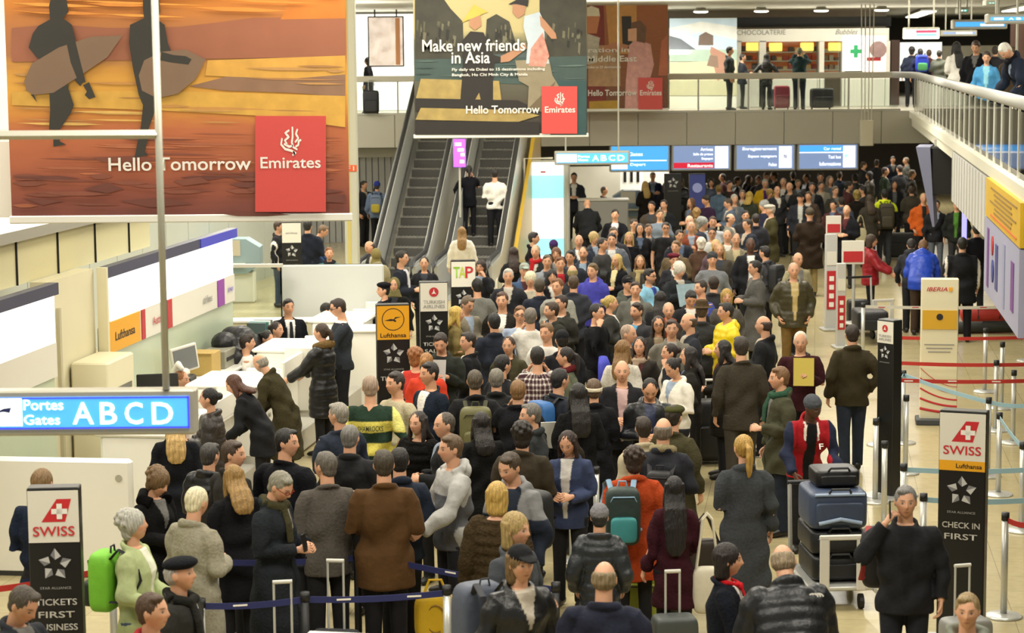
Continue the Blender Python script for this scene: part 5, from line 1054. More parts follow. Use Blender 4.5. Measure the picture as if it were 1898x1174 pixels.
# ------------------------------------------------------------------ overhead gate screens in the hall
def screen(x0, y0, x1, y1, Y, label, body, bars, name='hanging_screen'):
    o_ = PY((x0 + x1) / 2, y1, Y); t = thing(name, label, 'sign', o_, 0, 'blue hanging gate screens'); p_, q = PY(x0, y1, Y) - o_, PY(x1, y0, Y) - o_; w, h = q.x - p_.x, q.z - p_.z
    obj('case', MB().box(((p_.x + q.x) / 2, .12, h / 2), (w, .22, h), ch=.02), M_ALU, t)
    obj('lit_panel', MB().box(((p_.x + q.x) / 2, -.004, h / 2), (w - .10, .016, h - .10)), body, t)
    for i, (u0, v0, u1, v1, m_, tx) in enumerate(bars):
        X0, X1, Z0, Z1 = p_.x + .05 + u0 * (w - .1), p_.x + .05 + u1 * (w - .1), .05 + v0 * (h - .1), .05 + v1 * (h - .1)
        if tx: text(tx, X1 - X0, Z1 - Z0, m_, t, (X0, -.020, Z0), (1, 0, 0), (0, 0, 1), 'bold')
        else: obj('panel_field', MB().box(((X0 + X1) / 2, -.014, (Z0 + Z1) / 2), (X1 - X0, .008, Z1 - Z0)), m_, t)
    for s in (-.35, .35): obj('hanger', MB().tube([(s * w, .12, h), (s * w, .12, (2.72 if Y == 57.0 else 6.25) - o_.z)], .02, 6), M_ALU, t)
    return t
BL = MATS['blue_light']; SL = mat('slate_light', '7f95c0', emit=.75, var=.02); RL = mat('red_light', 'd0203a', emit=.8)
screen(1028, 279, 1168, 306, 49.0, 'small blue hanging sign reading ABCD in front of the screens', BL, [(0, .1, .28, .9, M_GLW, ''), (.50, .2, .59, .8, M_GLW, 'A'), (.62, .2, .70, .8, M_GLW, 'B'), (.73, .2, .82, .8, M_GLW, 'C'), (.85, .2, .95, .8, M_GLW, 'D'), (.3, .55, .46, .8, M_GLW, 'Portes'), (.3, .2, .44, .45, M_GLW, 'Gates')], 'gate_sign')
screen(1130, 267, 1242, 319, 57.0, 'first hanging screen, bright blue with a white line', BL, [(.25, .38, .97, .42, M_GLW, ''), (0, .05, .28, .30, M_GLW, ''), (.33, .15, .6, .3, M_GLW, 'Depart'), (.3, .6, .55, .75, M_GLW, 'Gates')])
screen(1245, 266, 1356, 317, 57.0, 'second hanging screen with a red band along its foot', SL, [(0, .04, .72, .28, RL, ''), (.74, .04, .97, .97, M_GLW, ''), (.25, .08, .7, .22, M_GLW, 'Restaurants'), (.48, .78, .7, .92, M_GLW, 'Arrivee'), (.35, .56, .7, .70, M_GLW, 'Salle de presse'), (.5, .38, .7, .50, M_GLW, 'Bagages')])
screen(1362, 265, 1475, 317, 57.0, 'third hanging screen, slate blue with a white symbol strip', SL, [(.74, .05, .96, .95, M_GLW, ''), (.1, .76, .7, .92, M_GLW, 'Enregistrement'), (.2, .46, .7, .60, M_GLW, 'Espace voyageurs'), (.56, .12, .7, .26, M_GLW, 'Police'), (.82, .45, .88, .6, mat('navy_print'), '')])
screen(1478, 264, 1592, 316, 57.0, 'fourth hanging screen with a bright blue top band', SL, [(0, .72, .75, .97, BL, ''), (0, .66, .75, .70, M_GLW, ''), (.76, .05, .97, .95, M_GLW, ''), (.42, .78, .72, .90, M_GLW, 'Car rental'), (.5, .42, .72, .56, M_GLW, 'Taxi bus'), (.35, .12, .72, .28, M_GLW, 'Informations'), (.78, .4, .86, .6, mat('teal_light', '4ac0b0', emit=.8), '')])
screen(1830, 24, 1960, 44, 33.0, 'blue lit ABCD sign hanging over the gallery crowd', BL, [(.05, .2, .2, .8, M_GLW, ''), (.28, .2, .36, .8, M_GLW, 'A'), (.40, .2, .48, .8, M_GLW, 'B'), (.52, .2, .60, .8, M_GLW, 'C'), (.64, .2, .72, .8, M_GLW, 'D')], 'gate_sign')
screen(1766, 35, 1868, 54, 42.0, 'blurred blue and white sign above the gallery, behind the ABCD one', BL, [(.5, .1, .97, .6, M_GLW, '')], 'gate_sign')
screen(1676, 50, 1742, 72, 50.0, 'red and blue lit sign near the gallery corner ceiling', M_GLW, [(.3, .5, .97, .9, RL, ''), (.3, .05, .97, .4, BL, '')], 'gate_sign')
screen(1744, 55, 1812, 67, 52.0, 'pale slate lit sign beside the red and blue sign', SL, [(.4, .2, .9, .8, M_GLW, '')], 'gate_sign')
for (x, y, Y, lb) in ((1838, 6, 36, 'green and white exit sign nearest the top edge'), (1786, 20, 43, 'second green and white exit sign, lower on the ceiling')):
    screen(x - 12, y - 7, x + 12, y + 6, Y, lb, mat('green_light', '2fa890', emit=.9), [(.15, .15, .4, .85, M_GLW, ''), (.6, .15, .8, .85, M_GLW, '')], 'exit_sign')
screen(1870, 258, 1960, 300, 34.0, 'blue screen seen through the gallery glass', SL, [(0, .6, .9, .95, BL, ''), (0, .5, .9, .56, M_GLW, '')])
t = thing('cable_drop', 'white fixture box on four thin rods hanging in front of the bridge', 'lamp', PY(1606, 270, 56.0))
for dx in (-.13, -.05, .04, .12): obj('rod', MB().tube([(dx, 0, .6), (dx * (1 + .3), 0, 6.25 - t.location.z)], .014, 6), M_RAILW, t)
obj('box', MB().box((0, 0, .32), (.34, .2, .66), ch=.02), mat('cream_box', 'd2cbb2', rough=.5), t)
# ------------------------------------------------------------------ freestanding airline signs
def star_logo(t, z, r, y):
    b_ = MB()
    for i in range(5):
        a = math.pi / 2 + i * 2 * math.pi / 5; P = []
        for rr, da in ((1.0, .0), (.62, -.62), (.30, -.05), (.62, .42)): P.append((rr * r * math.cos(a + da), y, z + rr * r * math.sin(a + da)))
        b_.poly(P[:3]); b_.poly([P[0], P[2], P[3]], 1)
    return obj('star_emblem', b_, [mat('silver_light_print', 'b9b9b7', rough=.4), mat('silver_dark_print', '77777a', rough=.4)], t)
def tailfin(t, cx, z, w, h, y):
    b_ = MB(); b_.poly([(cx - w / 2, y, z), (cx + w * .28, y, z), (cx + w / 2, y, z + h), (cx + w * .02, y, z + h)])
    c = (cx + w * .10, z + h * .46); s = h * .34; k = s * .34
    b_.poly([(c[0] - k, y - .003, c[1] - s), (c[0] + k, y - .003, c[1] - s), (c[0] + k, y - .003, c[1] + s), (c[0] - k, y - .003, c[1] + s)], 1); b_.poly([(c[0] - s, y - .003, c[1] - k), (c[0] + s, y - .003, c[1] - k), (c[0] + s, y - .003, c[1] + k), (c[0] - s, y - .003, c[1] + k)], 1)
    return obj('tail_emblem', b_, [mat('swiss_red', 'c1272d', rough=.4), M_TXTW], t)
def air_sign(xc, ytop, wpx, label, kind, lines, yaw=0.0, H=2.05, star=True):
    p = PZ(xc, ytop, H); s = FOC / p.y; w = wpx / s; d = .15; t = thing('airline_sign', label, 'sign', (p.x, p.y, 0), yaw, 'tall black airline signs'); y = -d / 2 - .003; yy = y - .006
    obj('column', MB().box((0, 0, H / 2 + .02), (w, d, H - .04), ch=.008), M_BLACK, t); obj('foot_plate', MB().box((0, 0, .012), (w + .25, .5, .024), ch=.006), M_STEEL, t)
    ph = w * 1.02; z0 = H - .02 - ph
    def pan(m_, a, b): obj('logo_panel', MB().box((0, y, (a + b) / 2), (w * .97, .008, b - a)), m_, t)
    def tx(body, m_, zc, hh, ww, nm='bold', x=0): text(body, ww, hh, m_, t, (x - ww / 2, yy - .003, zc - hh / 2), (1, 0, 0), (0, 0, 1), nm)
    if kind in ('swiss', 'swissL'):
        pan(M_BEIGE, z0, H - .02); tailfin(t, w * .06, z0 + ph * .40, w * .58, ph * .44, yy); tx('SWISS', mat('swiss_red'), z0 + ph * .22, ph * .19, w * .80); zz = z0
        if kind == 'swissL': pan(M_YEL, z0 - w * .22, z0); tx('Lufthansa', M_TXTK, z0 - w * .11, w * .10, w * .55, x=w * .15); zz = z0 - w * .22
    elif kind == 'luft':
        pan(M_YEL, z0, H - .02); b_ = MB(); n = 28; R_ = w * .34; cz = z0 + ph * .60
        for i in range(n):
            a0, a1 = 2 * math.pi * i / n, 2 * math.pi * (i + 1) / n; b_.poly([(R_ * math.cos(a0), yy, cz + R_ * math.sin(a0)), (R_ * math.cos(a1), yy, cz + R_ * math.sin(a1)), (R_ * .93 * math.cos(a1), yy, cz + R_ * .93 * math.sin(a1)), (R_ * .93 * math.cos(a0), yy, cz + R_ * .93 * math.sin(a0))])
        for P in ([(-.8, -.1), (-.1, -.15), (.05, .0), (-.2, .05)], [(-.1, -.15), (.3, .1), (.75, .22), (.2, .2), (.05, .0)], [(-.05, -.1), (.2, -.25), (.3, -.15), (.1, .02)]): b_.poly([(a * R_, yy, cz + b * R_) for a, b in P])
        obj('crane_emblem', b_, M_TXTK, t); tx('Lufthansa', M_TXTK, z0 + ph * .13, ph * .13, w * .78); zz = z0
    elif kind == 'turk':
        pan(M_BEIGE, z0, H - .02); cz = z0 + ph * .68; b_ = MB(); b_.tube([(0, yy, cz), (0, yy - .002, cz)], w * .17, 24); b_.poly([(-w * .09, yy - .004, cz - w * .07), (w * .02, yy - .004, cz - w * .05), (w * .09, yy - .004, cz - w * .08), (w * .02, yy - .004, cz + w * .02), (w * .01, yy - .004, cz + w * .12), (-w * .03, yy - .004, cz + .0)], 1)
        obj('round_emblem', b_, [M_TXTR, M_TXTW], t); tx('TURKISH', M_TXTG, z0 + ph * .33, ph * .12, w * .76); tx('AIRLINES', M_TXTG, z0 + ph * .17, ph * .12, w * .78); zz = z0
    elif kind == 'tap':
        pan(M_BEIGE, z0, H - .02); tx('T', mat('tap_green', '7fae2c'), z0 + ph * .58, ph * .44, w * .26, x=-w * .27); tx('A', mat('tap_lime', 'b3c23a'), z0 + ph * .58, ph * .44, w * .28, x=-w * .04); tx('P', M_TXTR, z0 + ph * .58, ph * .46, w * .32, x=w * .24); zz = z0
    elif kind == 'plain': pan(M_BEIGE, z0, H - .02); tx('airline', M_TXTG, z0 + ph * .5, ph * .1, w * .6); zz = z0
    elif kind == 'blue': obj('panel', MB().box((0, y, H * .6), (w * .97, .008, H * .78)), M_BLUEP, t); b_ = MB(); b_.tube([(0, yy, H - .35), (0, yy - .002, H - .35)], w * .3, 20); obj('round_emblem', b_, mat('pale_blue_print', '8f9ad0'), t); return t
    else: zz = H - .04
    if star: star_logo(t, zz - w * .44, w * .33, yy); tx('STAR ALLIANCE', M_TXTG, zz - w * .90, w * .05, w * .60)
    for i, ln in enumerate(lines): tx(ln, mat('pale_grey_lettering', 'b5b2aa', rough=.5), zz - w * (1.18 + .25 * i), w * .13, w * min(.14 * len(ln), .80))
    return t
R_ = math.radians
air_sign(100, 901, 97, 'nearest black sign reading SWISS and TICKETS FIRST BUSINESS', 'swiss', ['TICKETS', 'FIRST', 'BUSINESS'], R_(4))
air_sign(1788, 760, 88, 'black sign reading SWISS and CHECK IN FIRST by the phone caller', 'swissL', ['CHECK IN', 'FIRST'], R_(-22))
air_sign(727, 563, 62, 'black sign with a yellow crane panel reading TICKETS', 'luft', ['TICKETS'], R_(8))
air_sign(803, 521, 52, 'black sign with a white TURKISH AIRLINES panel', 'turk', ['TICKETS', 'SALES'], R_(6))
air_sign(858, 482, 46, 'black sign with a green and red TAP panel', 'tap', [], R_(4))
air_sign(540, 411, 36, 'distant black tickets sign in front of the ribbed wall', 'plain', ['TICKETS'], R_(4))
air_sign(1650, 592, 40, 'black sign turned almost edge on beside the brown fleece jacket', 'turk', [], R_(-52))
air_sign(1247, 322, 32, 'far black star sign beside the white kiosk desk', 'none', [])
air_sign(1292, 322, 30, 'far blue sign with a round emblem next to the star sign', 'blue', [])
p = PZ(1738, 785, 0); t = thing('totem', 'cream totem reading IBERIA with a yellow panel and red curved lines', 'sign', p, R_(-8)); w = .50; H = 2.0
obj('column', MB().box((0, 0, H / 2 + .03), (w, .16, H - .06), ch=.01), mat('cream_totem', 'd6cfae', rough=.4, var=.03), t); obj('foot_plate', MB().box((0, 0, .04), (w + .1, .4, .08), ch=.01), mat('dark_foot', '3a3d40'), t); obj('yellow_panel', MB().box((0, -.085, H * .72), (w * .92, .012, .26)), mat('mustard_print', 'c79a22', rough=.5), t)
obj('round_emblem', MB().tube([(0, -.092, H * .74), (0, -.096, H * .74)], .045, 16), M_TXTK, t)
text('IBERIA', w * .56, .055, M_TXTR, t, (-w * .36, -.086, H - .17), (1, 0, 0), (0, 0, 1), 'bold', .25); obj('yellow_mark', MB().box((w * .28, -.086, H - .143), (.05, .008, .055)), M_YEL, t)
for i in range(3): obj('printed_line', MB().box((0, -.083, H * .55 - .05 * i), (w * (.8 - .1 * i), .006, .012)), M_TXTG, t)
for i in range(5):
    z = .78 - .14 * i; pts = [(-w / 2 + w * q / 8, -.083, z - (.26 - .05 * i) * (1 - (1 - q / 8) ** 2)) for q in range(9)]; obj('red_curve', MB().tube(pts, [(.004 + .006 * i * .6, .004)] * 9, 6, ref=(0, 1, 0)), M_TXTR, t)
def red_stand(x0, x1, yb, yt, label):
    q = PZ((x0 + x1) / 2, yb, 0); s = FOC / q.y; w = (x1 - x0) / s; h = (yb - yt) / s; t = thing('info_stand', label, 'sign', q, R_(6)); obj('column', MB().box((0, 0, h / 2), (w, .10, h), ch=.008), mat('pale_grey_stand', 'bdbcb8', rough=.4), t)
    obj('red_panel', MB().box((0, -.056, h * .42), (w * .8, .008, h * .40)), M_RED, t); obj('white_panel', MB().box((0, -.056, h * .75), (w * .84, .008, h * .14)), M_BEIGE, t)
    for i in range(4): obj('printed_square', MB().box((0, -.062, h * (.27 + .09 * i)), (w * .4, .006, h * .05)), M_TXTW, t)
    obj('base', MB().box((0, 0, .02), (w * 1.6, .4, .04), ch=.01), M_STEEL, t); return t
red_stand(1528, 1550, 612, 432, 'slim grey stand with stacked red panels behind the red header board'); red_stand(1549, 1566, 645, 486, 'narrow white stand with a red strip in front of the grey stand')
def board(x0, y0, x1, y1, yb, label, foot):
    q = PZ((x0 + x1) / 2, yb, 0); Y = q.y; a, c = PY(x0, y1, Y), PY(x1, y0, Y); t = thing('header_board', label, 'sign', (q.x, Y, 0)); cx = (a.x + c.x) / 2 - q.x
    obj('board', MB().box((cx, 0, (a.z + c.z) / 2), (c.x - a.x, .05, c.z - a.z), ch=.006), M_BEIGE, t); obj('red_field', MB().box((cx, -.03, a.z + (c.z - a.z) * .32), ((c.x - a.x) * .86, .01, (c.z - a.z) * .46)), M_RED, t); obj('post', MB().tube([(0, 0, 0), (0, 0, a.z)], .03, 10), M_STEEL, t); obj('foot_plate', MB().lathe([(.2, 0), (.2, .02), (.05, .035)], n=18), M_STEEL, t)
board(1531, 400, 1559, 434, 600, 'small white and red header board on a post', 1); board(1560, 446, 1602, 490, 612, 'larger white and red board on a post beside the red jacket', 1)
# lightbox beside the escalator
p = PY(1014, 500, 50.5); t = thing('light_box', 'tall white and cyan lit advert box beside the escalator', 'advert', (p.x, 50.5, 0)); zt = PY(1014, 299, 50.5).z; w = PY(1046, 300, 50.5).x - PY(983, 300, 50.5).x
obj('frame', MB().box((0, .08, zt / 2), (w + .08, .16, zt + .04), ch=.01), M_ALU, t); obj('lit_panel', MB().box((0, -.006, zt / 2 + .1), (w, .014, zt - .25)), mat('white_ad_light', 'f4fbff', emit=1.1), t)
z1, z2 = PY(1014, 368, 50.5).z, PY(1014, 325, 50.5).z; obj('cyan_field', MB().box((0, -.016, (z1 + z2) / 2), (w, .008, z2 - z1)), mat('cyan_light', '8fe4f2', emit=1.0), t); z3 = PY(1014, 442, 50.5).z; obj('cyan_field', MB().box((0, -.016, (z3 + .35) / 2), (w, .008, z3 - .35)), mat('cyan_light'), t)
for i in range(4): obj('printed_rule', MB().box((-w * .3 + i * w * .2, -.016, (z1 + z3) / 2), (.012, .006, z1 - z3 - .1)), mat('pale_rule', 'cfd8dc'), t)
obj('red_mark', MB().box((-w * .1, -.016, zt - .25), (.12, .006, .04)), M_TXTR, t)
p = PY(1046, 500, 50.2); tag(obj('post', MB().tube([(p.x + .08, 50.2, 0), (p.x + .08, 50.2, 2.7)], .06, 12), M_STEEL), 'slim steel post beside the tall cyan light box', 'post')
p = PY(962, 292, 50.0); t = thing('steel_frame', 'thin pale frame rail beside the yellow escalator cladding', 'frame', (p.x, 50.0, 0)); zt = PY(975, 294, 50).z; w = PY(1028, 294, 50).x - PY(975, 294, 50).x
obj('upright', MB().tube([(.12, 0, 0), (.12, 0, zt), (.12 + w, 0, zt)], .025, 8), M_RAILW, t)
# hoop rail near the escalator foot
p = PZ(955, 620, 0); t = thing('hoop_rail', 'white tubular hoop rail at the escalator exit', 'railing', p); obj('hoop', MB().tube([(-.32, 0, 0), (-.32, 0, 1.0), (-.25, 0, 1.07), (.45, 0, 1.07), (.5, 0, 1.0), (.5, 0, 0)], .028, 10), M_RAILW, t, True); obj('hoop', MB().tube([(-.2, .5, 0), (-.2, .5, 1.0), (-.13, .5, 1.07), (.5, .5, 1.07)], .028, 10), M_RAILW, t, True)
# ------------------------------------------------------------------ check-in back wall, desks, staff side
def wallpanel(b0, b1, label, logos, name='airline_light_box'):
    L_ = b1 - b0; t = thing(name, label, 'lit panel', B(-8.33, (b0 + b1) / 2, 0), RZB); y = lambda b: b - (b0 + b1) / 2
    obj('green_panel', MB().box((-.03, 0, .95), (.06, L_, 1.9)), M_PALEG, t); obj('header', MB().box((.02, 0, 2.56), (.12, L_, .13)), mat('header_strip', '47495c', rough=.4), t)
    obj('lit_panel', MB().box((.0, .12 if L_ > 3 else 0, 2.22), (.05, L_ - (.3 if L_ > 3 else 0), .56)), mat('panel_light', 'fffef6', emit=1.5), t); obj('print_strip', MB().box((.0, 0, 1.77), (.07, L_, .38)), M_BEIGE, t)
    for a, b, m_, tx, tm in logos:
        if m_: obj('logo_panel', MB().box((.042, y((a + b) / 2), 1.77), (.012, b - a, .37)), m_, t)
        if tx: text(tx, (b - a) * .6, .11, tm, t, (.052, y(a + (b - a) * .22), 1.71), (0, 1, 0), (0, 0, 1), 'bold')
    obj('end_post', MB().box((.03, -L_ / 2 - .03, 1.3), (.12, .06, 2.66)), M_CREAM, t); return t
t = wallpanel(24.35, 30.1, 'long lit check-in wall panel with a row of airline logos', [(24.4, 25.65, M_YEL, 'Lufthansa', M_TXTK), (25.72, 25.86, M_RED, '', None), (26.0, 26.75, None, 'Austrian', M_TXTR), (26.8, 27.0, M_RED, '', None), (28.3, 29.0, None, 'airlines', M_TXTG), (29.18, 29.52, mat('purple_print', '8a3a9a', rough=.5), '', None), (29.6, 30.05, None, 'airways', mat('violet_lettering', '6a5ac0'))])
obj('header_blue', MB().box((.03, 1.95, 2.56), (.125, 1.85, .125)), mat('blue_header', '4a4ec0', rough=.4), t)
wallpanel(20.3, 22.7, 'short lit check-in wall panel at the photo edge above the gates sign', [])
b_ = MB(); bbox(b_, -8.6, -8.4, 22.75, 24.3, 0, 2.62, 0); bbox(b_, -8.41, -8.36, 23.0, 23.06, 0, 2.3, 1); structure('wall_service', b_, [M_CREAM, mat('cream_edge', 'b9b193')])
t = thing('service_cabinet', 'cream cabinet with two dark slots between the lit wall panels', 'cabinet', B(-8.15, 23.8, 0), RZB); obj('body', MB().box((0, 0, .82), (.44, .95, 1.64), ch=.02), M_CREAM, t)
for z in (1.28, .98): obj('slot', MB().box((.224, .1, z), (.012, .5, .07)), mat('slot_grey', '6b6a60'), t)
b_ = MB(); bbox(b_, -14, -8.62, 17, 27.2, 2.62, 3.12, 0); bbox(b_, -14, -8.5, 17, 27.4, 3.12, 3.24, 1); bbox(b_, -14, -8.9, 27.4, 31, 2.95, 3.12, 0)
for i in range(8): bbox(b_, -8.63, -8.60, 17.2 + i * 1.3, 17.22 + i * 1.3, 2.62, 3.12, 2)
structure('ceiling_low', b_, [mat('yellowish_cream', 'cfc79a', rough=.6, var=.05), M_ALU, M_DARK])
def desk(b0, label, L=2.0):
    t = thing('check_in_desk', label, 'check-in desk', B(-7.0, b0, 0), RZB, 'white check-in desks')
    obj('bag_gate', MB().box((.02, .55, .60), (.82, 1.10, 1.12), ch=.035), M_WHITE, t); obj('top_slab', MB().box((.0, .55, 1.17), (.90, 1.14, .05), ch=.02), M_WHITE, t)
    obj('counter_body', MB().box((-.12, 1.1 + L / 2, .46), (.62, L, .84), ch=.02), M_WHITE, t); obj('counter_top', MB().box((-.1, 1.1 + L / 2, .91), (.72, L + .02, .05), ch=.015), mat('worktop', 'f0eee6', rough=.3), t)
    obj('privacy_screen', MB().box((.24, 1.1 + L * .72, 1.05), (.05, L * .5, .26), ch=.015), M_WHITE, t)
    obj('scale_plate', MB().box((.28, 1.1 + L / 2, .17), (.45, L * .8, .30), ch=.02), mat('scale_grey', 'b9b6ab', rough=.4), t); obj('kick_plate', MB().box((.0, .55 + L / 2, .03), (.86, 1.1 + L, .06)), mat('dark_kick', '2e2c28'), t)
    for y in (1.13, 1.07 + L): obj('end_panel', MB().box((.22, y, .80), (.42, .05, .86), ch=.015), M_WHITE, t)
    obj('round_cap', MB().tube([(.44, .55, .75), (.452, .55, .75)], .03, 12), M_ALU, t)
    return t
for k, (b0, lb) in enumerate(((21.4, 'white check-in desk behind the hanging gates sign'), (24.7, 'white check-in desk where the black jacket leans'), (27.8, 'white check-in desk where the olive coat leans'), (30.95, 'white check-in desk by the charcoal jumper'))): desk(b0, lb, 1.0 if b0 > 30 else 2.0)
t = thing('white_partition', 'large white screen panel with a rounded corner near the nearest desk', 'partition', B(-7.4, 20.05, 0), RZB); obj('panel', MB().box((0, 0, .60), (1.6, .12, 1.16), ch=.03), M_WHITE, t); obj('round_mark', MB().tube([(.68, -.062, 1.0), (.68, -.068, 1.0)], .035, 16), M_ALU, t); obj('base', MB().box((0, 0, .02), (1.6, .14, .04)), mat('dark_kick'), t)
# back desk behind the staff
t = thing('back_counter', 'cream counter along the lit wall behind the desk agents', 'counter', B(-8.05, 27.3, 0), RZB); obj('body', MB().box((0, 0, .42), (.5, 5.2, .84), ch=.01), M_CREAM, t); obj('worktop', MB().box((.02, 0, .86), (.58, 5.3, .04), ch=.01), mat('worktop'), t)
def onback(name, label, cat, b, parts_, a=-8.05, z=.88, rz=0):
    t = thing(name, label, cat, B(a, b, z), RZB + rz)
    for nm, mb, m_ in parts_: obj(nm, mb, m_, t, nm in ('cover', 'cable', 'arm', 'folded_coat'))
onback('cardboard_box', 'tan cardboard box on the back counter', 'box', 27.6, [('carton', MB().box((0, 0, .15), (.34, .42, .30), ch=.008), mat('cardboard', 'b79a58', rough=.8, var=.1)), ('flap', MB().box((.0, -.2, .305), (.34, .12, .01)), mat('cardboard'))])
onback('tray', 'grey paper tray beside the cardboard box', 'tray', 28.3, [('base', MB().box((0, 0, .12), (.34, .55, .24), ch=.01), mat('tray_grey', '8a8878', rough=.5)), ('slot', MB().box((.172, 0, .12), (.01, .4, .05)), M_DARK)])
cb = MB(); r2 = random.Random(3)
for i in range(16): cb.ell((r2.uniform(-.15, .15), r2.uniform(-.5, .5), r2.uniform(.02, .30)), (.18, .24, .15), 12, 8)
cm = fuse(cb, .02, 2, 'folded_coat'); paint(cm, hexc('17171a')); t = thing('coat_heap', 'heap of black coats piled on the back counter', 'coats', B(-8.0, 29.1, .9), RZB); link('folded_coat', cm, FABRIC['nylon'], t)
onback('monitor', 'tilted grey monitor on the back counter by the hanging pole', 'monitor', 26.6, [('foot', MB().box((0, 0, .01), (.2, .24, .02)), M_BEIGE), ('neck', MB().box((0, 0, .1), (.05, .05, .2)), M_BEIGE), ('screen', MB().box((.05, 0, .35), (.05, .40, .34), rx=.15, ch=.01), M_BEIGE), ('glass', MB().box((.078, 0, .35), (.008, .34, .28), rx=.15), mat('dim_screen', '777a78', rough=.2))], rz=-.7)
onback('monitor', 'wide black monitor just above the hanging gates sign', 'monitor', 24.9, [('foot', MB().box((0, 0, .01), (.2, .24, .02)), M_BLACK), ('neck', MB().box((0, 0, .08), (.05, .05, .16)), M_BLACK), ('screen', MB().box((.03, 0, .26), (.04, .50, .30), ch=.01), M_BLACK)], rz=-1.2, a=-7.85)
onback('desk_phone', 'white desk printer with a raised arm beside the wide black monitor', 'printer', 25.6, [('body', MB().box((0, 0, .08), (.3, .3, .16), ch=.03), M_WHITE), ('arm', MB().tube([(0, .1, .12), (0, .14, .3), (.1, .02, .42), (.18, -.1, .38)], [.05, .045, .04, .03], 10), M_WHITE)], a=-7.9)
onback('label_printer', 'small black device on the back counter', 'printer', 26.15, [('body', MB().box((0, 0, .1), (.26, .3, .2), ch=.02), M_BLACK), ('roll', MB().tube([(0, -.1, .22), (0, .1, .22)], .06, 12), M_BEIGE)], a=-7.9)
for k in range(4): tag(obj('binder', MB().box(B(-8.05, 30.35 + k * .12, 1.06), (.28, .075, .32), rz=RZB, ch=.006), [mat('binder_%s' % c, c, rough=.5) for c in (['4a5a5a', '2a7a70', 'd8d8d0', '5a6a68'][k],)]), ['dark grey ring binder nearest the coat heap', 'teal ring binder on the back counter', 'white ring binder beside the teal one', 'grey green ring binder farthest along the counter'][k], 'binder', 'ring binders on the back counter')
# glass and white screens behind the desks
def upright(name, label, x0, y0, x1, y1, Y, m_, cat, bar=None):
    o_ = PY((x0 + x1) / 2, y1, Y); a, c = PY(x0, y1, Y) - o_, PY(x1, y0, Y) - o_; t = thing(name, label, cat, (o_.x, Y, 0)); obj('panel', MB().box((0, 0, (a.z + c.z) / 2 + o_.z), (c.x - a.x, .06, c.z - a.z), ch=.028), m_, t); obj('stand', MB().box((0, 0, (a.z + o_.z) / 2), (c.x - a.x - .1, .05, a.z + o_.z)), M_CREAM, t)
    if bar: obj('top_bar', MB().box((0, -.02, c.z + o_.z), (c.x - a.x + .04, .12, .05)), M_RAILW, t)
    return t
upright('partition', 'large white frosted partition behind the check-in agents', 524, 489, 712, 610, 33.9, mat('white_frosted', 'd3d6d0', rough=.35, var=.03), 'partition')
upright('glass_partition', 'clear glass partition with a pale top bar beside the white partition', 409, 492, 523, 600, 33.6, M_GLASS, 'partition', 1)
t = thing('rear_desk', 'long cream desk in front of the white partition', 'desk', (PY(560, 590, 33.1).x, 33.1, 0)); obj('body', MB().box((0, 0, .5), (2.3, .4, 1.0), ch=.01), M_CREAM, t); obj('worktop', MB().box((0, 0, 1.02), (2.4, .44, .04), ch=.01), mat('worktop'), t)
t = thing('rear_desk', 'white desk block between the charcoal jumper and the crane sign', 'desk', (PY(672, 600, 31.2).x, 31.2, 0)); obj('body', MB().box((0, 0, .55), (.75, .6, 1.1), ch=.02), M_WHITE, t); obj('top', MB().box((0, 0, 1.12), (.8, .66, .05), ch=.02), M_WHITE, t)
for k, (x, y, lb) in enumerate(((400, 655, 'black office chair behind the white shirt'), (575, 566, 'black office chair beside the dark suited agent'))):
    q = PZ(x, y, 1.0); t = thing('office_chair', lb, 'chair', (q.x, q.y, 0), R_(-100)); b_ = MB().box((0, -.24, .78), (.46, .09, .55), ch=.03); obj('backrest', b_, M_RUB, t); obj('seat', MB().box((0, 0, .47), (.48, .48, .08), ch=.03), M_RUB, t); obj('column', MB().tube([(0, 0, .1), (0, 0, .44)], .03, 10), M_STEEL, t)
    for i in range(5): a = i * 1.2566; obj('leg', MB().tube([(0, 0, .1), (.28 * math.cos(a), .28 * math.sin(a), .06), (.28 * math.cos(a), .28 * math.sin(a), .0)], .02, 6), M_RUB, t)
# ------------------------------------------------------------------ self-service kiosks
def kiosk(x, yb, w, h, label, m_):
    q = PZ(x, yb, 0); t = thing('self_service_kiosk', label, 'kiosk', q); pts = []; c = .28
    V = []; F = []
    for y in (-.3, .3):
        for (u, v) in ((-w / 2 + c, 0), (w / 2 - c, 0), (w / 2, c), (w / 2, h - c), (w / 2 - c, h), (-w / 2 + c, h), (-w / 2, h - c), (-w / 2, c)): V.append((u, y, v * .62 + .62))
    for j in range(8): F.append((j, (j + 1) % 8, 8 + (j + 1) % 8, 8 + j))
    F += [tuple(range(7, -1, -1)), tuple(range(8, 16))]; obj('shell', MB().add(V, F), m_, t); obj('pedestal', MB().box((0, .05, .32), (w * .7, .4, .64), ch=.02), M_WHITE, t); obj('screen', MB().box((-w * .1, -.31, 1.15), (w * .4, .02, .32)), mat('kiosk_screen', 'b0a890', emit=.2), t); obj('shelf', MB().box((-w * .05, -.38, .82), (w * .5, .18, .03)), M_CREAM, t); return t
kiosk(442, 560, 1.0, 1.15, 'blue grey eight sided kiosk behind the lit wall panel', mat('teal_grey_shell', '8aa0a6', rough=.4, var=.05)); kiosk(1170, 442, 1.0, 1.15, 'blue grey kiosk under the first hanging screen', M_KIOSK)
t = thing('kiosk_desk', 'grey white desk block under the hanging ABCD sign', 'desk', (PY(1118, 400, 57).x, 57, 0)); obj('body', MB().box((0, 0, .6), (1.3, .6, 1.2), ch=.02), mat('grey_desk', 'aaa9a6', rough=.4), t); obj('top', MB().box((0, 0, 1.22), (1.36, .66, .04), ch=.01), M_WHITE, t)
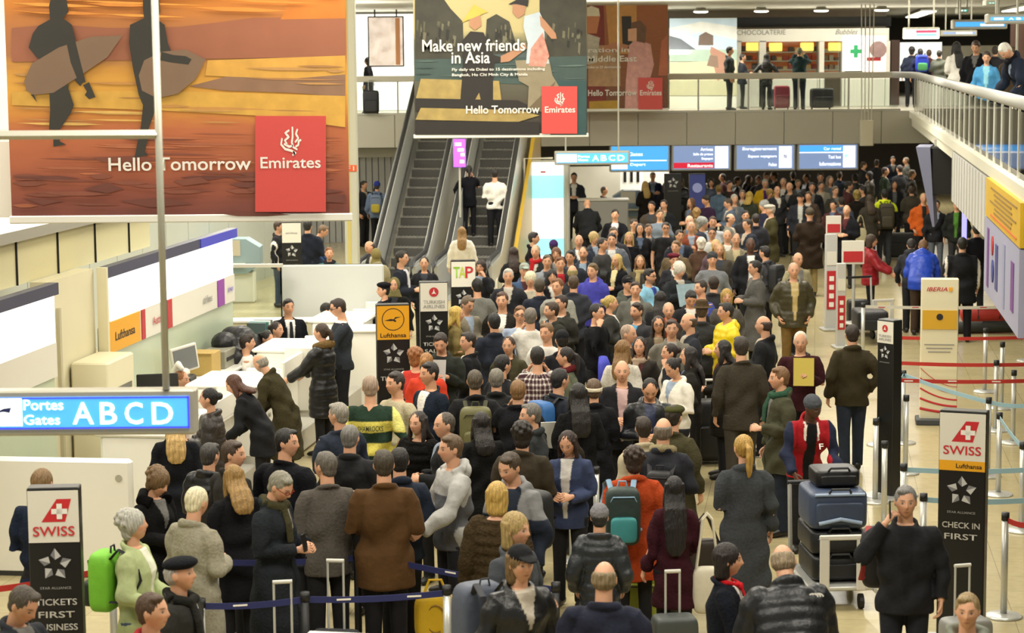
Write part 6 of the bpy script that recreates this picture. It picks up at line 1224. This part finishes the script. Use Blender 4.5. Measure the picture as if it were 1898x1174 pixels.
b_ = MB(); prect(b_, 1050, 308, 1240, 430, 63.5, .2); structure('wall_kiosk', b_, mat('pale_wall', 'cfcdc4', rough=.6, var=.1, bscale=2))
b_ = MB(); prect(b_, 1150, 300, 1192, 424, 62.8, .2); tag(obj('display_rack', b_, mat('white_rack', 'e6e4de', emit=.25)), 'white rack with black strips behind the blue grey kiosk', 'rack')
t = bpy.data.objects['display_rack']
for i in range(3):
    b2 = MB(); prect(b2, 1156 + i * 12, 318, 1161 + i * 12, 338, 62.75, .05); obj('strip', b2, M_BLACK, t)
# ------------------------------------------------------------------ queue barriers
POSTS = {}
def stanchion(key, x, y, label, top=False, m_=None, h=.96):
    q = PZ(x, y, h if top else 0); t = thing('queue_post', label, 'barrier post', (q.x, q.y, 0), 0, 'queue barrier posts'); POSTS[key] = Vector((q.x, q.y, 0))
    obj('base', MB().lathe([(.17, 0), (.17, .012), (.15, .025), (.04, .035)], n=20), M_STEEL, t, True); obj('tube', MB().tube([(0, 0, .03), (0, 0, h - .06)], .031, 12), m_ or M_STEEL, t, True); obj('head', MB().tube([(0, 0, h - .07), (0, 0, h)], .037, 12), M_RUB, t, True)
for k, x, y, lb, tp in (('a', 1860, 1144, 'steel post with a red belt behind the second SWISS sign', 0), ('b', 1622, 931, 'steel post at the foot of the edge-on sign', 0), ('c', 1640, 818, 'second steel post close to the edge-on sign', 1), ('d', 1678, 878, 'steel post holding the pale blue belt left of the SWISS sign', 0), ('e', 1833, 737, 'steel post directly above the SWISS sign with the pale blue belt', 1), ('f', 1850, 918, 'steel post just right of the SWISS sign face', 0), ('g', 1896, 820, 'steel post cut by the photo edge', 1), ('h', 1825, 727, 'steel post behind the totem with the second red belt', 0), ('i', 1856, 758, 'thin steel post farther right of the totem', 0), ('j', 1847, 668, 'steel post on the long red belt right of the totem', 1), ('k', 1877, 822, 'steel post on the lowest red belt', 0), ('l', 1673, 822, 'steel post hidden partly by the edge-on sign', 0),
 ('B', 1675, 860, 'steel post with a pale blue belt just behind the phone caller', 1), ('C', 1712, 915, 'steel post mostly hidden behind the phone caller', 1), ('m', 1632, 690, 'steel post behind the brown fleece jacket', 1), ('n', 573, 892, 'grey post with a blue belt in the empty floor strip', 1), ('o', 565, 1098, 'dark post holding the near blue belts', 1), ('p', 662, 1022, 'dark post behind the brown suede jacket', 1), ('q', 372, 1110, 'post at the near end of the blue belt', 1), ('r', 828, 1086, 'post of the near blue belt behind the grey rucksack', 1), ('s', 398, 1030, 'post of the second blue belt beside the beige coat', 1), ('t', 690, 1020, 'post of the second blue belt in the queue', 1), ('u', 207, 1040, 'post with a red belt beside the lime jacket', 1), ('v', -30, 1082, 'post with a red belt at the photo edge', 1), ('w', 1600, 562, 'post of the white belt beside the luggage cart', 1), ('x', 1905, 562, 'far post of the white belt', 1), ('y', 1105, 865, 'post of the blue belt beside the orange coat', 1), ('z', 1060, 868, 'post of the blue belt beside the blue cardigan', 1), ('A', 1030, 1080, 'near black post beside the smiling grey and navy jacket', 1)):
    stanchion(k, x, y, lb, tp, M_RUB if k in 'opA' else None)
for k, x, y in (('1', 1640, 668), ('2', 1910, 672), ('3', 1640, 700), ('4', 1910, 702), ('5', 1640, 622), ('6', 1910, 622), ('8', 1910, 866), ('9', 1910, 922), ('E', 1910, 748), ('F', 1910, 968)): POSTS[k] = PZ(x, y, .93); POSTS[k].z = 0
def belt(a, b, label, m_, z=.90, marks=None):
    A_, B_ = POSTS[a], POSTS[b]; d = (B_ - A_); L_ = d.length; t = thing('queue_belt', label, 'barrier belt', A_, math.atan2(d.y, d.x), 'queue barrier belts'); n = 8; V = []
    for sd in (-.003, .003):
        for i in range(n + 1):
            sg = -.02 * math.sin(math.pi * i / n)
            V += [(L_ * i / n, sd, z + sg - .025), (L_ * i / n, sd, z + sg + .025)]
    F = []; o_ = 2 * (n + 1)
    for i in range(n): k = 2 * i; F += [(k, k + 2, k + 3, k + 1), (o_ + k + 1, o_ + k + 3, o_ + k + 2, o_ + k), (k + 1, k + 3, o_ + k + 3, o_ + k + 1), (k + 2, k, o_ + k, o_ + k + 2)]
    F += [(0, 1, o_ + 1, o_), (2 * n + 1, 2 * n, o_ + 2 * n, o_ + 2 * n + 1)]
    obj('webbing', MB().add(V, F), m_, t)
    if marks:
        for i in range(int(L_ / .55)): obj('printed_mark', MB().box((.3 + i * .55, -.006, z - .012), (.11, .003, .014)), marks, t)
    return t
RB = mat('red_belt', 'b02a22', rough=.6); LBL = mat('pale_blue_belt', '8fb0bc', rough=.6); WB = mat('white_belt', 'c9c6bc', rough=.6)
for a, b, lb, m_, mk in (('l', 'e', 'pale blue belt running above the SWISS sign', LBL, None), ('e', 'E', 'pale blue belt leaving to the photo edge', LBL, None), ('b', 'l', 'pale blue belt crossing the edge-on sign', LBL, None), ('B', '8', 'pale blue belt passing behind the lower half of the SWISS logo panel', LBL, None), ('C', '9', 'lowest pale blue belt passing behind the black part of the SWISS sign', LBL, None), ('f', 'g', 'pale blue belt slanting to the edge post', LBL, None), ('a', 'F', 'short red belt at the right photo edge', RB, None), ('1', '2', 'middle red belt behind the totem', RB, None), ('3', '4', 'lowest red belt behind the totem', RB, M_TXTW), ('5', '6', 'topmost red belt behind the totem', RB, None), ('w', 'x', 'white belt in front of the blue jacket', WB, M_TXTR), ('o', 'r', 'near blue belt with white marks in front of the brown suede jacket', M_NAVY, M_TXTW), ('q', 'o', 'near blue belt in front of the charcoal coat', M_NAVY, M_TXTW), ('s', 'p', 'second blue belt behind the charcoal coat', M_NAVY, None), ('t', 'A', 'blue belt running through the queue to the black post', M_NAVY, M_TXTW), ('v', 'u', 'red belt running behind the nearer SWISS sign', RB, None), ('z', 'y', 'short blue belt beside the orange coat', M_NAVY, None)): belt(a, b, lb, m_, marks=mk)
# ------------------------------------------------------------------ luggage
def suitcase(x, y, label, col, w=.42, h=.66, d=.26, rz=0, handle=.45, z=0, lying=False, name='suitcase', dark='1b1b1c', top=False):
    q = PZ(x, y, (z + h) if top else z); t = thing(name, label, 'suitcase', (q.x, q.y, z), rz); m_ = mat('case_' + col, col, rough=.5, var=.1, bscale=12, bump=.2); k = mat('trim_' + dark, dark, rough=.5)
    obj('shell', MB().rbox((0, 0, h / 2 + .03), (w, d, h - .02), e=.24), m_, t, True); obj('front_pocket', MB().rbox((0, -d / 2 - .01, h * .38), (w * .8, .08, h * .5), e=.24), m_, t, True)
    b_ = MB().tube([(-w / 2 + .02, -d / 2 + .03, h * .97), (w / 2 - .02, -d / 2 + .03, h * .97)], .008, 6); obj('zip', b_, k, t); b_ = MB().tube([(-w * .38, -d / 2 - .047, .12), (-w * .38, -d / 2 - .047, h * .6), (w * .38, -d / 2 - .047, h * .6), (w * .38, -d / 2 - .047, .12)], .007, 6); obj('zip', b_, k, t)
    if handle:
        o_ = obj('telescopic_handle', MB().tube([(-w * .16, d * .3, h), (-w * .16, d * .3, h + handle), (w * .16, d * .3, h + handle), (w * .16, d * .3, h)], .010, 8), M_STEEL, t); obj('grip', MB().tube([(-w * .18, d * .3, h + handle), (w * .18, d * .3, h + handle)], .016, 8), mat('pale_grip', 'c4c2b8', rough=.4), t)
    for s in (-1, 1): obj('wheel', MB().tube([(s * w * .38, d * .3, .035), (s * w * .38 + s * .03, d * .3, .035)], .036, 14), M_RUB, t)
    return t
suitcase(1192, 1165, 'lime green suitcase behind the orange coat', 'a3ad3a', .45, .70, .28, R_(-6), .42)
suitcase(1250, 1283, 'dark trolley bag with white piping pulled by the maroon coat', '3d4240', .36, .61, .24, R_(8), .36, dark='c8c8c0')
suitcase(530, 1329, 'black cabin case with a raised pale handle by the charcoal coat', '17171a', .42, .50, .26, R_(10), .55)
suitcase(622, 1283, 'dark grey case with a tall handle below the tweed blazer', '26282b', .40, .48, .26, R_(-8), .58)
suitcase(1790, 1150, 'grey case beside the phone caller', '8a8a86', .40, .46, .24, R_(15), .44, top=True)
suitcase(1322, 858, 'tall black suitcase beside the dark brown suit', '121316', .50, .78, .3, R_(5), .25)
suitcase(1440, 200, 'dark suitcase on the bridge in front of the shop', '20242a', .55, .5, .3, 0, .0, z=3.5); suitcase(1449, 203, 'red suitcase on the bridge beside the leather jacket', '8c2038', .42, .62, .28, 0, .0, z=3.5); suitcase(1523, 203, 'black rounded bag on wheels alone on the bridge', '1c191e', .62, .55, .3, R_(10), .35, z=3.5)
suitcase(688, 213, 'black suitcase standing on the bridge end', '1a1b20', .42, .62, .25, 0, .3, z=3.5)
suitcase(1668, 480, 'large black suitcase beyond the blue bending jacket', '17181b', .8, .62, .35, 0, .0); suitcase(1612, 612, 'black suitcase on the luggage cart by the red jacket', '16171a', .55, .35, .8, 0, .0, z=.22); suitcase(1590, 607, 'small black case with a yellow tag beside the luggage cart', '191a1c', .4, .5, .3, 0, .0)
t = thing('holdall', 'long red holdall lying on the floor behind the totem', 'bag', PZ(1830, 600, 0)); obj('body', MB().tube([(-.5, 0, .14), (-.44, 0, .16), (.44, 0, .16), (.5, 0, .14)], [.10, .15, .15, .10], 14), mat('red_nylon', 'a3281e', rough=.6, var=.15, bscale=12), t, True); obj('strap', MB().tube([(-.2, -.16, .1), (-.2, -.1, .3), (.2, -.1, .3), (.2, -.16, .1)], .015, 6), M_RUB, t)
t = thing('holdall', 'long dark holdall lying on the floor in front of the red one', 'bag', PZ(1840, 618, 0)); obj('body', MB().tube([(-.7, 0, .08), (-.6, 0, .11), (.6, 0, .11), (.7, 0, .06)], [.07, .11, .10, .05], 14), mat('dark_nylon', '23251f', rough=.6, var=.15, bscale=12), t, True); obj('strap', MB().tube([(-.2, -.1, .1), (-.2, -.06, .22), (.2, -.06, .22), (.2, -.1, .1)], .012, 6), M_RUB, t)
def cart(x, y, rz, label, z0=0):
    q = PZ(x, y, 0); t = thing('luggage_cart', label, 'cart', q, rz); obj('deck', MB().box((0, 0, .2), (.62, .95, .04), ch=.01), M_STEEL, t)
    for s in (-1, 1): obj('side_frame', MB().tube([(s * .30, -.5, .18), (s * .30, .45, .2), (s * .30, .52, 1.0)], .02, 8), M_STEEL, t); obj('wheel', MB().tube([(s * .28, .38, .08), (s * .24, .38, .08)], .08, 14), M_RUB, t); obj('wheel', MB().tube([(s * .2, -.42, .07), (s * .16, -.42, .07)], .07, 14), M_RUB, t)
    obj('handle_bar', MB().tube([(-.32, .52, 1.0), (.32, .52, 1.0)], .022, 10), M_RUB, t); b_ = MB()
    for s in (-1, 1): b_.box((s * .17, -.47, .43), (.09, .03, .50), ch=.01)
    b_.box((0, -.47, .68), (.44, .03, .05), ch=.01); obj('front_plate', b_, mat('pale_grey_plate', 'd4d2ca', rough=.4), t); return t
C1 = cart(1541, 1108, R_(4), 'luggage cart loaded with blue and black cases, pushed by the varsity jacket'); cart(1612, 622, R_(20), 'luggage cart with black cases beside the red jacket')
cx, cy = C1.location.x, C1.location.y
def oncart(label, dx, dy, z, w, d, h, col, piping=None):
    t = thing('suitcase', label, 'suitcase', (cx + dx, cy + dy, z), R_(4)); m_ = mat('case_' + col, col, rough=.45, var=.12, bscale=12, bump=.2); obj('shell', MB().rbox((0, 0, h / 2), (w, d, h), e=.24), m_, t, True)
    obj('pocket', MB().rbox((0, -d / 2, h * .45), (w * .8, .07, h * .55), e=.24), m_, t, True)
    if piping: obj('piping', MB().tube([(-w * .36, -d / 2 - .035, h * .2), (0, -d / 2 - .05, h * .32), (w * .36, -d / 2 - .035, h * .2)], .018, 8), mat('trim_' + piping, piping, rough=.5), t); obj('piping', MB().tube([(-w * .42, -d / 2 - .01, h * .93), (w * .42, -d / 2 - .01, h * .93)], .014, 8), mat('trim_' + piping), t)
    obj('handle', MB().tube([(-.1, -d / 2 - .02, h * .98), (-.08, -d / 2 - .04, h + .03), (.08, -d / 2 - .04, h + .03), (.1, -d / 2 - .02, h * .98)], .012, 8), M_RUB, t)
oncart('black suitcase at the bottom of the loaded cart', 0, .06, .225, .50, .75, .24, '17181b'); oncart('second black suitcase in the middle of the loaded cart', 0, .08, .47, .52, .72, .23, '1c1e22'); oncart('blue and grey suitcase on top of the loaded cart', 0, .0, .71, .55, .62, .36, '39455c', '8fa0b8'); oncart('black flight bag topmost on the loaded cart', .02, .06, 1.075, .42, .40, .16, '141416')
# ------------------------------------------------------------------ put the travellers in their places
rows = [(x, y, f, lb, op, None) for x, y, f, lb, op in PT]
fr = random.Random(21); tops = ['1d1e22', '26282c', '2a2622', '33302a', '1b2130', '3f3a30', '4a2a2a', '55564f', '23301f', '15161a', '3a4458']
CN = {'1d1e22': 'black', '26282c': 'dark grey', '2a2622': 'dark brown', '33302a': 'brown', '1b2130': 'navy', '3f3a30': 'olive brown', '4a2a2a': 'maroon', '55564f': 'grey', '23301f': 'dark green', '15161a': 'black', '3a4458': 'slate blue'}
for i, (x, y) in enumerate(FAR):
    c = tops[(i * 7) % len(tops)]; fem = i % 3 == 0; f = fr.choice((0, 20, -30, 180, 160, -150, 90, -90))
    op = f"{'F ' if fem else ''}t={fr.choice('jjcp')}:{c} hr={fr.choice('ssvml' if fem else 'ssvsb')}:{fr.choice(['1d1814','3b2a1e','6a5a48','2a2019'])} ar={fr.choice(['dd','pp','kk'])} h={fr.randint(164,184)}"
    where = 'under the second hanging screen' if x < 1350 else 'under the third hanging screen' if x < 1478 else 'under the fourth hanging screen' if x < 1594 else 'in the shadow below the bridge'
    fc = {0: 'facing the camera', 20: 'facing the camera', -30: 'facing the camera', 180: 'seen from behind', 160: 'seen from behind', -150: 'seen from behind', 90: 'in profile', -90: 'in profile'}[f]
    rows.append((x, y, f, f'distant person in {CN[c]} {"jacket" if " t=j" in " "+op else "coat"} {fc} {where}', op, 'far crowd'))
items = []
for x, y, f, lb, op, g in rows:
    S = spec(f, op); k = S['h'] / 1.75
    def base(h, dx=0, S=S, x=x, y=y):
        x = x + dx
        k = h / 1.75; hip = .93 * k; ht = S['z'] + hip + (h - hip) * math.cos(S['lean']) - (.46 * k if S['seat'] else 0); fw = Vector((math.sin(S['bf']), -math.cos(S['bf']), 0)) * (h - hip) * math.sin(S['lean'])
        if 'd' in S: p = PY(x, y, S['d']); p.z = 0; return p - fw
        p = PZ(x, y, ht); p.z = 0; return p - fw
    if 'd' in S and S['z'] == 3.5: S['h'] = min(max(PY(x, y, S['d']).z - 3.5, 1.5), 1.9) if not S['lean'] else S['h']
    items.append([x, y, S, lb, g, base, S['h']])
pos = [it[5](it[6]) for it in items]; fixed = ['d' in it[2] or it[2]['seat'] or it[2]['lean'] > 0 for it in items]
R0_ = .48; CAND = [(dh, dx) for dh in np.arange(-.12, .121, .024) for dx in (-9, -4, 0, 4, 9)]
for rnd in range(6):  # small changes of body height keep every head where it is and people apart
    for i, it in enumerate(items):
        if fixed[i]: continue
        best = None; h0 = it[2]['h']
        for dh, dx in CAND:
            p = it[5](h0 + dh, dx); c = 9 * dh * dh + (dx / 60) ** 2
            for j, q in enumerate(pos):
                if j != i and abs(items[j][2]['z'] - it[2]['z']) < 1:
                    d = math.hypot(p.x - q.x, p.y - q.y)
                    if d < R0_: c += (R0_ - d) * 2.2 + .05
            if best is None or c < best[0]: best = (c, dh, p)
        it[6] = h0 + best[1]; pos[i] = best[2]
cnt = {}; labels = {}
built = []
for it, p in zip(items, pos):
    x, y, S, lb, g, base, h = it; S['h'] = h; s_px = FOC / p.y; S['tone'] = rng.uniform(.88, 1.05); parts, info = build_person(S, s_px); built.append((it, p, parts, info))
for it, p, parts, info in built:
    x, y, S, lb, g, base, h = it; e = thing('person', lb, 'person', (p.x, p.y, S['z']), S['bf'] + math.pi, g or 'travellers in the hall')
    for n, (me, ma) in parts.items(): link(n.strip(), me, ma, e)
    Rz = Matrix.Rotation(S['bf'] + math.pi, 3, 'Z'); LOC[(x, y)] = (e, {sd: e.location + Rz @ Vector(v) for sd, v in info['hands'].items()}, S, info['k'])
# ------------------------------------------------------------------ things people carry
def carried(key, name, label, cat, build, off=(0, 0, 0), hand=None):
    """placed in the carrier's own frame (x right, y forward, z up from the feet)"""
    e, H_, S, k = LOC[key]; t = thing(name, label, cat, (0, 0, 0), S['bf'] + math.pi)
    Rz = Matrix.Rotation(S['bf'] + math.pi, 3, 'Z'); t.location = (H_[hand] if hand else e.location) + Rz @ Vector(off)
    build(t); return t
def rucksack(col, w=.32, h=.48, d=.18, strap='15151a', col2=None):
    def f(t):
        m_ = mat('bag_' + col, col, rough=.6, var=.15, bscale=14, bump=.3); k = mat('strap_' + strap, strap, rough=.7)
        obj('pack', MB().rbox((0, -d / 2, h / 2), (w, d, h)), m_, t, True); obj('pocket', MB().rbox((0, -d - .01, h * .3), (w * .75, .09, h * .44)), mat('bag_' + (col2 or col), col2 or col, rough=.6, var=.15, bscale=14), t, True)
        obj('grab_loop', MB().tube([(-.04, -.03, h - .01), (-.03, -.03, h + .04), (.03, -.03, h + .04), (.04, -.03, h - .01)], .008, 6), k, t)
        for s in (-1, 1): obj('strap', MB().tube([(s * .09, -.02, h - .05), (s * .11, .06, h + .035), (s * .13, .20, h - .02), (s * .15, .25, h - .18), (s * .17, .16, h - .36), (s * .15, .0, .10)], [(.024, .008)] * 6, 8, ref=(0, 0, 1)), k, t)
        obj('zip', MB().tube([(-w * .42, -d + .02, h * .72), (-w * .3, -d - .004, h * .86), (w * .3, -d - .004, h * .86), (w * .42, -d + .02, h * .72)], .006, 6), k, t)
    return f
BK = (0, -.14, .98)
carried((248, 946), 'rucksack', 'black and bright green rucksack on the lime jacket', 'backpack', rucksack('6fb52c', .30, .46, .19, '15151a', '1a1c1a'), (0, -.15, .92))
carried((880, 686), 'rucksack', 'olive rucksack in the middle of the queue', 'backpack', rucksack('5f5c36', .34, .50, .2, '3a3a22'), (0, -.15, .95))
carried((1036, 684), 'rucksack', 'bright blue rucksack on a dark jacket', 'backpack', rucksack('2a5f9a', .34, .44, .18, '15151a', '1d3a66'), (0, -.15, 1.02))
carried((951, 836), 'rucksack', 'black rucksack on the grey and navy jacket', 'backpack', rucksack('17181a', .34, .50, .20), (0, -.16, .98))
carried((1229, 776), 'rucksack', 'small black rucksack with a thin strap', 'backpack', rucksack('16171a', .24, .36, .14), (0, -.16, 1.0))
carried((1175, 829), 'rucksack', 'dark rucksack with turquoise top and yellow flash on the orange coat', 'backpack', rucksack('23332e', .30, .50, .18, '7fa0b8', '3a8a8c'), (-.12, -.17, .90))
carried((1640, 351), 'rucksack', 'large dark khaki rucksack on the neon yellow jacket', 'backpack', rucksack('3a3524', .36, .60, .22), (0, -.16, .9))
carried((1706, 90), 'rucksack', 'vivid blue rucksack with a green mark on the gallery', 'backpack', rucksack('2038b8', .34, .46, .18, '15151a', '4a9a5a'), (0, -.14, .98))
carried((699, 360), 'rucksack', 'pale blue and yellow rucksack by the bright doorway', 'backpack', rucksack('6a7a96', .30, .50, .18, '15151a', 'b0a030'), (0, -.14, .92))
carried((963, 1012), 'rucksack', 'large blue grey rucksack in front of the brown fur jacket', 'backpack', rucksack('49505f', .36, .72, .24, '2a2c32', '59606c'), (.08, -.34, .72))
carried((1419, 456), 'rucksack', 'black rucksack behind the long grey coat', 'backpack', rucksack('1b1c1f', .32, .46, .18), (0, -.14, .98))
def handbag(col, w=.34, h=.28, d=.12, strap=.35):
    def f(t):
        m_ = mat('bag_' + col, col, rough=.5, var=.12, bscale=14, bump=.2); V = MB(); V.rbox((0, 0, -strap - h / 2), (w, d, h), e=.5); obj('bag_body', V, m_, t, True)
        for s in (-.03, .03): obj('strap', MB().tube([(-w * .35, s, -strap - .02), (-.04, s, -.05), (0, s, .0), (.04, s, -.05), (w * .35, s, -strap - .02)], .009, 6), m_, t)
    return f
carried((1250, 884), 'shoulder_bag', 'cream shoulder bag hanging from the maroon coat', 'bag', handbag('cfc8b2', .26, .40, .13, .45), (.27, -.05, 1.30))
carried((1379, 807), 'handbag', 'dark brown leather handbag on the grey coat sleeve', 'bag', handbag('2a211a', .34, .34, .14, .22), (-.34, .05, 1.06))
carried((1612, 361), 'shoulder_bag', 'cream round bag on a shoulder in the passage', 'bag', handbag('c0b896', .32, .34, .14, .30), (-.25, -.08, 1.25))
carried((632, 553), 'shoulder_bag', 'black shoulder bag beside the charcoal jumper', 'bag', handbag('17181c', .30, .26, .12, .45), (.27, -.05, 1.30))
carried((389, 722), 'carrier_bag', 'white and orange carrier bag held at the check-in desk', 'bag', lambda t: (obj('bag_body', MB().box((0, 0, -.2), (.3, .12, .36), ch=.03, rx=.1), M_TXTW, t), obj('orange_field', MB().box((-.06, .065, -.2), (.13, .012, .3)), mat('orange_print2', 'dd5a1e'), t)), (.30, .10, 1.15))
carried((605, 838), 'messenger_bag', 'dark bag carried in front of the tweed blazer', 'bag', handbag('1d1e20', .40, .30, .12, .3), (-.3, .12, 1.15))
carried((1105, 563), 'jacket_bundle', 'bright blue jacket hanging over an arm in the queue', 'jacket', lambda t: obj('cloth', MB().tube([(0, 0, .1), (.03, .04, 0), (.04, .05, -.22), (.0, .04, -.42)], [(.08, .05), (.13, .06), (.14, .05), (.10, .04)], 14), mat('royal_blue_cloth', '3a3fb0', rough=.7, var=.2, bscale=14), t, True), (.18, .22, 1.0))
carried((711, 835), 'tote_bag', 'yellow printed bag hanging low behind the brown suede jacket', 'bag', lambda t: (obj('bag_body', MB().rbox((0, 0, .3), (.36, .16, .42), e=.5, rz=.2), mat('bag_yellow', 'd8b020', rough=.5, var=.15, bscale=10), t), obj('printed_ring', MB().tube([(.08 * math.cos(a), -.085, .3 + .12 * math.sin(a)) for a in np.linspace(0, 5.2, 14)], .008, 6), mat('brown_print'), t), obj('handle', MB().tube([(-.1, 0, .49), (-.05, 0, .62), (.05, 0, .62), (.1, 0, .49)], .012, 6), mat('bag_yellow'), t)), (.42, .25, 0.05))
def flat_item(name, label, cat, key, hand, w, h, m_, off=(0, .05, .06), rx=.5):
    carried(key, name, label, cat, lambda t: obj('sheet', MB().box((0, 0, 0), (w, .008, h), rx=rx), m_, t), off, hand)
M_PAPER = mat('paper', 'd8d8d2', rough=.7, var=.03)
flat_item('paper_sheet', 'grey white sheet read by the dark green jacket', 'paper', (818, 614), -1, .21, .30, mat('grey_paper', 'a9aaa6', rough=.7), (.1, .06, .06), .35)
flat_item('paper_sheet', 'white papers held by the navy jacket near the desk', 'paper', (629, 747), 1, .21, .30, M_PAPER, (-.05, .06, -.02), .2)
flat_item('paper_sheet', 'white papers held by the white jacket', 'paper', (1254, 661), -1, .2, .12, M_PAPER, (.06, .06, .03), 1.0)
flat_item('paper_sheet', 'bright white sheet in front of the long black coat', 'paper', (1072, 711), -1, .24, .30, M_PAPER, (-.14, .02, .05), .3)
flat_item('folder', 'yellow folder held by the maroon cardigan', 'folder', (1484, 614), -1, .24, .33, mat('yellow_folder', 'b8a442', rough=.6), (.06, .06, .06), .2)
flat_item('newspaper', 'pale blue newspaper held up in mid queue', 'newspaper', (1257, 486), -1, .50, .36, mat('pale_blue_paper', '8fa6b0', rough=.8, var=.25, bscale=14), (.1, .10, .0), .3)
carried((1345, 1009), 'clipboard', 'grey clipboard held by the dark uniform with red scarf', 'clipboard', lambda t: (obj('board', MB().box((0, 0, 0), (.008, .25, .34), rx=-.3), mat('grey_board', '8f8c84', rough=.5), t), obj('clip', MB().box((.008, -.045, .13), (.012, .09, .035), rx=-.3), M_BLACK, t)), (.09, -.02, -.04), 1)
for key, hd, lb in (((506, 868), 1, 'phone read by the charcoal coat'), ((1055, 795), 1, 'phone held by the blue cardigan')): flat_item('mobile_phone', lb, 'phone', key, hd, .07, .14, M_BLACK, (0, .05, .06) if key[0] != 1679 else (-.045, .03, .09), .2)
flat_item('camera', 'small silver camera held up in the crowd', 'camera', (1202, 415), 1, .11, .07, M_ALU, (-.1, .05, .06), 0)
carried((1679, 901), 'mobile_phone', 'phone at the ear of the black jacket', 'phone', lambda t: obj('case', MB().box((0, 0, 0), (.010, .07, .14), rx=.2, ch=.003), M_BLACK, t), (-.028, .0, .10), 1)
carried((1679, 901), 'rucksack', 'black and red rucksack on the shoulder of the phone caller', 'backpack', rucksack('1a1a1c', .32, .48, .2, '8c1f22', '8c1f22'), (.16, -.16, .92))
# printed marks on clothes
e = LOC[(1448, 1009)][0]; S = LOC[(1448, 1009)][2]
e = LOC[(690, 697)][0]; k = LOC[(690, 697)][3]; text('SHAMROCKS', .26, .055, mat('dark_green_print', '22301f'), e, (-.13, -.188 * k, 1.225 * k), (1, 0, 0), (0, 0, 1), 'bold')
e = LOC[(1507, 752)][0]; k = LOC[(1507, 752)][3]; text('F', .045, .06, M_TXTW, e, (-.075, .292 * k, 1.13 * k), (-1, 0, -.0), (0, -.36, .93), 'bold'); text('L', .045, .06, M_TXTW, e, (-.085, .33, 1.14 * k), (-1, 0, 0), (0, -.35, .93), 'bold') if 0 else None; (lambda *a: None)((-1, 0, 0), (0, 0, 1), 'bold')
e = LOC[(1448, 1009)][0]; k = LOC[(1448, 1009)][3]
b_ = MB()
for i in range(3): b_.tube([(.035 - .018 * i + .032 * math.cos(a), 0, .022 * math.sin(a)) for a in np.linspace(0, math.pi * .75, 7)], .005, 6)
v = np.concatenate(b_.V); ln = S['lean'] if False else math.radians(28); c0 = np.array((.12, -.185, 1.34)) - np.array((0, 0, .93)); c_, s_ = math.cos(-ln), math.sin(-ln); y_ = c0[1] * c_ - c0[2] * s_; z_ = c0[1] * s_ + c0[2] * c_ + .93
v = np.stack([v[:, 0], -v[:, 2] * s_, v[:, 2] * c_], 1) + np.array((c0[0], y_, z_)); b_.V = [v * k]; obj('chest_emblem', b_, M_TXTW, e)
bpy.data.objects.remove(_w); bpy.data.scenes.remove(WS)
